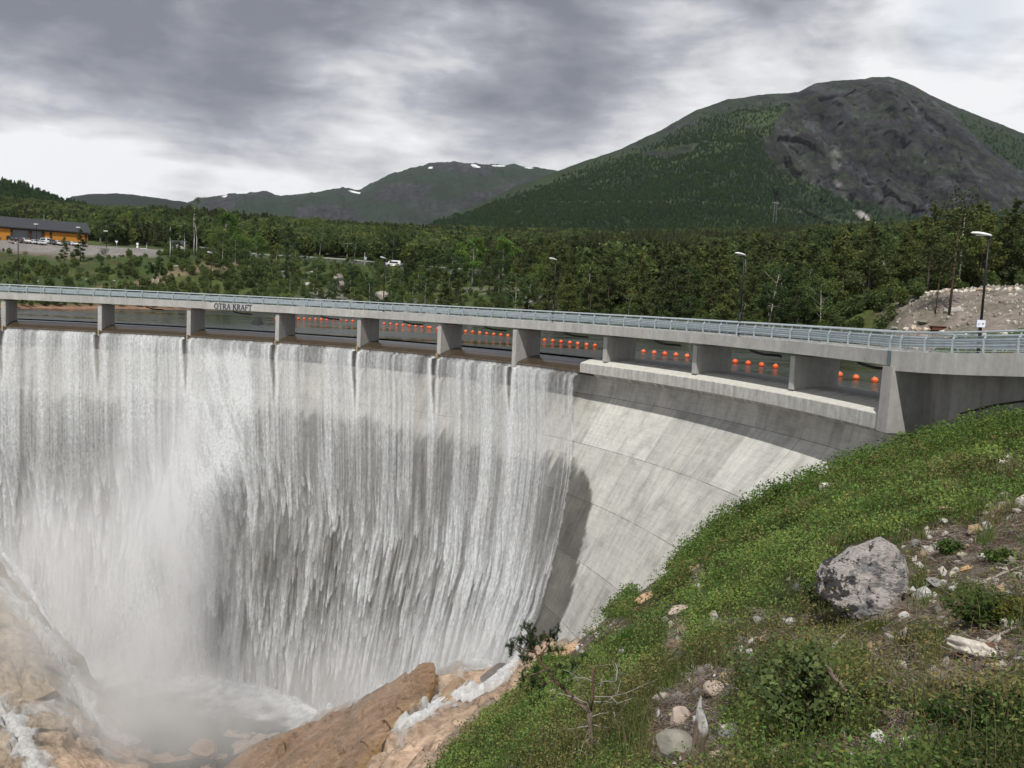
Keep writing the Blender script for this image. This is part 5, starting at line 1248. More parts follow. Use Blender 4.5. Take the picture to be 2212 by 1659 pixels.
# ---- spray: a real volume of drifting droplets
def mist_box(name, lo, hi, blobs, dens, seed):
    mb = MB(); mb.box(lo[0], hi[0], lo[1], hi[1], lo[2], hi[2]); m, N = new_mat(name+'_volume'); P = N('ShaderNodeNewGeometry', out=0)
    P = N('ShaderNodeTexCoord', out=3)
    tot = None
    for (c, r, k) in blobs:
        v = N('ShaderNodeVectorMath', N('ShaderNodeVectorMath', P, tuple(c), operation='SUBTRACT'), tuple(1/q for q in r), operation='MULTIPLY')
        l = N('ShaderNodeVectorMath', v, operation='LENGTH', out=1)
        e = N.math('MULTIPLY', N('ShaderNodeMapRange', l, 1., 0., 0., 1., interpolation_type='SMOOTHSTEP'), k); tot = e if tot is None else N.math('ADD', tot, e)
    n = N.noise(N.mapping(P, (.14, .14, .085), (seed, 0, 0)), 1., 4, .55, .4)
    d = N.math('MULTIPLY', N.math('MULTIPLY', tot, N('ShaderNodeMapRange', n, .36, .66, .12, 1.5)), dens)
    pv = N.n.new('ShaderNodeVolumePrincipled'); pv.inputs['Color'].default_value = (.985, .985, .99, 1); pv.inputs['Anisotropy'].default_value = 0.
    N.l.new(d, pv.inputs['Density']); o = N.n.new('ShaderNodeOutputMaterial'); N.l.new(pv.outputs[0], o.inputs[1])
    return tag(obj(name, mb.mesh(name, m)), kind='stuff')
if MIST:
    bl = []
    for px, py, Y, r, k in [(240, 1230, 80, (15, 9, 13), 1.2), (150, 1330, 83, (12, 8, 11), .5), (330, 1080, 86, (9, 6, 12), 1.), (250, 1450, 78, (15, 10, 9), .75), (420, 1500, 78, (20, 9, 9), .6), (340, 1540, 78, (13, 8, 6), .5), (390, 1610, 77, (12, 7, 4), .9), (620, 1535, 78, (16, 6, 7), .34), (90, 1180, 88, (10, 6, 8), .3), (400, 930, 90, (5, 4, 8), .7), (860, 1440, 70, (13, 5, 6), .55), (720, 1500, 74, (10, 5, 6), .5), (1010, 1425, 67, (8, 4, 5), .6)]:
        bl.append((tuple(at(px, py, Y)), r, k))
    mist_box('mist', (-72, 62, -47), (4, 98, -9), bl, .14, 3.)
SC.cycles.volume_step_rate = 2.; SC.cycles.volume_max_steps = 128
# ================================================================== FOREGROUND HILLSIDE
BARE = [(2083, 1178, 110, 36, .8), (2157, 1262, 90, 26, .8), (1966, 1307, 62, 24, .9), (1905, 1335, 70, 18, .8), (2138, 1417, 85, 62, .9), (2083, 1467, 70, 34, 1.), (1937, 1402, 70, 28, .75), (1882, 1636, 150, 36, 1.), (1975, 1586, 62, 36, .8),
        (1690, 1382, 95, 20, .6), (1709, 1338, 95, 14, .55), (1533, 1470, 66, 34, .9), (1478, 1555, 80, 70, .9), (1462, 1378, 24, 44, 1.), (1507, 1245, 17, 45, .9), (1318, 1358, 66, 26, 1.), (1262, 1392, 50, 24, 1.), (1395, 1262, 40, 26, .8), (1420, 1230, 30, 18, .7), (2180, 1480, 80, 36, .9), (1500, 1640, 90, 40, .7), (2120, 1640, 40, 30, .5), (2190, 1120, 60, 40, .6), (2110, 1215, 130, 60, .6), (2030, 1335, 120, 30, .55), (2180, 1420, 70, 90, .7), (1830, 1390, 110, 22, .55), (1600, 1410, 50, 26, .6), (1950, 1470, 90, 30, .5), (1760, 1640, 90, 26, .6), (1580, 1350, 60, 16, .5), (2190, 1010, 40, 30, .35)]
BARE = [(a, b, c*(1.2 if a > 1900 else 1.), d*(1.25 if a > 1900 else 1.), min(1., k*(1.35 if a > 1900 else 1.1))) for a, b, c, d, k in BARE]
def bare(x, y, z):
    q = project(np.stack([np.ravel(x), np.ravel(y), np.ravel(z)], 1)); b = np.zeros(len(q))
    w = 1+.9*(fbm(np.ravel(x)*2.2, np.ravel(y)*2.2, seed=901)-.5)+.5*(fbm(np.ravel(x)*9, np.ravel(y)*9, seed=902)-.5)
    for cx_, cy_, rx, ry, k in BARE:
        d = np.hypot((q[:, 0]-cx_)/rx, (q[:, 1]-cy_)/ry); b = np.maximum(b, k*sst(1.15, .7, d*w)*(q[:, 2] > 0))
    return b.reshape(np.shape(x))
az = np.radians(np.linspace(-62, 88, 560)); rr = np.r_[0, np.geomspace(.7, 66, 430)]
A2, R2 = np.meshgrid(az, rr, indexing='ij'); X2 = R2*np.sin(A2); Y2 = R2*np.cos(A2)
rk = rockmask(X2, Y2); Z2h = ground(X2, Y2)
B2 = bare(X2, Y2, Z2h)
n1_ = fbm(X2*1.4, Y2*1.4, seed=911); n2_ = fbm(X2*12, Y2*12, o=3, seed=912); n3_ = fbm(X2*.3, Y2*.3, seed=913)
Z2h = Z2h-rk*.35+B2*(n2_-.5)*.06
soil = np.array((.085, .062, .046))*(.5+1.*n2_[..., None]); lit = np.array((.23, .20, .17))*(.5+.9*n2_[..., None])
under = np.array((.045, .048, .018))*(.5+1.*n2_[..., None]); moss = np.array((.085, .085, .022))*(.5+1.*n2_[..., None])
f = sst(.42, .62, n1_)[..., None]; und = under*(1-f)+moss*f
f = sst(.5, .66, fbm(X2*5, Y2*5, seed=914))[..., None]; so_ = soil*(1-f)+lit*f
c = und*(1-B2[..., None])+so_*B2[..., None]
GF = grid_faces(len(az), len(rr)); thh = np.degrees(np.arctan2(Y2-DC[1], X2-DC[0])); rgh = np.hypot(X2-DC[0], Y2-DC[1])
cut = ((rgh > rface(thh, Z2h)+.8) & (thh > 8)) | (rk > .995) | (Y2 < -25)
GF = GF[~cut.ravel()[GF].any(1)]
m, N = new_mat('hillside_soil'); cc = N('ShaderNodeAttribute', attribute_name='col'); P = N('ShaderNodeNewGeometry', out=0)
nn = N.noise(P, 26., 6, .7); nn2 = N.noise(N.mapping(P, (1, .35, 1), (0, 0, 0), (0, 0, .6)), 60., 4, .6)
cc = N.mix(1., cc, N.ramp(nn, [(.3, .55), (.7, 1.4)]), 'MULTIPLY'); cc = N.mix(.6, cc, N.ramp(nn2, [(.35, .6), (.65, 1.5)]), 'MULTIPLY')
finish(N, cc, .95, bump=nn, bstr=.9, bdist=.05)
tag(obj('hillside', mesh_np('hillside', np.stack([X2, Y2, Z2h], -1).reshape(-1, 3), GF, m, True, {'col': c.reshape(-1, 3)})), kind='structure')
def zp(zx, zy): return (1423.2+zx*.3669, 1050.3+zy*.3669)
WHT, TAN, GRY, ORG, PNK, DRK = (.46, .45, .43), (.36, .31, .24), (.22, .215, .205), (.40, .26, .13), (.42, .34, .29), (.10, .095, .10)
ST = [(820, 600, 70, 80, DRK, 'dark grey stone with pale top left of the lichen boulder'), (765, 548, 25, 35, GRY, 'tiny upright grey stone beyond the dark stone left of the boulder'), (590, 785, 75, 48, GRY, 'low grey stone among dry twigs, farthest left of the stones below the boulder'),
      (780, 790, 68, 58, WHT, 'white angular stone just below the leafy bush beside the boulder'), (545, 990, 72, 78, WHT, 'white pointed stone among shrubs at the bare grey twigs'), (610, 895, 62, 28, WHT, 'flat white stone just above the white pointed stone'), (785, 945, 46, 26, WHT, 'small white stone left of the leaning dead stick'),
      (1270, 955, 46, 38, WHT, 'single white stone on brown litter right of the leaning stick'), (330, 1112, 32, 28, WHT, 'small white stone above the flat pale rock near the snag'), (1455, 760, 78, 52, WHT, 'jagged white stone below the right end of the boulder'),
      (1245, 755, 125, 62, TAN, 'long tan stone lying at the foot of the boulder'), (1365, 690, 90, 55, TAN, 'rounded tan stone touching the right foot of the boulder'), (1310, 712, 40, 25, (.52, .45, .32), 'small cream stone on top of the long tan stone'), (1495, 615, 34, 24, (.52, .45, .30), 'small cream pebble right of the brown earth patch on the boulder'),
      (1610, 680, 66, 32, TAN, 'flat cream stone at the edge of the green mound'), (1650, 575, 150, 62, GRY, 'broad flat grey slab right of the boulder'), (1740, 515, 58, 46, TAN, 'tan stone behind the broad grey slab'), (1815, 485, 82, 46, ORG, 'orange-brown rounded stone in the rubble right of the boulder'), (1795, 402, 62, 34, TAN, 'tan stone topmost in the rubble beyond the orange-brown stone'),
      (1945, 410, 110, 52, WHT, 'big white flat stone behind the bright green tuft'), (1575, 360, 62, 32, WHT, 'white flat stone at the top of the rubble right of the boulder'), (1735, 600, 50, 42, WHT, 'white chip below the broad grey slab'), (2105, 675, 46, 24, ORG, 'small orange stone at the right edge by the yellow flowers'), (1515, 335, 55, 50, GRY, 'grey stone behind the right shoulder of the boulder'),
      (1310, 1475, 112, 78, WHT, 'largest white block in the foreground litter'), (1450, 1585, 66, 76, WHT, 'white triangular stone at the very bottom of the view'), (1548, 1500, 62, 32, WHT, 'flat white stone right of the largest white block'), (2045, 920, 40, 42, WHT, 'white stone near the bleached log end'), (2125, 1015, 55, 24, WHT, 'flat white stone at the right edge below the bleached log'), (2125, 1222, 40, 30, GRY, 'pale grey stone on the brown twig litter at the right edge'),
      (345, 1195, 160, 90, PNK, 'flat pale pink rock left of the birch shrub'), (130, 1355, 160, 120, PNK, 'pinkish angular rock behind the grey snag'), (110, 1540, 300, 190, (.24, .225, .19), 'broad lichen-grey rock left of the grey snag'), (430, 1440, 170, 100, GRY, 'tilted grey slab right of the grey snag'), (120, 845, 26, 60, WHT, 'thin upright pale stone in the dark soil scar'), (115, 730, 140, 46, PNK, 'long pale streaked rock above the dark soil scar'), (95, 930, 130, 60, (.20, .15, .10), 'smooth brown rock under the dark soil scar'),
      (1680, 560, 40, 30, WHT, 'small white stone lying on the broad grey slab'), (1600, 300, 40, 26, WHT, 'white cobble in the farthest rubble behind the boulder'), (1560, 275, 36, 20, WHT, 'little white cobble topmost behind the boulder'), (1805, 163, 22, 13, WHT, 'lone white stone high on the green bank right of the boulder'), (2060, 620, 44, 30, WHT, 'white stone in the dry branches right of the grey slab'), (2000, 600, 40, 24, TAN, 'cream stone among the dry branches'), (1990, 580, 38, 26, WHT, 'white stone left end of the dry branches')]
CLEAR = [(*zp(q_[0], q_[1]), q_[2]*.3669*.55+2, q_[3]*.3669*.62+2) for q_ in ST]+[(1880, 1250, 96, 84), (1508, 1590, 26, 90), (2102, 1402, 56, 26), (1800, 1470, 14, 10), (1572, 1630, 44, 9), (2040, 1474, 46, 14), (1784, 1056, 14, 14), (1277, 1590, 14, 60), (1636/2.72+745.5, 692/2.72+1152, 16, 12), (1395, 1250, 32, 18), (1418, 1240, 38, 12), (1395, 1292, 26, 14), (1228, 1402, 48, 22)]
def clear_of(x, y, z, h):
    ok = np.ones(len(x), bool)
    for f_ in (0., .6, 1.):
        q = project(np.stack([x, y, z+h*f_], 1))
        for cx_, cy_, rx, ry in CLEAR: ok &= ~(((q[:, 0]-cx_)/rx)**2+((q[:, 1]-cy_)/ry)**2 < 1)
    return ok
# sample points with density falling with distance
def samp(n, seed, r0=2.6, r1=60, a0=-16, a1=34):
    rg = np.random.default_rng(seed); n2 = int(n*.16); a = np.radians(np.r_[rg.uniform(a0, a1, n), rg.uniform(a1, 82, n2)]); n = n+n2; r = np.exp(rg.uniform(math.log(r0), math.log(r1), n))
    x, y = r*np.sin(a), r*np.cos(a); ok = rockmask(x, y) < .45
    th_ = np.degrees(np.arctan2(y-DC[1], x-DC[0])); z = ground(x, y); rr_ = np.hypot(x-DC[0], y-DC[1])
    ok &= ~((rr_ > rface(th_, z)-.4) & (th_ > 5)) & ~((x > 21.5) & (y > 37.5) & (rr_ > 74))
    return x[ok], y[ok], z[ok], r[ok], rg
def blades(x, y, z, h, w, col, rg, lean=.45, seg=2):
    n = len(x); a = rg.uniform(0, 6.283, n); l = rg.uniform(.1, 1, n)*lean*h; la = rg.uniform(0, 6.283, n)
    dx_, dy_ = np.cos(a)*w/2, np.sin(a)*w/2; lx, ly = np.cos(la)*l, np.sin(la)*l
    b = np.stack([x, y, z-.02], 1); s_ = np.stack([dx_, dy_, 0*dx_], 1)
    m_ = b+np.stack([lx*.35, ly*.35, h*.6], 1); t_ = b+np.stack([lx, ly, h], 1)
    V = np.stack([b-s_, b+s_, m_+s_*.7, m_-s_*.7, t_], 1).reshape(-1, 3); i = np.arange(n)[:, None]*5
    return V, [np.hstack([i, i+1, i+2, i+3]), np.hstack([i+3, i+2, i+4])], np.repeat(col, 5, 0)
GREENS = np.array([(.085, .135, .033), (.11, .165, .04), (.145, .175, .046), (.066, .102, .028), (.18, .16, .07)])
def zone(x, y):
    return fbm(x*.35+5, y*.35, o=4, seed=921), fbm(x*1.1, y*1.1, o=3, seed=922), fbm(x*.16, y*.16+9, seed=923)
def leafmesh(name, x, y, z, r, rg, per, hmax, size, colf, lod=2.0e-3, spread=.16):
    n = len(x); i = np.repeat(np.arange(n), per)
    hh = hmax[i]*rg.random(len(i))**.8; sp = np.maximum(spread, r[i]*.004)*1.0
    P_ = np.stack([x[i]+rg.normal(size=len(i))*sp, y[i]+rg.normal(size=len(i))*sp, z[i]+hh], 1)
    s = np.maximum(size*(.7+.6*rg.random(len(i))), r[i]*lod)
    V, Fq = leaf_quads(P_, s, rg, .35, .55)
    c = colf(x[i], y[i], hh/np.maximum(hmax[i], .01), rg)
    return V, Fq, np.repeat(c, 4, 0)
# low shrubs: bilberry, heather, dwarf birch
x, y, z, r, rg = samp(92000, 31)
b = bare(x, y, z); zn = zone(x, y)
keep = rg.random(len(x)) < (1-b)**2.4*.96; x, y, z, r, b = x[keep], y[keep], z[keep], r[keep], b[keep]
za, zb, zc = zone(x, y)
hm = (.04+.20*sst(.38, .62, fbm(x*2.6, y*2.6, o=3, seed=931))+.10*sst(.4, .65, zb)+.30*sst(.52, .70, za))*(1-.4*b)+r*.0008
hm = hm*np.where(r < 5, .75, 1)
_k = clear_of(x, y, z, hm); x, y, z, r, b, hm = x[_k], y[_k], z[_k], r[_k], b[_k], hm[_k]
def col_shrub(xx, yy, hf, rg):
    a_, b_, c_ = zone(xx, yy); n = len(xx)
    cl_ = fbm(xx*2.6, yy*2.6, o=3, seed=931); 
    base = np.array((.086, .145, .034))*(1-sst(.40, .6, b_)[:, None])+np.array((.140, .192, .048))*sst(.40, .6, b_)[:, None]
    heath = sst(.485, .55, a_*.45+c_*.45+.30*(b_-.5)+.015+.15*(cl_-.5)); hc = np.array((.125, .088, .044))*(.75+.6*rg.random((n, 1)))
    base = base*(1-.7*heath[:, None])+hc*.7*heath[:, None]
    base = base*(.45+1.1*sst(.30, .68, cl_))[:, None]
    k = (1+.11*rg.normal(size=(n, 1))).clip(.6, 1.4)*(.62+.55*hf[:, None]**.0); base = base*k*np.c_[1+.12*rg.normal(size=n), np.ones(n), np.ones(n)]
    yl = rg.random(n) < .004; base[yl] = (.30, .24, .03)
    return base.clip(.004, 1)
V, Fq, c = leafmesh('shrubs', x, y, z, r, rg, 9, hm, .013, col_shrub, 1.55e-3)
tag(obj('ground_cover', mesh_np('ground_cover', V, Fq, M_LEAF, attrs={'col': c})), kind='stuff')
# grass blades and sedge
x, y, z, r, rg = samp(150000, 32); b = bare(x, y, z); za, zb, zc = zone(x+30, y)
keep = rg.random(len(x)) < (1-b)**2*(1-.55*(1-sst(.42, .60, zb))); x, y, z, r = x[keep], y[keep], z[keep], r[keep]; n = len(x)
za, zb, zc = zone(x+30, y)
h = (.10+.26*rg.random(n))*(.6+.9*sst(.45, .65, za)); w = np.maximum(.005, r*1.05e-3); _k = clear_of(x, y, z, h); x, y, z, r, h, w = x[_k], y[_k], z[_k], r[_k], h[_k], w[_k]; n = len(x)
cg = GREENS[rg.integers(0, 5, n)]*(1+.25*rg.normal(size=(n, 1))).clip(.4, 1.7); dry = rg.random(n) < .12; cg[dry] = np.array((.20, .16, .08))*(.6+.6*rg.random((dry.sum(), 1)))
V, Fq, c = blades(x, y, z, h, w, cg, rg)
tag(obj('grass', mesh_np('grass', V, Fq, M_LEAF, attrs={'col': c})), kind='stuff')
# taller growth along the skyline edge of the bank by the dam
x, y, z, r, rg = samp(42000, 33, 26, 60, 2, 34); q = project(np.stack([x, y, z], 1))
sky_y = np.interp(q[:, 0], [1200, 1268, 1330, 1400, 1480, 1540, 1700, 1850, 2000, 2090, 2212], [1440, 1375, 1310, 1247, 1192, 1127, 1062, 1016, 955, 922, 898])
edge = sst(110, 25, q[:, 1]-sky_y); keep = (rg.random(len(x)) < (.25+.75*edge)*(1-bare(x, y, z))**2) & clear_of(x, y, z, np.full(len(x), .4)); x, y, z, r, edge = x[keep], y[keep], z[keep], r[keep], edge[keep]
za, zb, zc = zone(x*1.7, y*1.7)
hm = .10+1.0*edge*sst(.48, .70, zb)
V, Fq, c = leafmesh('edge', x, y, z, r, rg, 8, hm, .035, lambda a, b_, h_, g: (np.array((.10, .165, .034))*(.75+.4*h_[:, None])*(1+.3*g.normal(size=(len(a), 1))).clip(.4, 1.8)).clip(.004, 1), 1.35e-3, .2)
tag(obj('undergrowth', mesh_np('undergrowth', V, Fq, M_LEAF, attrs={'col': c})), kind='stuff')
# taller tufts and dry stalks standing out of the carpet
x, y, z, r, rg = samp(520, 36, 3., 45); k_ = (rg.random(len(x)) < (1-bare(x, y, z)*.7)) & clear_of(x, y, z, np.full(len(x), .3)); x, y, z, r = x[k_], y[k_], z[k_], r[k_]
per = 46; i = np.repeat(np.arange(len(x)), per); hh_ = (.16+.30*rg.random(len(x)))[i]*(.6+.5*rg.random(len(i))); ww = np.maximum(.004, r[i]*9e-4); tc_ = np.array([(.12, .19, .04), (.17, .20, .06), (.085, .14, .035), (.22, .20, .09)])[rg.integers(0, 4, len(x))][i]*(.75+.5*rg.random((len(i), 1)))
V, Fq, c = blades(x[i]+rg.normal(size=len(i))*.07, y[i]+rg.normal(size=len(i))*.07, z[i], hh_, ww, tc_, rg, .7)
tag(obj('tall_grass', mesh_np('tall_grass', V, Fq, M_LEAF, attrs={'col': c})), kind='stuff')
x, y, z, r, rg = samp(4200, 37, 2.8, 40); k_ = clear_of(x, y, z, np.full(len(x), .3)); x, y, z, r = x[k_], y[k_], z[k_], r[k_]
V, Fq, c = blades(x, y, z, .15+.38*rg.random(len(x)), np.maximum(.0035, r*6e-4), np.array((.26, .21, .13))*(.5+.8*rg.random((len(x), 1))), rg, .5)
tag(obj('dry_grass', mesh_np('dry_grass', V, Fq, M_LEAF, attrs={'col': c})), kind='stuff')
# twig litter
x, y, z, r, rg = samp(60000, 34, 2.6, 24, -6, 34); b = bare(x, y, z); keep = rg.random(len(x)) < b*.8; x, y, z, r = x[keep], y[keep], z[keep], r[keep]
n = len(x); a = rg.uniform(0, 3.14, n); L = (.02+.10*rg.random(n)**2.5)*(.7+.05*r); wd = np.maximum(.0015+.003*rg.random(n)**2, r*3.5e-4)
d = np.stack([np.cos(a), np.sin(a), rg.normal(size=n)*.35], 1); p_ = np.stack([-np.sin(a), np.cos(a), 0*a], 1); P_ = np.stack([x, y, z+.015+.03*rg.random(n)], 1)
s3 = np.stack([0*a, 0*a, np.ones(n)], 1)
V = np.stack([P_-d*L[:, None]-p_*wd[:, None], P_-d*L[:, None]+p_*wd[:, None], P_+d*L[:, None]+p_*wd[:, None]*.6, P_+d*L[:, None]-p_*wd[:, None]*.6, P_-d*L[:, None]+s3*wd[:, None], P_+d*L[:, None]+s3*wd[:, None]], 1).reshape(-1, 3)
i = np.arange(n)[:, None]*6
c = np.array((.24, .205, .175))*(.3+.9*rg.random((n, 1))); br2 = rg.random(n) < .35; c[br2] = np.array((.13, .08, .05))*(.5+rg.random((br2.sum(), 1)))
tag(obj('twig_litter', mesh_np('twig_litter', V, [np.hstack([i, i+1, i+5, i+4]), np.hstack([i+1, i+2, i+5]), np.hstack([i+4, i+5, i+3, i]), np.hstack([i, i+3, i+2, i+1])], attr_col('dry_wood', rough=.9), attrs={'col': np.repeat(c, 6, 0)})), kind='stuff')
# gravel
bm = bmesh.new(); bmesh.ops.create_icosphere(bm, subdivisions=1, radius=1); ico = np.array([v.co[:] for v in bm.verts]); icoF = np.array([[v.index for v in f.verts] for f in bm.faces]); bm.free()
x, y, z, r, rg = samp(9000, 35, 2.6, 45, -6, 34); b = bare(x, y, z); keep = rg.random(len(x)) < b*.42+.03; x, y, z, r = x[keep], y[keep], z[keep], r[keep]; n = len(x)
s = (.009+.045*rg.random(n)**3)*(.6+.10*r); sh = (ico[None]*(1+.25*rg.normal(size=(n, len(ico), 1))))*s[:, None, None]*rg.uniform(.55, 1.2, (n, 1, 3)); V = sh+np.stack([x, y, z+s*.25], 1)[:, None]
c = np.array((.40, .37, .33))*(.4+.8*rg.random((n, 1))); tn = rg.random(n) < .3; c[tn] = np.array((.30, .22, .14))*(.6+.6*rg.random((tn.sum(), 1))); wh = rg.random(n) < .15; c[wh] = (.44, .43, .41)
tag(obj('gravel', mesh_np('gravel', V.reshape(-1, 3), (icoF[None]+np.arange(n)[:, None, None]*len(ico)).reshape(-1, 3), M_ROCKC, False, {'col': np.repeat(c, len(ico), 0)})), kind='stuff')
# ---- the big lichen boulder
def col_boulder(co):
    a = fbm(co[:, 0]*2.2+3, co[:, 1]*2.2, co[:, 2]*2.2, o=5, seed=951); b_ = fbm(co[:, 0]*7, co[:, 1]*7, co[:, 2]*7, o=4, seed=952)
    c = np.array((.13, .13, .135))*(.7+.7*b_[:, None]); 
    pale = sst(.50, .55, a+.12*(b_-.5)+.10*sst(-.2, .5, -co[:, 0])*0+.06*sst(.0, .8, co[:, 2])); c = c*(1-pale[:, None])+np.array((.46, .42, .385))*(.75+.5*b_[:, None])*pale[:, None]
    dk = sst(.57, .61, fbm(co[:, 0]*3.4+9, co[:, 1]*3.4, co[:, 2]*3.4, o=5, seed=953)+.10*sst(.1, -.8, co[:, 0])*1.); c = c*(1-.85*dk[:, None])+np.array((.028, .027, .027))*.85*dk[:, None]
    wsp = sst(.66, .70, b_); c = c*(1-wsp[:, None])+np.array((.5, .49, .46))*wsp[:, None]
    return c
bp = hit(1880, 1322); BS = bp[1]/1912.
def custom_boulder():
    # outline traced as it stands: sloping left back, rounded summit right of the middle, upright right side
    prof = [(-106, 34), (-104, 76), (-90, 98), (-60, 116), (-30, 132), (0, 148), (22, 160), (42, 166), (62, 152), (80, 128), (88, 104), (92, 74), (72, 66), (70, 26), (66, 0), (40, -24), (0, -26), (-40, -14), (-70, 8), (-90, 26)]
    n = len(prof); rows = []
    for k, (f, sc) in enumerate([(-1.0, .12), (-.92, .50), (-.72, .80), (-.40, .95), (0, 1.), (.45, .95), (.8, .72), (1.0, .2)]):
        cx_, cz_ = (0, 62); rows.append([((px-cx_)*sc+cx_, f*72+(0 if f > 0 else .22*(pz-cz_)*(1 if f < 0 else 0)), (pz-cz_)*sc+cz_-(8 if f < -.5 else 0)) for px, pz in prof])
    V, Fq = loft(np.array(rows)*BS)
    me = mesh_np('boulder', V, Fq); bm = bmesh.new(); bm.from_mesh(me); bmesh.ops.triangulate(bm, faces=bm.faces)
    for _ in range(5): bmesh.ops.subdivide_edges(bm, edges=[e for e in bm.edges if e.calc_length() > 4*BS], cuts=1)
    bmesh.ops.triangulate(bm, faces=bm.faces)
    for _ in range(2): bmesh.ops.smooth_vert(bm, verts=bm.verts, factor=.5, use_axis_x=True, use_axis_y=True, use_axis_z=True)
    bmesh.ops.recalc_face_normals(bm, faces=bm.faces)
    bm.verts.index_update(); co = np.array([v.co[:] for v in bm.verts]); Fi = np.array([[v.index for v in f.verts] for f in bm.faces]); nr = np.array([v.normal[:] for v in bm.verts]); bm.free()
    u = co/(90*BS); dsp = (fbm(u[:, 0]*2, u[:, 1]*2, u[:, 2]*2, o=6, seed=955)-.5)*.16+(ridged(u[:, 0]*2.5+u[:, 1], u[:, 2]*5+u[:, 0]*2, 4, 956)-.5)*.09+facets(u[:, 0]+.4*u[:, 1], u[:, 2]+.3*u[:, 1], .55, 957, .25, .12)[0]*.6
    co = co+nr*dsp[:, None]*90*BS
    return mesh_np('boulder', co, Fi, None, False, {'col': col_boulder(np.c_[u[:, 0], u[:, 1], u[:, 2]-.7])})
def lichen_mat():
    m, N = new_mat('lichen_rock'); P = N('ShaderNodeTexCoord', out=3); P = N.mapping(P, (1/(90*BS),)*3)
    w_ = N.noise(P, 1.1, 3, .5); g_ = N.noise(P, 9., 8, .72); c = N.mix(1., (.21, .21, .212), N.ramp(g_, [(.3, .55), (.7, 1.5)]), 'MULTIPLY')
    pale = N.ramp(N.math('ADD', N.noise(P, 2.1, 10, .72, .3), N.math('MULTIPLY', w_, .35)), [(.605, 0.), (.64, 1.)])
    c = N.mix(N.math('MULTIPLY', pale, .92), c, N.mix(1., (.50, .455, .43), N.ramp(g_, [(.3, .7), (.7, 1.2)]), 'MULTIPLY'))
    blk = N.ramp(N.math('SUBTRACT', N.noise(N.mapping(P, loc=(3, 5, 1)), 3.4, 10, .72, .2), N.math('MULTIPLY', N('ShaderNodeSeparateXYZ', P), .10)), [(.565, 0.), (.585, 1.)])
    c = N.mix(N.math('MULTIPLY', blk, .93), c, (.03, .029, .03))
    wsp = N.ramp(N.noise(N.mapping(P, loc=(1, 8, 4)), 6., 8, .7), [(.63, 0.), (.66, 1.)]); c = N.mix(N.math('MULTIPLY', wsp, .8), c, (.55, .54, .51))
    st_ = N.noise(N.mapping(P, (1., 1., 3.2), rot=(0, .35, 0)), 2.2, 8, .68)
    finish(N, c, .92, bump=N.math('ADD', st_, N.math('MULTIPLY', g_, .5)), bstr=1., bdist=.10); return m
bme = custom_boulder(); bme.materials.clear(); bme.materials.append(lichen_mat()); tag(obj('boulder', bme, loc=(bp[0], bp[1]+40*BS, bp[2]-.06)), 'big grey boulder blotched with black and white lichen on the grassy bank', 'boulder')
for i, (zx, zy, w, h, col, lab) in enumerate(ST):
    px, py = zp(zx, zy); p = hit(px, py+h*.3669*.30); k = p[1]/1912*.3669
    me = rock_mesh('stone', w*k*.52, w*k*.42, h*k*.62, 960+i, col, M_ROCKC, 3, .16)
    tag(obj('stone', me, loc=(p[0], p[1]+w*k*.2, p[2]+h*k*.12), rot=(0, R(random.uniform(-14, 14)), R(random.uniform(-25, 25)))), lab, 'stone', 'loose stones on the bank')
for i, (px, py, w, h, lab) in enumerate([(1636/2.72+745.5, 692/2.72+1152, 22, 16, 'white stone on the green bank above the little pine'), (1770/2.72+745.5, 885/2.72+1152, 10, 8, 'tiny white stone on the bank right of the dead branches')]):
    p = hit(px, py); k = p[1]/1912; tag(obj('stone', rock_mesh('stone', w*k*.6, w*k*.5, h*k*.6, 1020+i, WHT, M_ROCKC, 3, .16), loc=tuple(p)), lab, 'stone', 'loose stones on the bank')
# pale orange outcrops on the gorge edge
for i, (px, py, w, h, lab) in enumerate([(1395, 1248, 60, 26, 'peach-coloured outcrop at the dam edge of the bank, upper one'), (1418, 1238, 70, 16, 'thin peach slab right of the upper outcrop'), (1228, 1400, 90, 34, 'long peach rock at the foot of the dam wall beside the pine'), (1395, 1290, 50, 20, 'reddish outcrop below the upper peach one')]):
    p = hit(px, py+h*.3); k = p[1]/1912; tag(obj('rock_outcrop', rock_mesh('rock_outcrop', w*k*.55, w*k*.45, h*k*.7, 1030+i, (.46, .30, .19), M_ROCKC, 4, .5), loc=tuple(p), rot=(0, R(-28), 0)), lab, 'rock')
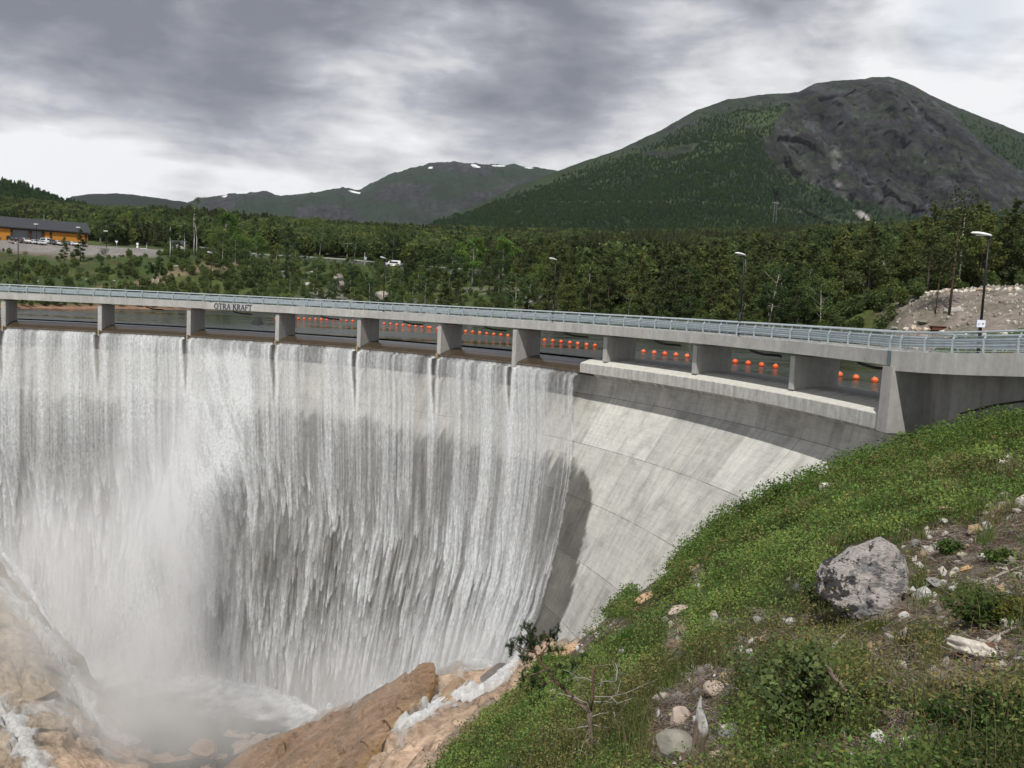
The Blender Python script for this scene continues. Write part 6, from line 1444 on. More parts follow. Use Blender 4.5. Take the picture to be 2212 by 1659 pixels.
# ---- bleached snag, stumps, logs, sticks
def wood(name, label, cat, pts, rad, seed, col, n=14, cfun=None, jag=True):
    rg = np.random.default_rng(seed); P_ = np.array(pts, float); k = 40; n = n*2
    t = np.linspace(0, len(P_)-1, k); Q = np.stack([np.interp(t, np.arange(len(P_)), P_[:, i]) for i in range(3)], 1); rd = np.interp(t, np.arange(len(rad)), rad)
    mb = MB(); mb.tube([tuple(q) for q in Q], list(rd), n); V = np.array([tuple(v) for v in mb.V])
    an = np.tile(np.arange(n)/n*6.283, k); tt = np.repeat(t/(len(P_)-1), n); ax = np.repeat(Q, n, 0); rv = V-ax
    V = ax+rv*(1+.8*(fbm(an*1.3+seed, tt*4, seed=seed)-.5)+.22*np.sin(an*5+tt*4+3*fbm(tt*5, an*0, seed=seed+4))+.25*(fbm(an*4, tt*2, seed=seed+5)-.5))[:, None]
    fb = fbm(np.cos(an)*3+np.sin(an)*2, tt*2.5, o=5, seed=seed+1)[:, None]
    c = np.array(col)*(.45+1.1*fb)
    if cfun: c = cfun(c, tt, an)
    me = mesh_np(name, V, [np.array([f for f in mb.F if len(f) == 4])]+[np.array([f]) for f in mb.F if len(f) != 4], attr_col('weathered_wood', rough=.9, mulvar=(30., .25)) if 'weathered_wood' not in bpy.data.materials else bpy.data.materials['weathered_wood'], True, {'col': c})
    o = obj(name, me)
    if label: tag(o, label, cat)
    return o
p = hit(1505, 1668); q = lambda px, py, dy=0.: at(px, py, p[1]+dy)
def cs(c, tt, an):
    f = sst(.42, .55, tt+.08*np.sin(an*2)+.1*(fbm(an*2, tt*9, seed=77)-.5))[:, None]; gr = (.55+.9*fbm(an*4., tt*1.2, o=4, seed=78))[:, None]; return np.array((.10, .075, .06))*(.5+c/.4)*(1-f)*.9*gr+c*f*gr
wood('snag', 'broken silver-grey tree snag with a pointed top standing at the bottom', 'tree stump', [q(1494, 1700, .1), q(1502, 1655), q(1508, 1605), q(1517, 1575), q(1516, 1552), q(1511, 1532), q(1513, 1515), q(1514, 1504)], [.075, .055, .040, .052, .036, .020, .012, .003], 1041, (.40, .39, .39), cfun=cs)
p2 = hit(2105, 1425); q2 = lambda px, py, dy=0.: at(px, py, p2[1]+dy)
wood('log', 'bleached split log lying on brown soil at the right', 'log', [q2(2052, 1384, .25), q2(2085, 1396, .1), q2(2120, 1408), q2(2152, 1418, -.1)], [.035, .05, .055, .03], 1042, (.55, .50, .44))
wood('tree_root', 'rotten brown stump mass under the bleached log', 'tree stump', [q2(2110, 1440, .15), q2(2120, 1425, .15), q2(2140, 1420, .2)], [.16, .13, .05], 1043, (.14, .075, .05))
p3 = hit(1840, 1530); q3 = lambda px, py, dy=0.: at(px, py, p3[1]+dy)
wood('branch', 'long peeling dead stick leaning up out of the birch shrub', 'branch', [q3(1860, 1540), q3(1830, 1498, .1), q3(1790, 1450, .1), q3(1764, 1425, .0), q3(1745, 1408)], [.028, .025, .022, .018, .010], 1044, (.26, .20, .16), 8)
p4_ = hit(1785, 1425); wood('branch', 'short grey dead branch crossing behind the leaning stick', 'branch', [at(1778, 1420, p4_[1]), at(1800, 1396, p4_[1]+.1), at(1825, 1370, p4_[1]+.1)], [.016, .02, .01], 1045, (.34, .31, .28), 8)
p5_ = hit(1570, 1635); wood('branch', 'pale broken branch lying right of the snag at the bottom', 'branch', [at(1532, 1626, p5_[1]), at(1572, 1630, p5_[1]), at(1612, 1634, p5_[1]+.05)], [.012, .024, .014], 1046, (.42, .33, .26), 8)
p6 = hit(2035, 1475); wood('driftwood', 'dark hollow driftwood root on the twig litter', 'driftwood', [at(2000, 1478, p6[1]), at(2025, 1466, p6[1]), at(2050, 1468, p6[1]+.1), at(2085, 1486, p6[1]-.1)], [.03, .05, .055, .02], 1047, (.17, .15, .135), 10)
p7 = hit(1784, 1060); wood('tree_stump', 'small sawn stump with a pale top on the bank edge near the dam', 'tree stump', [at(1784, 1066, p7[1]), at(1785, 1050, p7[1]), at(1785, 1044, p7[1])], [.24, .22, .21], 1048, (.34, .30, .27), cfun=lambda c, tt, an: np.where((tt > .93)[:, None], np.array((.62, .58, .52)), c))
for i, (a, b, lab) in enumerate([((2190, 1376), (2110, 1405), 'thin dry branch above the bleached log'), ((2212, 1235), (2120, 1262), 'dry branch at the right edge beyond the green mound')]):
    pa = hit(*a); pb = hit(*b); wood('branch', lab, 'branch', [pb+[0, 0, .02], (pa+pb)/2+[0, 0, .06], pa+[0, 0, .08]], [.02, .015, .006], 1050+i, (.33, .29, .25), 7)
# bare grey twig bushes
def twig_bush(px, py, rpx, hpx, seed, label, n=40, col=(.24, .21, .19)):
    p = hit(px, py); k = p[1]/1912; rg = np.random.default_rng(seed); mb = MB()
    for _ in range(n):
        a = rg.uniform(0, 6.283); L = rg.uniform(.4, 1); b0 = Vector((rg.normal()*.15*rpx*k, rg.normal()*.15*rpx*k, -.03))
        t1 = b0+Vector((math.cos(a)*rpx*k*.5*L, math.sin(a)*rpx*k*.4*L, hpx*k*.6*L)); t2 = b0+Vector((math.cos(a+.4)*rpx*k*L, math.sin(a+.4)*rpx*k*.6*L, hpx*k*L*rg.uniform(.6, 1)))
        w = max(.003, .7*k); mb.tube([b0, t1, t2], [w*1.2, w, w*.5], 4, False)
        for _q in range(2):
            f = rg.random(); s_ = t1.lerp(t2, f); mb.tube([s_, s_+Vector(rg.normal(size=3))*hpx*k*.25], [w*.7, w*.3], 3, False)
    o = obj('dead_shrub', trunk_mesh('dead_shrub', mb, col), loc=tuple(p)); tag(o, label, 'shrub')
twig_bush(1612, 1394, 34, 34, 1061, 'bare grey twiggy shrub above the white pointed stone')
twig_bush(1660, 1330, 48, 20, 1062, 'low spread of dry twigs left of the leafy bush at the boulder')
twig_bush(1465, 1520, 40, 55, 1063, 'bare grey twigs leaning over the rock behind the snag')
twig_bush(2150, 1262, 55, 14, 1064, 'low dry brush right of the broad grey slab', 50, (.34, .31, .28))
# ---- leafy shrubs
def shrub(nm, cat, label, px, py, rpx, hpx, seed, nleaf, leaf, col, stems=9, per=1., round_=.0):
    p = hit(px, py); k = p[1]/1912; rg = np.random.default_rng(seed); t = thing(nm, label, cat, tuple(p)); mb = MB(); P_ = []
    for s_ in range(stems):
        a = rg.uniform(0, 6.283); rr_ = rg.random()**.6; e = np.array([math.cos(a)*rr_*rpx*k, math.sin(a)*rr_*rpx*k*.8, hpx*k*(1-.45*rr_**2)*rg.uniform(.75, 1.05)])
        b0 = np.array([rg.normal()*.12*rpx*k, rg.normal()*.12*rpx*k, -.04]); md = b0*.5+e*.5+np.array([0, 0, hpx*k*.12])
        mb.tube([tuple(b0), tuple(md), tuple(e)], [max(.007, .9*k), max(.005, .6*k), .002], 5, False)
        ns = 6
        for q in range(ns):
            f = rg.uniform(.25, 1); s0 = b0*(1-f)**2+2*md*f*(1-f)+e*f*f; e2 = s0+rg.normal(size=3)*np.array([.25, .25, .16])*rpx*k*.8
            e2[2] = max(e2[2], .02); mb.tube([tuple(s0), tuple(e2)], [max(.003, .35*k), .001], 3, False)
            m_ = max(1, int(nleaf/stems/ns)); tt = rg.random(m_)[:, None]**.7
            P_.append(s0+(e2-s0)*tt*1.1+rg.normal(size=(m_, 3))*leaf*1.6)
    P_ = np.vstack(P_); P_[:, 2] = np.maximum(P_[:, 2], .01)
    obj('stems', trunk_mesh('stems', mb, (.13, .095, .075)), t)
    obj('foliage', crown_mesh('foliage', P_, max(leaf, 1.1*k), np.array(col)*(.75+.5*vnoise(P_[:, 0]*4, P_[:, 1]*4, P_[:, 2]*4, seed)[:, None]), rg, M_LEAF, .3, .72, .3), t)
    return t
shrub('birch_shrub', 'shrub', 'large low birch shrub with round leaves around the leaning dead stick', 1745, 1585, 140, 190, 1071, 3400, .024, (.115, .155, .055), 18)
shrub('birch_shrub', 'shrub', 'thin birch sprig with sparse leaves above the pale pink flat rock', 1650, 1490, 85, 95, 1072, 800, .023, (.12, .16, .055), 9)
shrub('bush', 'bush', 'small dark leafy bush touching the left side of the lichen boulder', 1775, 1318, 62, 72, 1073, 1300, .022, (.045, .075, .025), 12)
shrub('bilberry_bush', 'bush', 'dense dark green bush filling the lower right corner', 2140, 1610, 150, 110, 1074, 5200, .011, (.045, .085, .018), 34)
shrub('bilberry_bush', 'bush', 'dark green low bush just left of the corner bush', 2030, 1570, 90, 50, 1075, 2400, .010, (.05, .09, .018), 22)
shrub('bush', 'bush', 'rounded green mound with yellow flowers at its right side', 2120, 1345, 100, 60, 1076, 3000, .016, (.065, .105, .022), 26)
shrub('bush', 'bush', 'yellow-flecked bush at the right edge beyond the green mound', 2195, 1345, 45, 50, 1077, 1300, .016, (.15, .15, .025), 12)
shrub('bush', 'bush', 'bright green tuft beside the big white flat stone', 2160, 1212, 34, 26, 1078, 700, .02, (.085, .15, .025), 10)
shrub('bush', 'bush', 'bright green tuft in the rubble right of the boulder summit', 2045, 1195, 40, 30, 1079, 700, .02, (.075, .13, .028), 10)
shrub('bush', 'bush', 'leafy green bush on the skyline of the bank below the crest block', 1612, 1070, 36, 30, 1080, 900, .04, (.07, .125, .028), 10)
shrub('bush', 'bush', 'leafy green bush on the skyline near the sawn stump', 1690, 1062, 42, 34, 1081, 900, .04, (.065, .12, .03), 10)
shrub('bush', 'bush', 'fine-leaved willow bush on the dam edge left of the peach outcrop', 1318, 1330, 26, 30, 1082, 600, .05, (.06, .10, .035), 9)
shrub('bush', 'bush', 'small willow bush above the upper peach outcrop', 1432, 1222, 30, 30, 1083, 600, .045, (.055, .095, .03), 9)
# tall grass tuft above the pine
for i, (px, py, w, h, lab) in enumerate([(1370, 1392, 34, 44, 'bright tuft of tall grass on the bank above the little pine'), (1700, 1300, 30, 26, 'grey-green grass tuft left of the dark stone'), (1980, 1395, 45, 46, 'dry grassy tuft on the brown litter patch'), (1905, 1352, 60, 16, 'low yellowish grass mat below the boulder')]):
    p = hit(px, py); k = p[1]/1912; rg = np.random.default_rng(1090+i); n = 700
    cg = np.array([(.075, .15, .025), (.10, .115, .05), (.10, .09, .035), (.11, .13, .025)][i])*(1+.25*rg.normal(size=(n, 1))).clip(.4, 1.7)
    V, Fq, c = blades(rg.normal(size=n)*w*k*.45, rg.normal(size=n)*w*k*.35, np.zeros(n), h*k*rg.uniform(.5, 1.1, n), np.full(n, max(.005, k*1.2)), cg, rg, .5)
    tag(obj('grass_tuft', mesh_np('grass_tuft', V, Fq, M_LEAF, attrs={'col': c}), loc=tuple(p)), lab, 'grass')
# fireweed stalks at the bottom edge
for i, (px, py, hpx, lab) in enumerate([(1948, 1668, 90, 'leafy fireweed stalk at the bottom edge beside the white triangular stone'), (1985, 1690, 130, 'tallest leafy fireweed stalk with a reddish tip at the bottom edge'), (2052, 1690, 105, 'leafy fireweed stalk right of the tallest one'), (2112, 1680, 60, 'short leafy fireweed stalk near the corner bush'), (2190, 1690, 80, 'leafy fireweed stalk at the bottom right corner')]):
    p = hit(px, min(py, 1658)); k = p[1]/1912; rg = np.random.default_rng(1100+i); t = thing('fireweed', lab, 'plant', tuple(p)); H = hpx*k; mb = MB(); mb.tube([(0, 0, -.03), (.02*H, 0, H*.5), (rg.normal()*.06*H, 0, H)], [.004, .003, .0015], 5)
    obj('stem', trunk_mesh('stem', mb, (.14, .09, .04)), t); n = 34; V = []; Fs = []
    for j in range(n):
        f = .1+.9*j/n; a = j*2.4; L = H*.26*(1.1-f*.75); zz = H*f; dirv = np.array([math.cos(a), math.sin(a), .55+.7*f]); pr_ = np.array([-math.sin(a), math.cos(a), 0])*L*.085; b0 = np.array([0, 0, zz]); tp_ = b0+dirv*L*.9-np.array([0, 0, L*.1]); md = b0+dirv*L*.5
        s0 = len(V); V += [b0, md-pr_, tp_, md+pr_]; Fs.append([s0, s0+1, s0+2, s0+3])
    c = np.array((.085, .14, .035))*(.7+.6*rg.random((n, 1))); c[-5:] = (.20, .12, .06)
    obj('leaves', mesh_np('leaves', np.array(V), np.array(Fs), M_LEAF, attrs={'col': np.repeat(c, 4, 0)}), t)
# ---- stunted pine with a green top and a dead stem
p = hit(1277, 1640); PY0 = p[1]; zz5 = lambda a, b: (745.5+a/2.72, 1152+b/2.72)
def w5(a, b, dy=0.): return at(*zz5(a, b), PY0+dy)-p
t = thing('pine_tree', 'stunted crooked pine with green top and dead lower branches on the bank', 'pine tree', tuple(p)); mb = MB(); k = PY0/1912
mb.tube([tuple(w5(1448, 1345)), tuple(w5(1443, 1200)), tuple(w5(1440, 1120)), tuple(w5(1437, 1050))], [.045, .038, .034, .033], 8)
mb.tube([tuple(w5(1437, 1052)), tuple(w5(1390, 1010, .05)), tuple(w5(1330, 960, .1)), tuple(w5(1290, 915, .1)), tuple(w5(1225, 865, .05)), tuple(w5(1185, 800)), tuple(w5(1150, 760)), tuple(w5(1110, 690, -.05)), tuple(w5(1090, 620)), tuple(w5(1075, 540))], [.032, .030, .027, .025, .022, .02, .018, .014, .01, .005], 7)
brs = [((1437, 1050), (1455, 960), (1458, 870), (1452, 780)), ((1150, 760), (1152, 710), (1190, 660), (1240, 590)), ((1120, 700), (1060, 690), (1000, 650)), ((1100, 740), (1050, 720), (985, 665)), ((1130, 720), (1200, 690), (1245, 682)), ((1200, 690), (1250, 690), (1285, 684)), ((1185, 800), (1130, 820), (1050, 850)), ((1225, 865), (1190, 880), (1130, 900)), ((1105, 680), (1120, 630), (1115, 590)), ((1088, 640), (1040, 610), (1030, 580))]
dead = [((1458, 900), (1520, 870), (1590, 870), (1640, 800)), ((1458, 960), (1560, 960), (1660, 935), (1780, 880)), ((1455, 990), (1540, 990), (1600, 940), (1620, 860)), ((1445, 1020), (1380, 880), (1330, 820), (1280, 800)), ((1440, 1120), (1520, 1140), (1590, 1140)), ((1442, 1130), (1380, 1140), (1310, 1160)), ((1560, 960), (1600, 1000), (1700, 965)), ((1458, 870), (1410, 850), (1340, 850)), ((1590, 870), (1600, 800), (1585, 760)), ((1448, 1200), (1400, 1230), (1380, 1300), (1330, 1350)), ((1455, 930), (1500, 900), (1510, 850)), ((1440, 1080), (1500, 1060), (1580, 1050)), ((1580, 1050), (1590, 1120)), ((1458, 1000), (1400, 990), (1345, 960)), ((1330, 960), (1260, 940), (1215, 980))]
for i, b_ in enumerate(brs): mb.tube([tuple(w5(x_, y_, .03*j*((i % 3)-1))) for j, (x_, y_) in enumerate(b_)], [.014, .011, .008, .005][:len(b_)] if i else [.024, .02, .016, .008], 5)
def bk(z_, co): f = sst(.3, .5, z_)[:, None]; return np.array((.17, .135, .115))*(1-f)+np.array((.15, .095, .07))*f
obj('trunk', trunk_mesh('trunk', mb, bk), t)
mb = MB(); rg = np.random.default_rng(1111)
for i, b_ in enumerate(dead):
    pts = [Vector(w5(x_, y_, .10*j*((i % 3)-1))) for j, (x_, y_) in enumerate(b_)]; mb.tube(pts, [.009, .0065, .0045, .003][:len(pts)], 5)
    for q in range(5):
        f = rg.uniform(.3, 1)*(len(pts)-1); i0 = min(int(f), len(pts)-2); s_ = pts[i0].lerp(pts[i0+1], f-i0); mb.tube([s_, s_+Vector(rg.normal(size=3))*.16*np.array([1, .5, 1]).max()*.7], [.003, .0015], 3, False)
obj('dead_branches', trunk_mesh('dead_branches', mb, (.30, .275, .25)), t)
V = []; cs_ = []
for (x_, y_, r_, n) in [(1070, 545, 34, 9), (1085, 590, 40, 10), (1115, 600, 44, 10), (1060, 640, 40, 9), (1120, 650, 40, 8), (1245, 585, 34, 8), (1215, 615, 28, 6), (1185, 625, 26, 5), (975, 655, 30, 7), (1000, 700, 36, 8), (1045, 735, 34, 7), (1080, 745, 30, 5), (1030, 625, 26, 5), (1120, 800, 28, 6), (1040, 845, 38, 7), (1110, 870, 46, 9), (1150, 900, 44, 8), (1240, 682, 14, 3), (1283, 685, 10, 2), (1190, 690, 20, 3), (1240, 800, 44, 5), (1300, 800, 50, 6), (1370, 770, 40, 5), (1280, 870, 40, 5), (1125, 960, 40, 5), (1400, 730, 30, 3), (1165, 605, 22, 4)]:
    for _ in range(n):
        c0 = w5(x_+rg.normal()*r_*.55, y_+rg.normal()*r_*.55, rg.normal()*.08); ax = rg.normal(size=3)*.5+np.array([0, 0, .9]); ax /= np.linalg.norm(ax)
        m_ = 42; u = rg.uniform(-.5, .5, m_)[:, None]*.10; d = rg.normal(size=(m_, 3)); d -= ax*(d@ax)[:, None]; d /= np.linalg.norm(d, axis=1)[:, None]; d = d*.8+ax*.65; L = .045; b0 = c0+ax*u; sd_ = np.cross(d, rg.normal(size=(m_, 3))); sd_ /= np.linalg.norm(sd_, axis=1)[:, None]
        V.append(np.stack([b0-sd_*.0035, b0+sd_*.0035, b0+d*L], 1).reshape(-1, 3)); young = rg.random() < .12 and y_ < 640
        cs_.append(np.repeat(np.tile(np.array((.15, .13, .03) if young else (.036, .066, .022))*(.7+.6*rg.random()), (m_, 1)), 3, 0))
V = np.concatenate(V); obj('needles', mesh_np('needles', V, np.arange(len(V)).reshape(-1, 3), M_NEEDLE, attrs={'col': np.concatenate(cs_)}), t)
# ================================================================== BUOYS, ROAD, BUILDING, VEHICLES, POLES
M_BUOY = plain('orange_buoy', (.85, .11, .02), .4, var=.08, spec=.5)
def buoy_mesh():
    mb = MB(); n = 14; rings = []
    prof = [(.27*math.sin(a), -.27*math.cos(a)) for a in np.linspace(.02, 3.12, 11)]
    pts = [tuple((0, 0, z)) for r, z in prof]; mb.tube(pts, [max(r, .002) for r, z in prof], 16)
    return mb.mesh('buoy', M_BUOY, True)
BM_ = buoy_mesh(); fl = MB(); fl.tube([(0, 0, -.012), (0, 0, .012)], [.273, .273], 16); BB = fl.mesh('seam_band', plain('buoy_band', (.62, .07, .015), .5), True)
ey = MB(); ey.tube([(.04*math.cos(a), 0, .28+.04*math.sin(a)) for a in np.linspace(0, 6.283, 9)], .012, 5, False); BE = ey.mesh('eyelet', M_GALV)
bpts = [(1813, 812), (1849, 816.5), (1890, 820), (1760, 804), (1720, 798), (1675, 791), (1645, 787), (1616, 784.5), (1588, 781), (1561, 777.5), (1531, 773.5), (1507, 771), (1484, 770), (1460, 767), (1436, 764), (1413, 761), (1390, 758), (1368, 755)]
far_b = [(1340, 752), (1312, 749), (1285, 746), (1267, 744), (1248, 742), (1231, 740), (1212, 738), (1194, 736), (1176, 734), (1158, 732), (1140, 730), (1120, 728)]
far_b += [(1097-15.2*i, 725-1.95*i) for i in range(0, 12)]+[(925-13.6*i, 707-1.28*i) for i in range(0, 16)]+[(706-12.2*i, 689.6-.55*i) for i in range(0, 10)]
PN = [(PIER_TH[i]) for i in range(10)]
pier_px = sorted([(float(project(cyl(73.2, t_, -4)[None])[0, 0]), i) for i, t_ in enumerate(PN)])
gap_names = []
gapn = {0: 'left of the leftmost pier', 1: 'in the first gap from the left', 2: 'in the second gap from the left', 3: 'in the gap beneath the navy lettering', 4: 'in the gap just right of the navy lettering', 5: 'two piers right of the navy lettering', 6: 'in the gap left of the sunlit-sided pier', 7: 'in the gap right of the sunlit-sided pier', 8: 'above the left part of the pale crest block', 9: 'above the middle of the pale crest block', 10: 'in the last gap before the end pier'}
groups_ = {}
pr_ = None
allb = sorted(bpts+far_b)
for (px, py) in allb:
    g = sum(1 for x_, _ in pier_px if x_ < px); groups_.setdefault(g, []).append((px, py))
ordn = ['first', 'second', 'third', 'fourth', 'fifth', 'sixth', 'seventh', 'eighth', 'ninth', 'tenth', 'eleventh', 'twelfth', 'thirteenth', 'fourteenth', 'fifteenth', 'sixteenth', 'seventeenth', 'eighteenth']
PXs = np.array([b_[0] for b_ in allb])
# fit a smooth boom line on the water through the sighted floats
W3 = np.array([atz(px, py+3.5, ZW) for px, py in allb]); ths = PXs
cf = np.polyfit((ths-1200)/700, 1/W3[:, 1], 4); Yfit = 1/np.polyval(cf, (ths-1200)/700)
line_pts = []
BV = [BM_]
for q_, c_ in enumerate([(.74, .13, .04), (.80, .17, .06)]):
    b2_ = BM_.copy(); b2_.materials.clear(); b2_.materials.append(plain('faded_buoy_'+str(q_), c_, .55, var=.18)); BV.append(b2_)
for (px, py), Y in zip(allb, Yfit):
    g = sum(1 for x_, _ in pier_px if x_ < px); k = groups_[g].index((px, py)); X = at(px, py, Y); loc = (X[0], X[1], ZW+.13+random.uniform(-.03, .03))
    t = thing('buoy', 'orange buoy '+gapn[g]+', '+ordn[k]+' from its left', 'buoy', loc, random.uniform(0, 6), 'orange buoys of the boom line'); t.scale = (random.uniform(.96, 1.06),)*3; t.rotation_euler = (random.uniform(-.3, .3), random.uniform(-.3, .3), random.uniform(0, 6))
    obj('float', random.choice(BV), t); obj('seam_band', BB, t); obj('eyelet', BE, t); line_pts.append(loc)
mb = MB(); mb.tube([(x_, y_, z_-.18) for x_, y_, z_ in line_pts], .03, 5); tag(obj('boom_cable', mb.mesh('boom_cable', M_BLACK)), 'dark boom cable linking the orange buoys just under the water surface', 'cable')
mp = atz(556, 700, ZW); mb = MB(); mb.tube([(0, 0, -.3), (0, 0, .0), (0, 0, .55), (0, 0, 1.1)], [1.05, 1., .62, .12], 9); tag(obj('rock_marker', mb.mesh('rock_marker', plain('dark_marker', (.025, .028, .028), .8)), loc=tuple(mp)), 'dark cone standing in the water under the navy lettering', 'marker')
# road with guard rail
M_ASPH = plain('asphalt', (.085, .085, .088), .9, var=.2, scale=1.)
rp = [(430, 549, 345), (500, 552, 336), (560, 557, 331), (640, 561.5, 331), (700, 565, 332), (760, 569, 333), (800, 572.5, 334), (850, 577, 336), (950, 584, 340), (1060, 592, 346)]
RP = catmull([tuple(at(*q_)) for q_ in rp], 8); RP[:, 2] = [max(gz(x_, y_), gz(x_, y_+5), z_)+.05 for x_, y_, z_ in RP]
tg = np.gradient(RP[:, :2], axis=0); tg /= np.linalg.norm(tg, axis=1)[:, None]; nr = np.stack([-tg[:, 1], tg[:, 0]], 1)
secs = [[(x_-n_[0]*.8, y_-n_[1]*.8, z_-.6), (x_-n_[0]*.6, y_-n_[1]*.6, z_), (x_+n_[0]*6.5, y_+n_[1]*6.5, z_+.06), (x_+n_[0]*7, y_+n_[1]*7, z_-.6)] for (x_, y_, z_), n_ in zip(RP, nr)]
V, Fq = loft(np.array(secs)); tag(obj('road', mesh_np('road', V, Fq, M_ASPH)), kind='structure')
g = thing('guard_rail', 'long grey guard rail along the road on the far shore', 'guard rail', tuple(RP[0])); L0 = RP[0]
mb = MB()
for i in range(len(RP)-1):
    a, b_ = RP[i]-L0, RP[i+1]-L0; mb.add([tuple(a+[0, 0, .5]), tuple(b_+[0, 0, .5]), tuple(b_+[0, 0, .92]), tuple(a+[0, 0, .92]), tuple(a+[0, .08, .5]), tuple(b_+[0, .08, .5]), tuple(b_+[0, .08, .92]), tuple(a+[0, .08, .92])], [(0, 1, 2, 3), (7, 6, 5, 4), (3, 2, 6, 7), (0, 4, 5, 1)])
obj('beam', mb.mesh('beam', plain('rail_grey', (.36, .37, .37), .6)), g)
pm = MB(); pm.box(-.06, .06, .085, .2, -.3, .85); pme = pm.mesh('post', M_GALV)
for q_ in RP[::2]: obj('post', pme, g, loc=tuple(q_-L0))
# vehicles
def glassm(): return bpy.data.materials.get('dark_glass') or plain('dark_glass', (.02, .025, .03), .1, var=.02, spec=.6)
M_TYRE = plain('tyre_rubber', (.02, .02, .02), .9)
def car_mesh(kind, col):
    """side profile lofted across; returns parts"""
    P_ = {'suv': [(-2.25, .45), (-2.28, .95), (-2.15, 1.05), (-1.95, 1.62), (-1.5, 1.72), (.15, 1.72), (.9, 1.12), (1.95, .98), (2.2, .75), (2.2, .4)],
          'sedan': [(-2.2, .42), (-2.25, .85), (-2.1, .98), (-1.5, 1.02), (-.95, 1.40), (.1, 1.43), (.9, .98), (1.95, .84), (2.2, .62), (2.2, .36)],
          'wagon': [(-2.25, .42), (-2.28, .9), (-2.1, 1.02), (-1.85, 1.42), (-1.4, 1.50), (.2, 1.50), (.95, 1.02), (1.95, .86), (2.22, .66), (2.22, .36)],
          'van': [(-2.7, .45), (-2.72, 2.2), (-2.5, 2.55), (1.0, 2.55), (1.5, 2.35), (2.05, 1.4), (2.7, 1.1), (2.8, .8), (2.8, .42)],
          'bus': [(-2.4, .45), (-2.42, 1.75), (-2.3, 1.95), (1.1, 1.98), (1.5, 1.85), (2.05, 1.15), (2.35, 1.0), (2.4, .42)]}[kind]
    hw = .9 if kind not in ('van',) else 1.05; zmax = max(p_[1] for p_ in P_); belt = {'suv': 1.08, 'sedan': .96, 'wagon': 1.0, 'van': 1.45, 'bus': 1.15}[kind]
    S = []
    for y_, k in [(-1, .0), (-.98, .9), (-.8, 1), (0, 1.01), (.8, 1), (.98, .9), (1, .0)]:
        pts = []
        for x_, z_ in P_:
            tz = max(0, (z_-belt)/(zmax-belt)); pts.append((x_*(1 if k else .985), y_*hw*(1-.18*tz), z_ if k else .42+(z_-.42)*.97))
        S.append(pts)
    V, Fq = loft(np.array(S)); body = mesh_np('body', V, Fq, plain('car_paint_'+str(len(bpy.data.materials)), col, .25, var=.03, spec=.6))
    mb = MB()
    for s_ in (-1, 1):
        roof = [p_ for p_ in P_ if p_[1] > belt]; x0, x1 = roof[0][0]+.25, roof[-1][0]-.12; zt = zmax-.14
        if kind == 'van': x0 = -1.9; zt = 2.1; x1 = 1.55
        yb, yt = s_*hw*1.005, s_*hw*(1-.18*(zt-belt)/(zmax-belt))*1.012
        mb.add([(x0, yb, belt+.05), (x1, yb, belt+.05), (x1-.5, yt, zt), (x0+.2, yt, zt), (x0, yb-.02*s_, belt+.05), (x1, yb-.02*s_, belt+.05), (x1-.5, yt-.02*s_, zt), (x0+.2, yt-.02*s_, zt)], [(0, 1, 2, 3), (4, 5, 6, 7), (0, 1, 5, 4), (2, 3, 7, 6)])
    w = mb.mesh('side_windows', glassm())
    ws = MB(); fr_ = [p_ for p_ in P_ if p_[1] >= belt-.2]; a, b_ = (fr_[-2] if kind in ('suv', 'sedan', 'wagon') else fr_[-2]), fr_[-3]
    a, b_ = (P_[6], P_[5]) if kind in ('suv', 'sedan', 'wagon') else ((P_[5], P_[4]) if kind == 'van' else (P_[5], P_[4]))
    for q_ in (0,): 
        ax, az_, bx, bz = a[0]+.03, a[1]+.05, b_[0]+.05, b_[1]-.03
        ws.add([(ax, -hw*.85, az_), (ax, hw*.85, az_), (bx, hw*.72, bz), (bx, -hw*.72, bz), (ax-.03, -hw*.85, az_-.03), (ax-.03, hw*.85, az_-.03), (bx-.03, hw*.72, bz-.03), (bx-.03, -hw*.72, bz-.03)], [(0, 1, 2, 3), (7, 6, 5, 4), (0, 4, 5, 1), (2, 6, 7, 3)])
    wsm = ws.mesh('windscreen', glassm())
    wh = MB(); wh.tube([(0, -.11, 0), (0, .11, 0)], [.33, .33], 14); whm = wh.mesh('wheel', M_TYRE)
    hb = MB(); hb.tube([(0, -.115, 0), (0, .115, 0)], [.19, .19], 10); rim = hb.mesh('rim', plain('alloy', (.45, .45, .46), .35, .6) if 'alloy' not in bpy.data.materials else bpy.data.materials['alloy'])
    hl = MB(); hl.box(-.04, .05, -.16, .16, -.06, .06); hlm = hl.mesh('headlight', plain('lamp_glass', (.7, .72, .74), .2) if 'lamp_glass' not in bpy.data.materials else bpy.data.materials['lamp_glass'])
    wb = 1.35 if kind not in ('van',) else 1.75
    return dict(body=body, win=w, ws=wsm, wheel=whm, rim=rim, hl=hlm, wb=wb, hw=hw, nose=P_[-2])
def car(kind, col, loc, rz, label, group=None, nm='parked_car', cat='car', sc=1.):
    m_ = car_mesh(kind, col); t = thing(nm, label, cat, loc, rz, group); t.scale = (sc,)*3
    obj('body', m_['body'], t); obj('side_windows', m_['win'], t); obj('windscreen', m_['ws'], t)
    for sx_ in (-1, 1):
        for sy_ in (-1, 1):
            w_ = obj('wheel', m_['wheel'], t, loc=(sx_*m_['wb'], sy_*(m_['hw']-.06), .33)); obj('rim', m_['rim'], w_)
    for sy_ in (-1, 1): obj('headlight', m_['hl'], t, loc=(m_['nose'][0]-.02, sy_*m_['hw']*.72, m_['nose'][1]+.02))
    return t
def z1(zx, zy): return zx/6.277, 433.8+zy/6.277
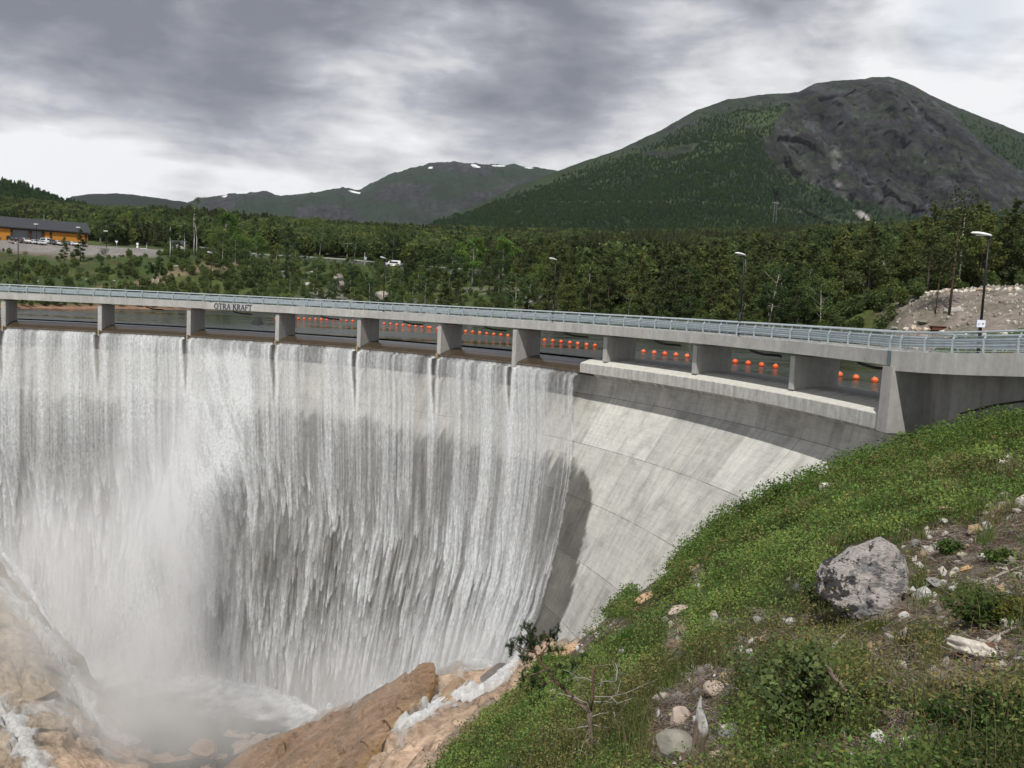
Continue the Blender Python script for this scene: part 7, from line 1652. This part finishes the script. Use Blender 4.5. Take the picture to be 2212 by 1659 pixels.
cars = [(155, 540, 'suv', (.05, .055, .06), 318, 'dark estate car at the left end of the row before the timber building'), (268, 560, 'sedan', (.09, .05, .05), 319, 'dark maroon car partly hidden behind the dark estate car'), (355, 572, 'suv', (.74, .74, .73), 318, 'white off-road car right of the maroon car'),
        (480, 588, 'wagon', (.68, .70, .72), 317, 'silver-white estate car in the middle of the parked row'), (565, 600, 'sedan', (.60, .62, .65), 315, 'silver car half in front of the white van with a roof box'), (625, 596, 'bus', (.80, .80, .80), 319, 'white van taller than the other parked cars'), (725, 608, 'suv', (.06, .065, .07), 316, 'dark car with pale bonnet right of the white van'),
        (795, 615, 'wagon', (.74, .75, .75), 315, 'white estate car right of the dark pale-bonneted car'), (895, 616, 'sedan', (.05, .11, .10), 318, 'dark green car between two white ones'), (1000, 619, 'sedan', (.78, .78, .78), 316, 'white saloon second from the right end of the parked row'), (1105, 621, 'sedan', (.80, .80, .80), 317, 'white saloon at the right end of the parked row')]
for zx, zy, kd, col, Y, lab in cars:
    px, py = z1(zx, zy); Y = Y-11+zx*.012; p = at(px, py, Y); car(kd, col, (p[0], p[1], max(p[2], gz(p[0], p[1]))), R(-38+random.uniform(-6, 6)), lab, 'cars parked before the timber building')
# the campervan on the road
p = at(847, 577, 333); car('van', (.82, .82, .82), (p[0], p[1]+3, p[2]+.1), R(180), 'white camper van driving along the road behind the bridge lamp', None, 'camper_van', 'van', 1.0)
# timber building
B0 = at(-20, 517.5, 322); B1 = at(189, 533.5, 339); bl_ = thing('timber_building', 'long orange timber building with dark roof and grey garage doors', 'building', tuple((B0+B1)/2)); c0 = (B0+B1)/2
Ln = float(np.hypot(*(B1-B0)[:2])); ang = math.atan2(B1[1]-B0[1], B1[0]-B0[0]); bl_.rotation_euler = (0, 0, ang)
m, N = new_mat('orange_boards'); P = N('ShaderNodeTexCoord', out=3); ss_ = N.n.new('ShaderNodeSeparateXYZ'); N.l.new(P, ss_.inputs[0])
bd = N.math('FRACT', N.math('MULTIPLY', ss_.outputs[2], 4.)); c = N.mix(N.math('LESS_THAN', bd, .12), (.56, .235, .028), (.30, .12, .02)); c = N.mix(1., c, N.ramp(N.noise(P, 1.5, 5), [(.3, .85), (.7, 1.1)]), 'MULTIPLY'); finish(N, c, .7); M_ORB = m
M_ROOF = plain('slate_roof', (.045, .047, .055), .8, var=.2, scale=3.); M_BRN = plain('brown_trim', (.075, .035, .018), .8); M_GDOOR = plain('garage_door_grey', (.22, .24, .26), .6)
hx = Ln/2; zb = -1.5; ze = 5.6
xs = [-hx, -hx+3.5, -hx+3.5+8.9, hx]
mb = MB(); mb.box(-hx, -9.3, 0, 14, zb, ze); mb.box(1.0, hx, .002, 14, zb, ze); mb.box(-9.297, .997, .9, 14, zb, ze); obj('wall', mb.mesh('wall', M_ORB), bl_)
mb = MB(); ov = .9; zr = 9.2
mb.add([(-hx-1, -ov, ze-.35), (hx+.9, -ov, ze-.35), (hx+.9, 7, zr), (-hx-1, 7, zr), (-hx-1, 14+ov, ze-.35), (hx+.9, 14+ov, ze-.35), (-hx-1, -ov, ze-.7), (hx+.9, -ov, ze-.7), (hx+.9, 7, zr-.35), (-hx-1, 7, zr-.35), (-hx-1, 14+ov, ze-.7), (hx+.9, 14+ov, ze-.7)],
       [(0, 1, 2, 3), (3, 2, 5, 4), (6, 9, 8, 7), (9, 10, 11, 8), (0, 6, 7, 1), (4, 5, 11, 10), (0, 3, 9, 6), (3, 4, 10, 9), (1, 7, 8, 2), (2, 8, 11, 5)])
obj('roof', mb.mesh('roof', M_ROOF), bl_)
mb = MB(); mb.prism([(0, zb), (14, zb), (14, ze-.4), (7, zr-.45), (0, ze-.4)], 0, .15, Matrix(((0, 0, 1, hx), (1, 0, 0, 0), (0, 1, 0, 0), (0, 0, 0, 1)))); obj('gable', mb.mesh('gable', M_ORB), bl_)
fz = MB(); fz.box(-hx, hx, -.06, -.003, ze-1.15, ze-.72); obj('eaves_band', fz.mesh('eaves_band', M_BRN), bl_)
for x_ in (-9.3, -3.3, 1.0, hx-12.4, hx-.5):
    cb = MB(); cb.box(x_-.4, x_+.4, -.12, .55, zb, ze-1.16); obj('post', cb.mesh('post', M_BRN), bl_)
for x0_, x1_ in ((-8.85, -3.75), (-2.85, .55)):
    db = MB(); db.box(x0_, x1_, .75, .88, zb, ze-1.2); d_ = obj('garage_door', db.mesh('garage_door', M_GDOOR), bl_)
    for q_ in range(3 if x1_-x0_ > 4 else 2):
        wx = x0_+.7+q_*1.5; wb_ = MB(); wb_.box(wx, wx+.95, .70, .745, .55, 1.1); obj('door_window', wb_.mesh('door_window', glassm()), d_)
sb = MB(); sb.box(hx-14.2, hx-14.1, 6.9, 7.0, zr-.05, zr+1.9); obj('vent_pipe', sb.mesh('vent_pipe', M_GALV), bl_)
p = at(-34, 530, 318); mb = MB(); mb.prism([(-7, 0), (2.0, 0), (2.0, 4.4), (-3, 8.8), (-7, 10)], -4, 4, Matrix(((1, 0, 0, p[0]), (0, 0, 1, p[1]+6), (0, 1, 0, p[2]-1), (0, 0, 0, 1)))); ho = thing('timber_building', 'grey-gabled end of a second building at the left picture edge', 'building', (0, 0, 0)); obj('wall', mb.mesh('wall', M_ORB), ho)
mb = MB(); mb.add([(p[0]+2.6, p[1]+1.5, p[2]+3.2), (p[0]-7, p[1]+1.5, p[2]+10.8), (p[0]-7, p[1]+10.5, p[2]+10.8), (p[0]+2.6, p[1]+10.5, p[2]+3.2), (p[0]+2.6, p[1]+1.5, p[2]+3.6), (p[0]-7, p[1]+1.5, p[2]+11.4), (p[0]-7, p[1]+10.5, p[2]+11.4), (p[0]+2.6, p[1]+10.5, p[2]+3.6)], [(0, 1, 2, 3), (4, 5, 6, 7), (0, 1, 5, 4), (2, 3, 7, 6), (0, 3, 7, 4), (1, 2, 6, 5)])
obj('roof', mb.mesh('roof', plain('pale_roof_edge', (.35, .38, .38), .6)), ho)
# car-park lamps, posts, signs, poles
for i, (px, pt, pb, Y, lab) in enumerate([(79, 485, 530, 310, 'car-park lamp in front of the garage doors'), (170, 492, 536, 310, 'car-park lamp in front of the right part of the timber building'), (229.5, 500, 538, 311, 'car-park lamp standing alone right of the timber building')]):
    b_ = at(px, pb, Y); tp_ = at(px, pt, Y); H = tp_[2]-b_[2]; t = thing('lamp_post', lab, 'street lamp', tuple(b_), 0, 'lamps of the car park')
    mb = MB(); mb.tube([(0, 0, -1), (0, 0, H)], [.11, .07], 8); obj('pole', mb.mesh('pole', M_BLACK), t); mb = MB(); mb.box(-.9, .5, -.2, .2, H-.02, H+.25); obj('lamp_head', mb.mesh('lamp_head', M_WHITE, bevel=.06), t)
for i, (px, pt, pb, Y, lab) in enumerate([(749.5, 525, 563, 352, 'tall wooden utility pole beside the guard-railed road'), (787, 545, 577, 330, 'short wooden pole with a small box near the camper van'), (1124, 562, 578, 400, 'left one of the twin thin poles above the round birches'), (1128.5, 562, 578, 400, 'right one of the twin thin poles above the round birches'), (1166, 549, 575, 420, 'thin pole behind the lamp by the grey cliff'), (1291, 552, 585, 330, 'pale pole with a forked top left of the pine wood')]):
    b_ = at(px, pb, Y); tp_ = at(px, pt, Y); H = tp_[2]-b_[2]; t = thing('utility_pole', lab, 'pole', tuple(b_)); mb = MB(); mb.tube([(0, 0, -8), (0, 0, H)], [.2, .15], 7); obj('pole', mb.mesh('pole', plain('pole_wood', (.34, .31, .27), .9) if 'pole_wood' not in bpy.data.materials else bpy.data.materials['pole_wood']), t)
    mb = MB()
    if i == 0: mb.box(-1.1, 2.0, -.1, .1, H-.35, H-.1)
    elif i == 1: mb.box(-.2, .8, -.3, -.1, H*.5, H*.7)
    elif i == 5: mb.tube([(0, 0, H-.3), (-.7, 0, H+.4)], .1, 5); mb.tube([(0, 0, H-.3), (.7, 0, H+.4)], .1, 5)
    else: mb.box(-.5, .5, -.1, .1, H-.3, H-.1)
    obj('crossarm' if i != 1 else 'box', mb.mesh('crossarm', M_GALV), t)
a = at(749, 527, 352); b_ = at(430, 505, 520); mb = MB(); mb.tube([tuple(a*(1-f)+b_*f-np.array([0, 0, 5*4*f*(1-f)])) for f in np.linspace(0, 1, 12)], .05, 4); tag(obj('power_cable', mb.mesh('power_cable', M_GALV)), 'thin overhead cable running left from the tall wooden utility pole', 'cable')
for i, (px, py, Y, k, lab) in enumerate([(297, 527, 316, 'r', 'small round white road sign near the end of the car park'), (252, 523, 318, 't', 'triangular road sign beside the trees right of the timber building'), (317, 530, 314, 'b', 'raised barrier post with white arm at the end of the car park')]):
    p = at(px, py, Y); g0 = at(px, 541, Y)[2]-.3; t = thing('road_sign' if k != 'b' else 'barrier', lab, 'sign' if k != 'b' else 'barrier', (p[0], p[1], g0)); H = p[2]-g0
    mb = MB(); mb.tube([(0, 0, -1), (0, 0, H+.3)], .06 if k != 'b' else .14, 6); obj('pole', mb.mesh('pole', M_GALV), t)
    mb = MB()
    if k == 'r': mb.prism([(.45*math.cos(q_), .45*math.sin(q_)) for q_ in np.linspace(0, 6.283, 16, endpoint=False)], -.07, -.1, Matrix(((1, 0, 0, 0), (0, 0, 1, 0), (0, 1, 0, H), (0, 0, 0, 1)))); mb.box(-.35, .35, -.1, -.07, H-1.4, H-.6)
    elif k == 't': mb.prism([(-.55, .45), (.55, .45), (0, -.5)], -.07, -.1, Matrix(((1, 0, 0, 0), (0, 0, 1, 0), (0, 1, 0, H), (0, 0, 0, 1))))
    else: mb.box(-2.4, -.15, -.06, .06, H-1.2, H-1.05)
    obj('plate' if k != 'b' else 'arm', mb.mesh('plate', M_WHITE), t)
# white shed in the birches, house roof in the far wood
p = at(384, 533, 345); t = thing('shed', 'small pale shed half hidden among the birches', 'shed', tuple(p)); mb = MB(); mb.box(-3.6, 2.6, 0, 4, -3, 1.2); obj('wall', mb.mesh('wall', plain('shed_white', (.55, .54, .52), .7)), t)
mb = MB(); mb.add([(-3.9, -.3, 1.2), (2.9, -.3, 1.2), (2.9, 2, 2.5), (-3.9, 2, 2.5), (-3.9, 4.3, 1.2), (2.9, 4.3, 1.2)], [(0, 1, 2, 3), (3, 2, 5, 4), (0, 4, 5, 1), (0, 3, 4), (1, 5, 2)]); obj('roof', mb.mesh('roof', M_ROOF), t)
for i, (px, py, Y, w, col, lab) in enumerate([(1040, 527, 640, 9, (.36, .24, .16), 'far house with a reddish-brown roof in the wood'), (1080, 536, 640, 6, (.20, .30, .27), 'far low green-roofed hut right of the reddish house')]):
    p = at(px, py, Y); t = thing('house', lab, 'house', (p[0], p[1], p[2]-3)); mb = MB(); mb.box(-w*.8, w*.8, 0, 8, -8, 2.2); obj('wall', mb.mesh('wall', plain('house_wall_'+str(i), (.35, .27, .2), .8)), t)
    mb = MB(); mb.add([(-w, -.6, 2.0), (w, -.6, 2.0), (w, 4, 5.0), (-w, 4, 5.0), (-w, 8.6, 2.0), (w, 8.6, 2.0)], [(0, 1, 2, 3), (3, 2, 5, 4), (0, 4, 5, 1), (0, 3, 4), (1, 5, 2)]); obj('roof', mb.mesh('roof', plain('house_roof_'+str(i), col, .8)), t)
# power pylons on the mountain slope
for px, pt, pb, lab in [(1503, 419, 452, 'faint lattice pylon on the forest slope, left one of two'), (1674, 434, 466, 'faint lattice pylon on the forest slope below the cliff, right one of two')]:
    Y = 1450; b_ = at(px, pb, Y); tp_ = at(px, pt, Y); H = tp_[2]-b_[2]; t = thing('power_pylon', lab, 'pylon', tuple(b_)); mb = MB()
    for sx_ in (-1, 1):
        mb.tube([(sx_*2.2, 0, -12), (sx_*2.2, 0, H)], .28, 4)
        for j in range(5): mb.tube([(sx_*2.2, 0, j*H/5), (-sx_*2.2, 0, (j+1)*H/5)], .12, 3)
    obj('mast', mb.mesh('mast', plain('pylon_grey', (.24, .25, .26), .7)), t); mb = MB(); mb.box(-6, 6, -.25, .25, H*.86, H*.86+.5); obj('crossarm', mb.mesh('crossarm', M_GALV), t)
# boulders: the row on the knoll, the pile by the railing, scattered on the knoll and slopes
def vhit(px, py, y0=84, y1=420): return hit(px, py, valley, y0, y1)
z5b = lambda zx, zy: (1762.0+zx/4.896, 576.0+zy/4.896)
rowb = [(1165, 280, 110, 30, 'low wide white boulder at the left end of the row on the gravel bank'), (1255, 262, 85, 30, 'second boulder of the row, pale and cut by a thin trunk'), (1345, 265, 80, 34, 'third boulder of the row, low and cream'), (1400, 250, 60, 46, 'fourth boulder of the row, tall and rounded, left of the pine trunk'), (1490, 252, 60, 40, 'pointed white boulder right of the pine trunk'), (1545, 262, 55, 30, 'small cream boulder next to the pointed one'), (1595, 255, 60, 30, 'white boulder in the middle of the row'), (1675, 253, 75, 30, 'flat-topped white boulder left of the lamp pole'), (1755, 243, 80, 42, 'tan boulder behind the black lamp pole'), (1840, 248, 85, 36, 'leaning white boulder right of the lamp pole'), (1940, 236, 45, 36, 'small isolated white boulder in the right part of the row'), (2018, 240, 50, 40, 'boulder with yellow-green tint at its foot'), (2075, 233, 60, 40, 'second last white boulder of the row'), (2138, 230, 75, 50, 'large rounded white boulder at the right end of the row')]
pile = [(965, 665, 75, 40, 'white boulder at the left of the pile behind the railing'), (1045, 648, 85, 50, 'top white boulder of the pile behind the railing'), (1030, 680, 60, 35, 'grey boulder low in the pile behind the railing'), (1100, 665, 75, 44, 'brownish boulder in the middle of the pile'), (1180, 668, 105, 42, 'long white boulder at the right of the pile'), (1350, 682, 60, 26, 'single pale boulder right of the pile'), (1615, 715, 30, 30, 'small white stone seen just under the handrail, left of the lamp'), (1790, 710, 80, 32, 'cream stone behind the handrail by the lamp pole'), (2010, 708, 85, 44, 'bright white stone above the handrail at the right'), (845, 655, 110, 36, 'mossy grey boulder left of the white boulder pile')]
for i, (zx, zy, w, h, lab) in enumerate(rowb+pile):
    px, py = z5b(zx, zy+h*.4); p = vhit(px, py) if i < 14 else vhit(px, py, 56, 130); k = p[1]/1912/4.896
    col = (.62, .58, .50) if i % 3 else (.56, .48, .38)
    if 'grey' in lab: col = (.24, .23, .21)
    if 'brownish' in lab or 'tan boulder' in lab: col = (.40, .31, .22)
    tag(obj('boulder', rock_mesh('boulder', w*k*.55, w*k*.5, h*k*.72, 1200+i, col, M_ROCKC, 3, .35), loc=(p[0], p[1]+.3, p[2]+h*k*.3), rot=(0, 0, random.uniform(0, 6))), lab, 'boulder', 'boulders on the gravel bank')
p = vhit(*z5b(1470, 470)); k = p[1]/1912/4.896; tag(obj('rock_outcrop', rock_mesh('rock_outcrop', 190*k*.6, 60*k, 120*k*.55, 1240, (.36, .345, .31), M_ROCKC, 4, .5), loc=tuple(p), rot=(0, R(-12), 0)), 'pale grey bedrock outcrop beside a pine trunk on the gravel bank', 'rock')
p = vhit(*z5b(1130, 590)); k = p[1]/1912/4.896; tag(obj('rock_outcrop', rock_mesh('rock_outcrop', 150*k*.5, 50*k, 60*k*.6, 1241, (.17, .165, .13), M_ROCKC, 4, .5), loc=tuple(p)), 'mossy flat outcrop below the gravel bank, above the boulder pile', 'rock')
p = vhit(*z5b(1285, 668), 56, 130); tag(obj('rusty_box', (lambda mb: mb.mesh('rusty_box', plain('rust', (.12, .05, .035), .9), bevel=.04))(MB().box(-.75, .75, -.4, .4, -.1, .35).box(-.9, .9, -.5, .5, .35, .46).box(-1.2, -.75, -.1, .1, .05, .2)), loc=tuple(p)), 'low rusty brown metal box beside the white boulder pile', 'box')
# trunks standing in front of the gravel bank
for i, (zx, zy, h, lab) in enumerate([(1265, 500, 62, 'thin bare trunk in front of the gravel bank'), (1412, 505, 110, 'pine trunk rising in front of the gravel bank outcrop')]):
    p = vhit(*z5b(zx, zy)); k = p[1]/1912; rg = np.random.default_rng(1300+i); mb = MB(); H = h*k*2.0; mb.tube([(0, 0, -.2), (.1, 0, H*.5), (.3, 0, H)], [.16 if i else .08, .13 if i else .06, .03], 7)
    n = 900; P_ = np.array([.3, 0, H*.92])+rg.normal(size=(n, 3))*np.array([1.4, 1.4, 1.5 if i else 1.]); t = thing('pine_tree', lab, 'pine tree', tuple(p)); obj('trunk', trunk_mesh('trunk', mb, (.11, .075, .055)), t); obj('crown', crown_mesh('crown', P_, .2, (.05, .06, .022), rg, M_NEEDLE, .15, .5), t)
# gravel stones on the knoll: uncountable
rg = np.random.default_rng(1310); n = 5200; px = rg.uniform(1840, 2260, n); Y = rg.uniform(60, 136, n); x = (px-CX)/F*Y; z = valley(x, Y); gk = sst(2.5, 7., x-(.41*Y-3))*(z > ZW+1)
ok = (rg.random(n) < gk*.8) & ~((x < 29.5) & (Y < 51)); x, Y, z = x[ok], Y[ok], z[ok]; n = len(x); s = .05+.22*rg.random(n)**4
V = (ico[None]*(1+.2*rg.normal(size=(n, len(ico), 1))))*s[:, None, None]+np.stack([x, Y, z+s*.3], 1)[:, None]; c = np.array((.40, .365, .32))*(.5+.7*rg.random((n, 1)))
tag(obj('gravel', mesh_np('gravel', V.reshape(-1, 3), (icoF[None]+np.arange(n)[:, None, None]*len(ico)).reshape(-1, 3), M_ROCKC, False, {'col': np.repeat(c, len(ico), 0)})), kind='stuff')
# pale rocks on the left slope and rock faces of the far shore
for i, (px, py, w, h, col, lab) in enumerate([(78, 606, 12, 6, WHT, 'white rock just above the railing on the left green slope'), (170, 603, 6, 5, WHT, 'small white rock on the left slope, left of a pair'), (188, 604, 8, 6, WHT, 'white rock on the left slope, right of a pair'), (245, 606, 9, 5, WHT, 'flat white rock low on the left slope towards the track'), (25, 543, 6, 4, WHT, 'white rock at the gravel edge by the first bridge lamp'), (382, 574, 18, 10, (.36, .34, .30), 'pale rounded rock on the heathery hillside'), (467, 589, 9, 5, WHT, 'white rock beside the bright green bushes'), (437, 617, 22, 14, (.25, .24, .24), 'grey rock just above the railing left of the second lamp'),
    (610, 592, 24, 20, (.22, .21, .20), 'grey overhanging rock below the guard rail'), (606, 576, 26, 14, (.20, .19, .18), 'upper grey rock ledge below the guard rail'), (668, 588, 18, 12, (.40, .37, .34), 'pale broken rock patch below the road'), (662, 612, 14, 10, (.42, .40, .37), 'white angular rock low below the road'), (735, 610, 36, 44, (.30, .25, .25), 'pinkish grey rock face among bushes below the road'), (826, 640, 48, 30, (.34, .30, .27), 'pale cliff foot behind the third bridge lamp'), (1222, 612, 34, 60, (.30, .285, .28), 'steep grey cliff in the trees right of the fourth bridge lamp'), (1250, 600, 18, 40, (.27, .26, .255), 'narrow grey cliff rib right of the steep cliff'), (1205, 655, 28, 26, (.33, .31, .29), 'pale rock slab at the shore below the steep grey cliff')]):
    p = vhit(px, py+h*.35, 130, 420); k = p[1]/1912
    tag(obj('cliff' if h > 12 else 'rock', rock_mesh('rock', w*k*.6, w*k*.5, h*k*.62, 1400+i, col, M_ROCKC, 4, .5), loc=(p[0], p[1]+w*k*.25, p[2]+h*k*.15), rot=(0, 0, random.uniform(0, 3))), lab, 'rock')
if HAZE:
    mb = MB(); mb.box(-2500, 2500, -60, 6200, -60, 640); m, N = new_mat('haze_air'); pv = N.n.new('ShaderNodeVolumePrincipled'); pv.inputs['Color'].default_value = (.80, .87, 1., 1); pv.inputs['Density'].default_value = HAZE; pv.inputs['Anisotropy'].default_value = .2
    o_ = N.n.new('ShaderNodeOutputMaterial'); N.l.new(pv.outputs[0], o_.inputs[1]); tag(obj('haze', mb.mesh('haze', m)), kind='stuff')
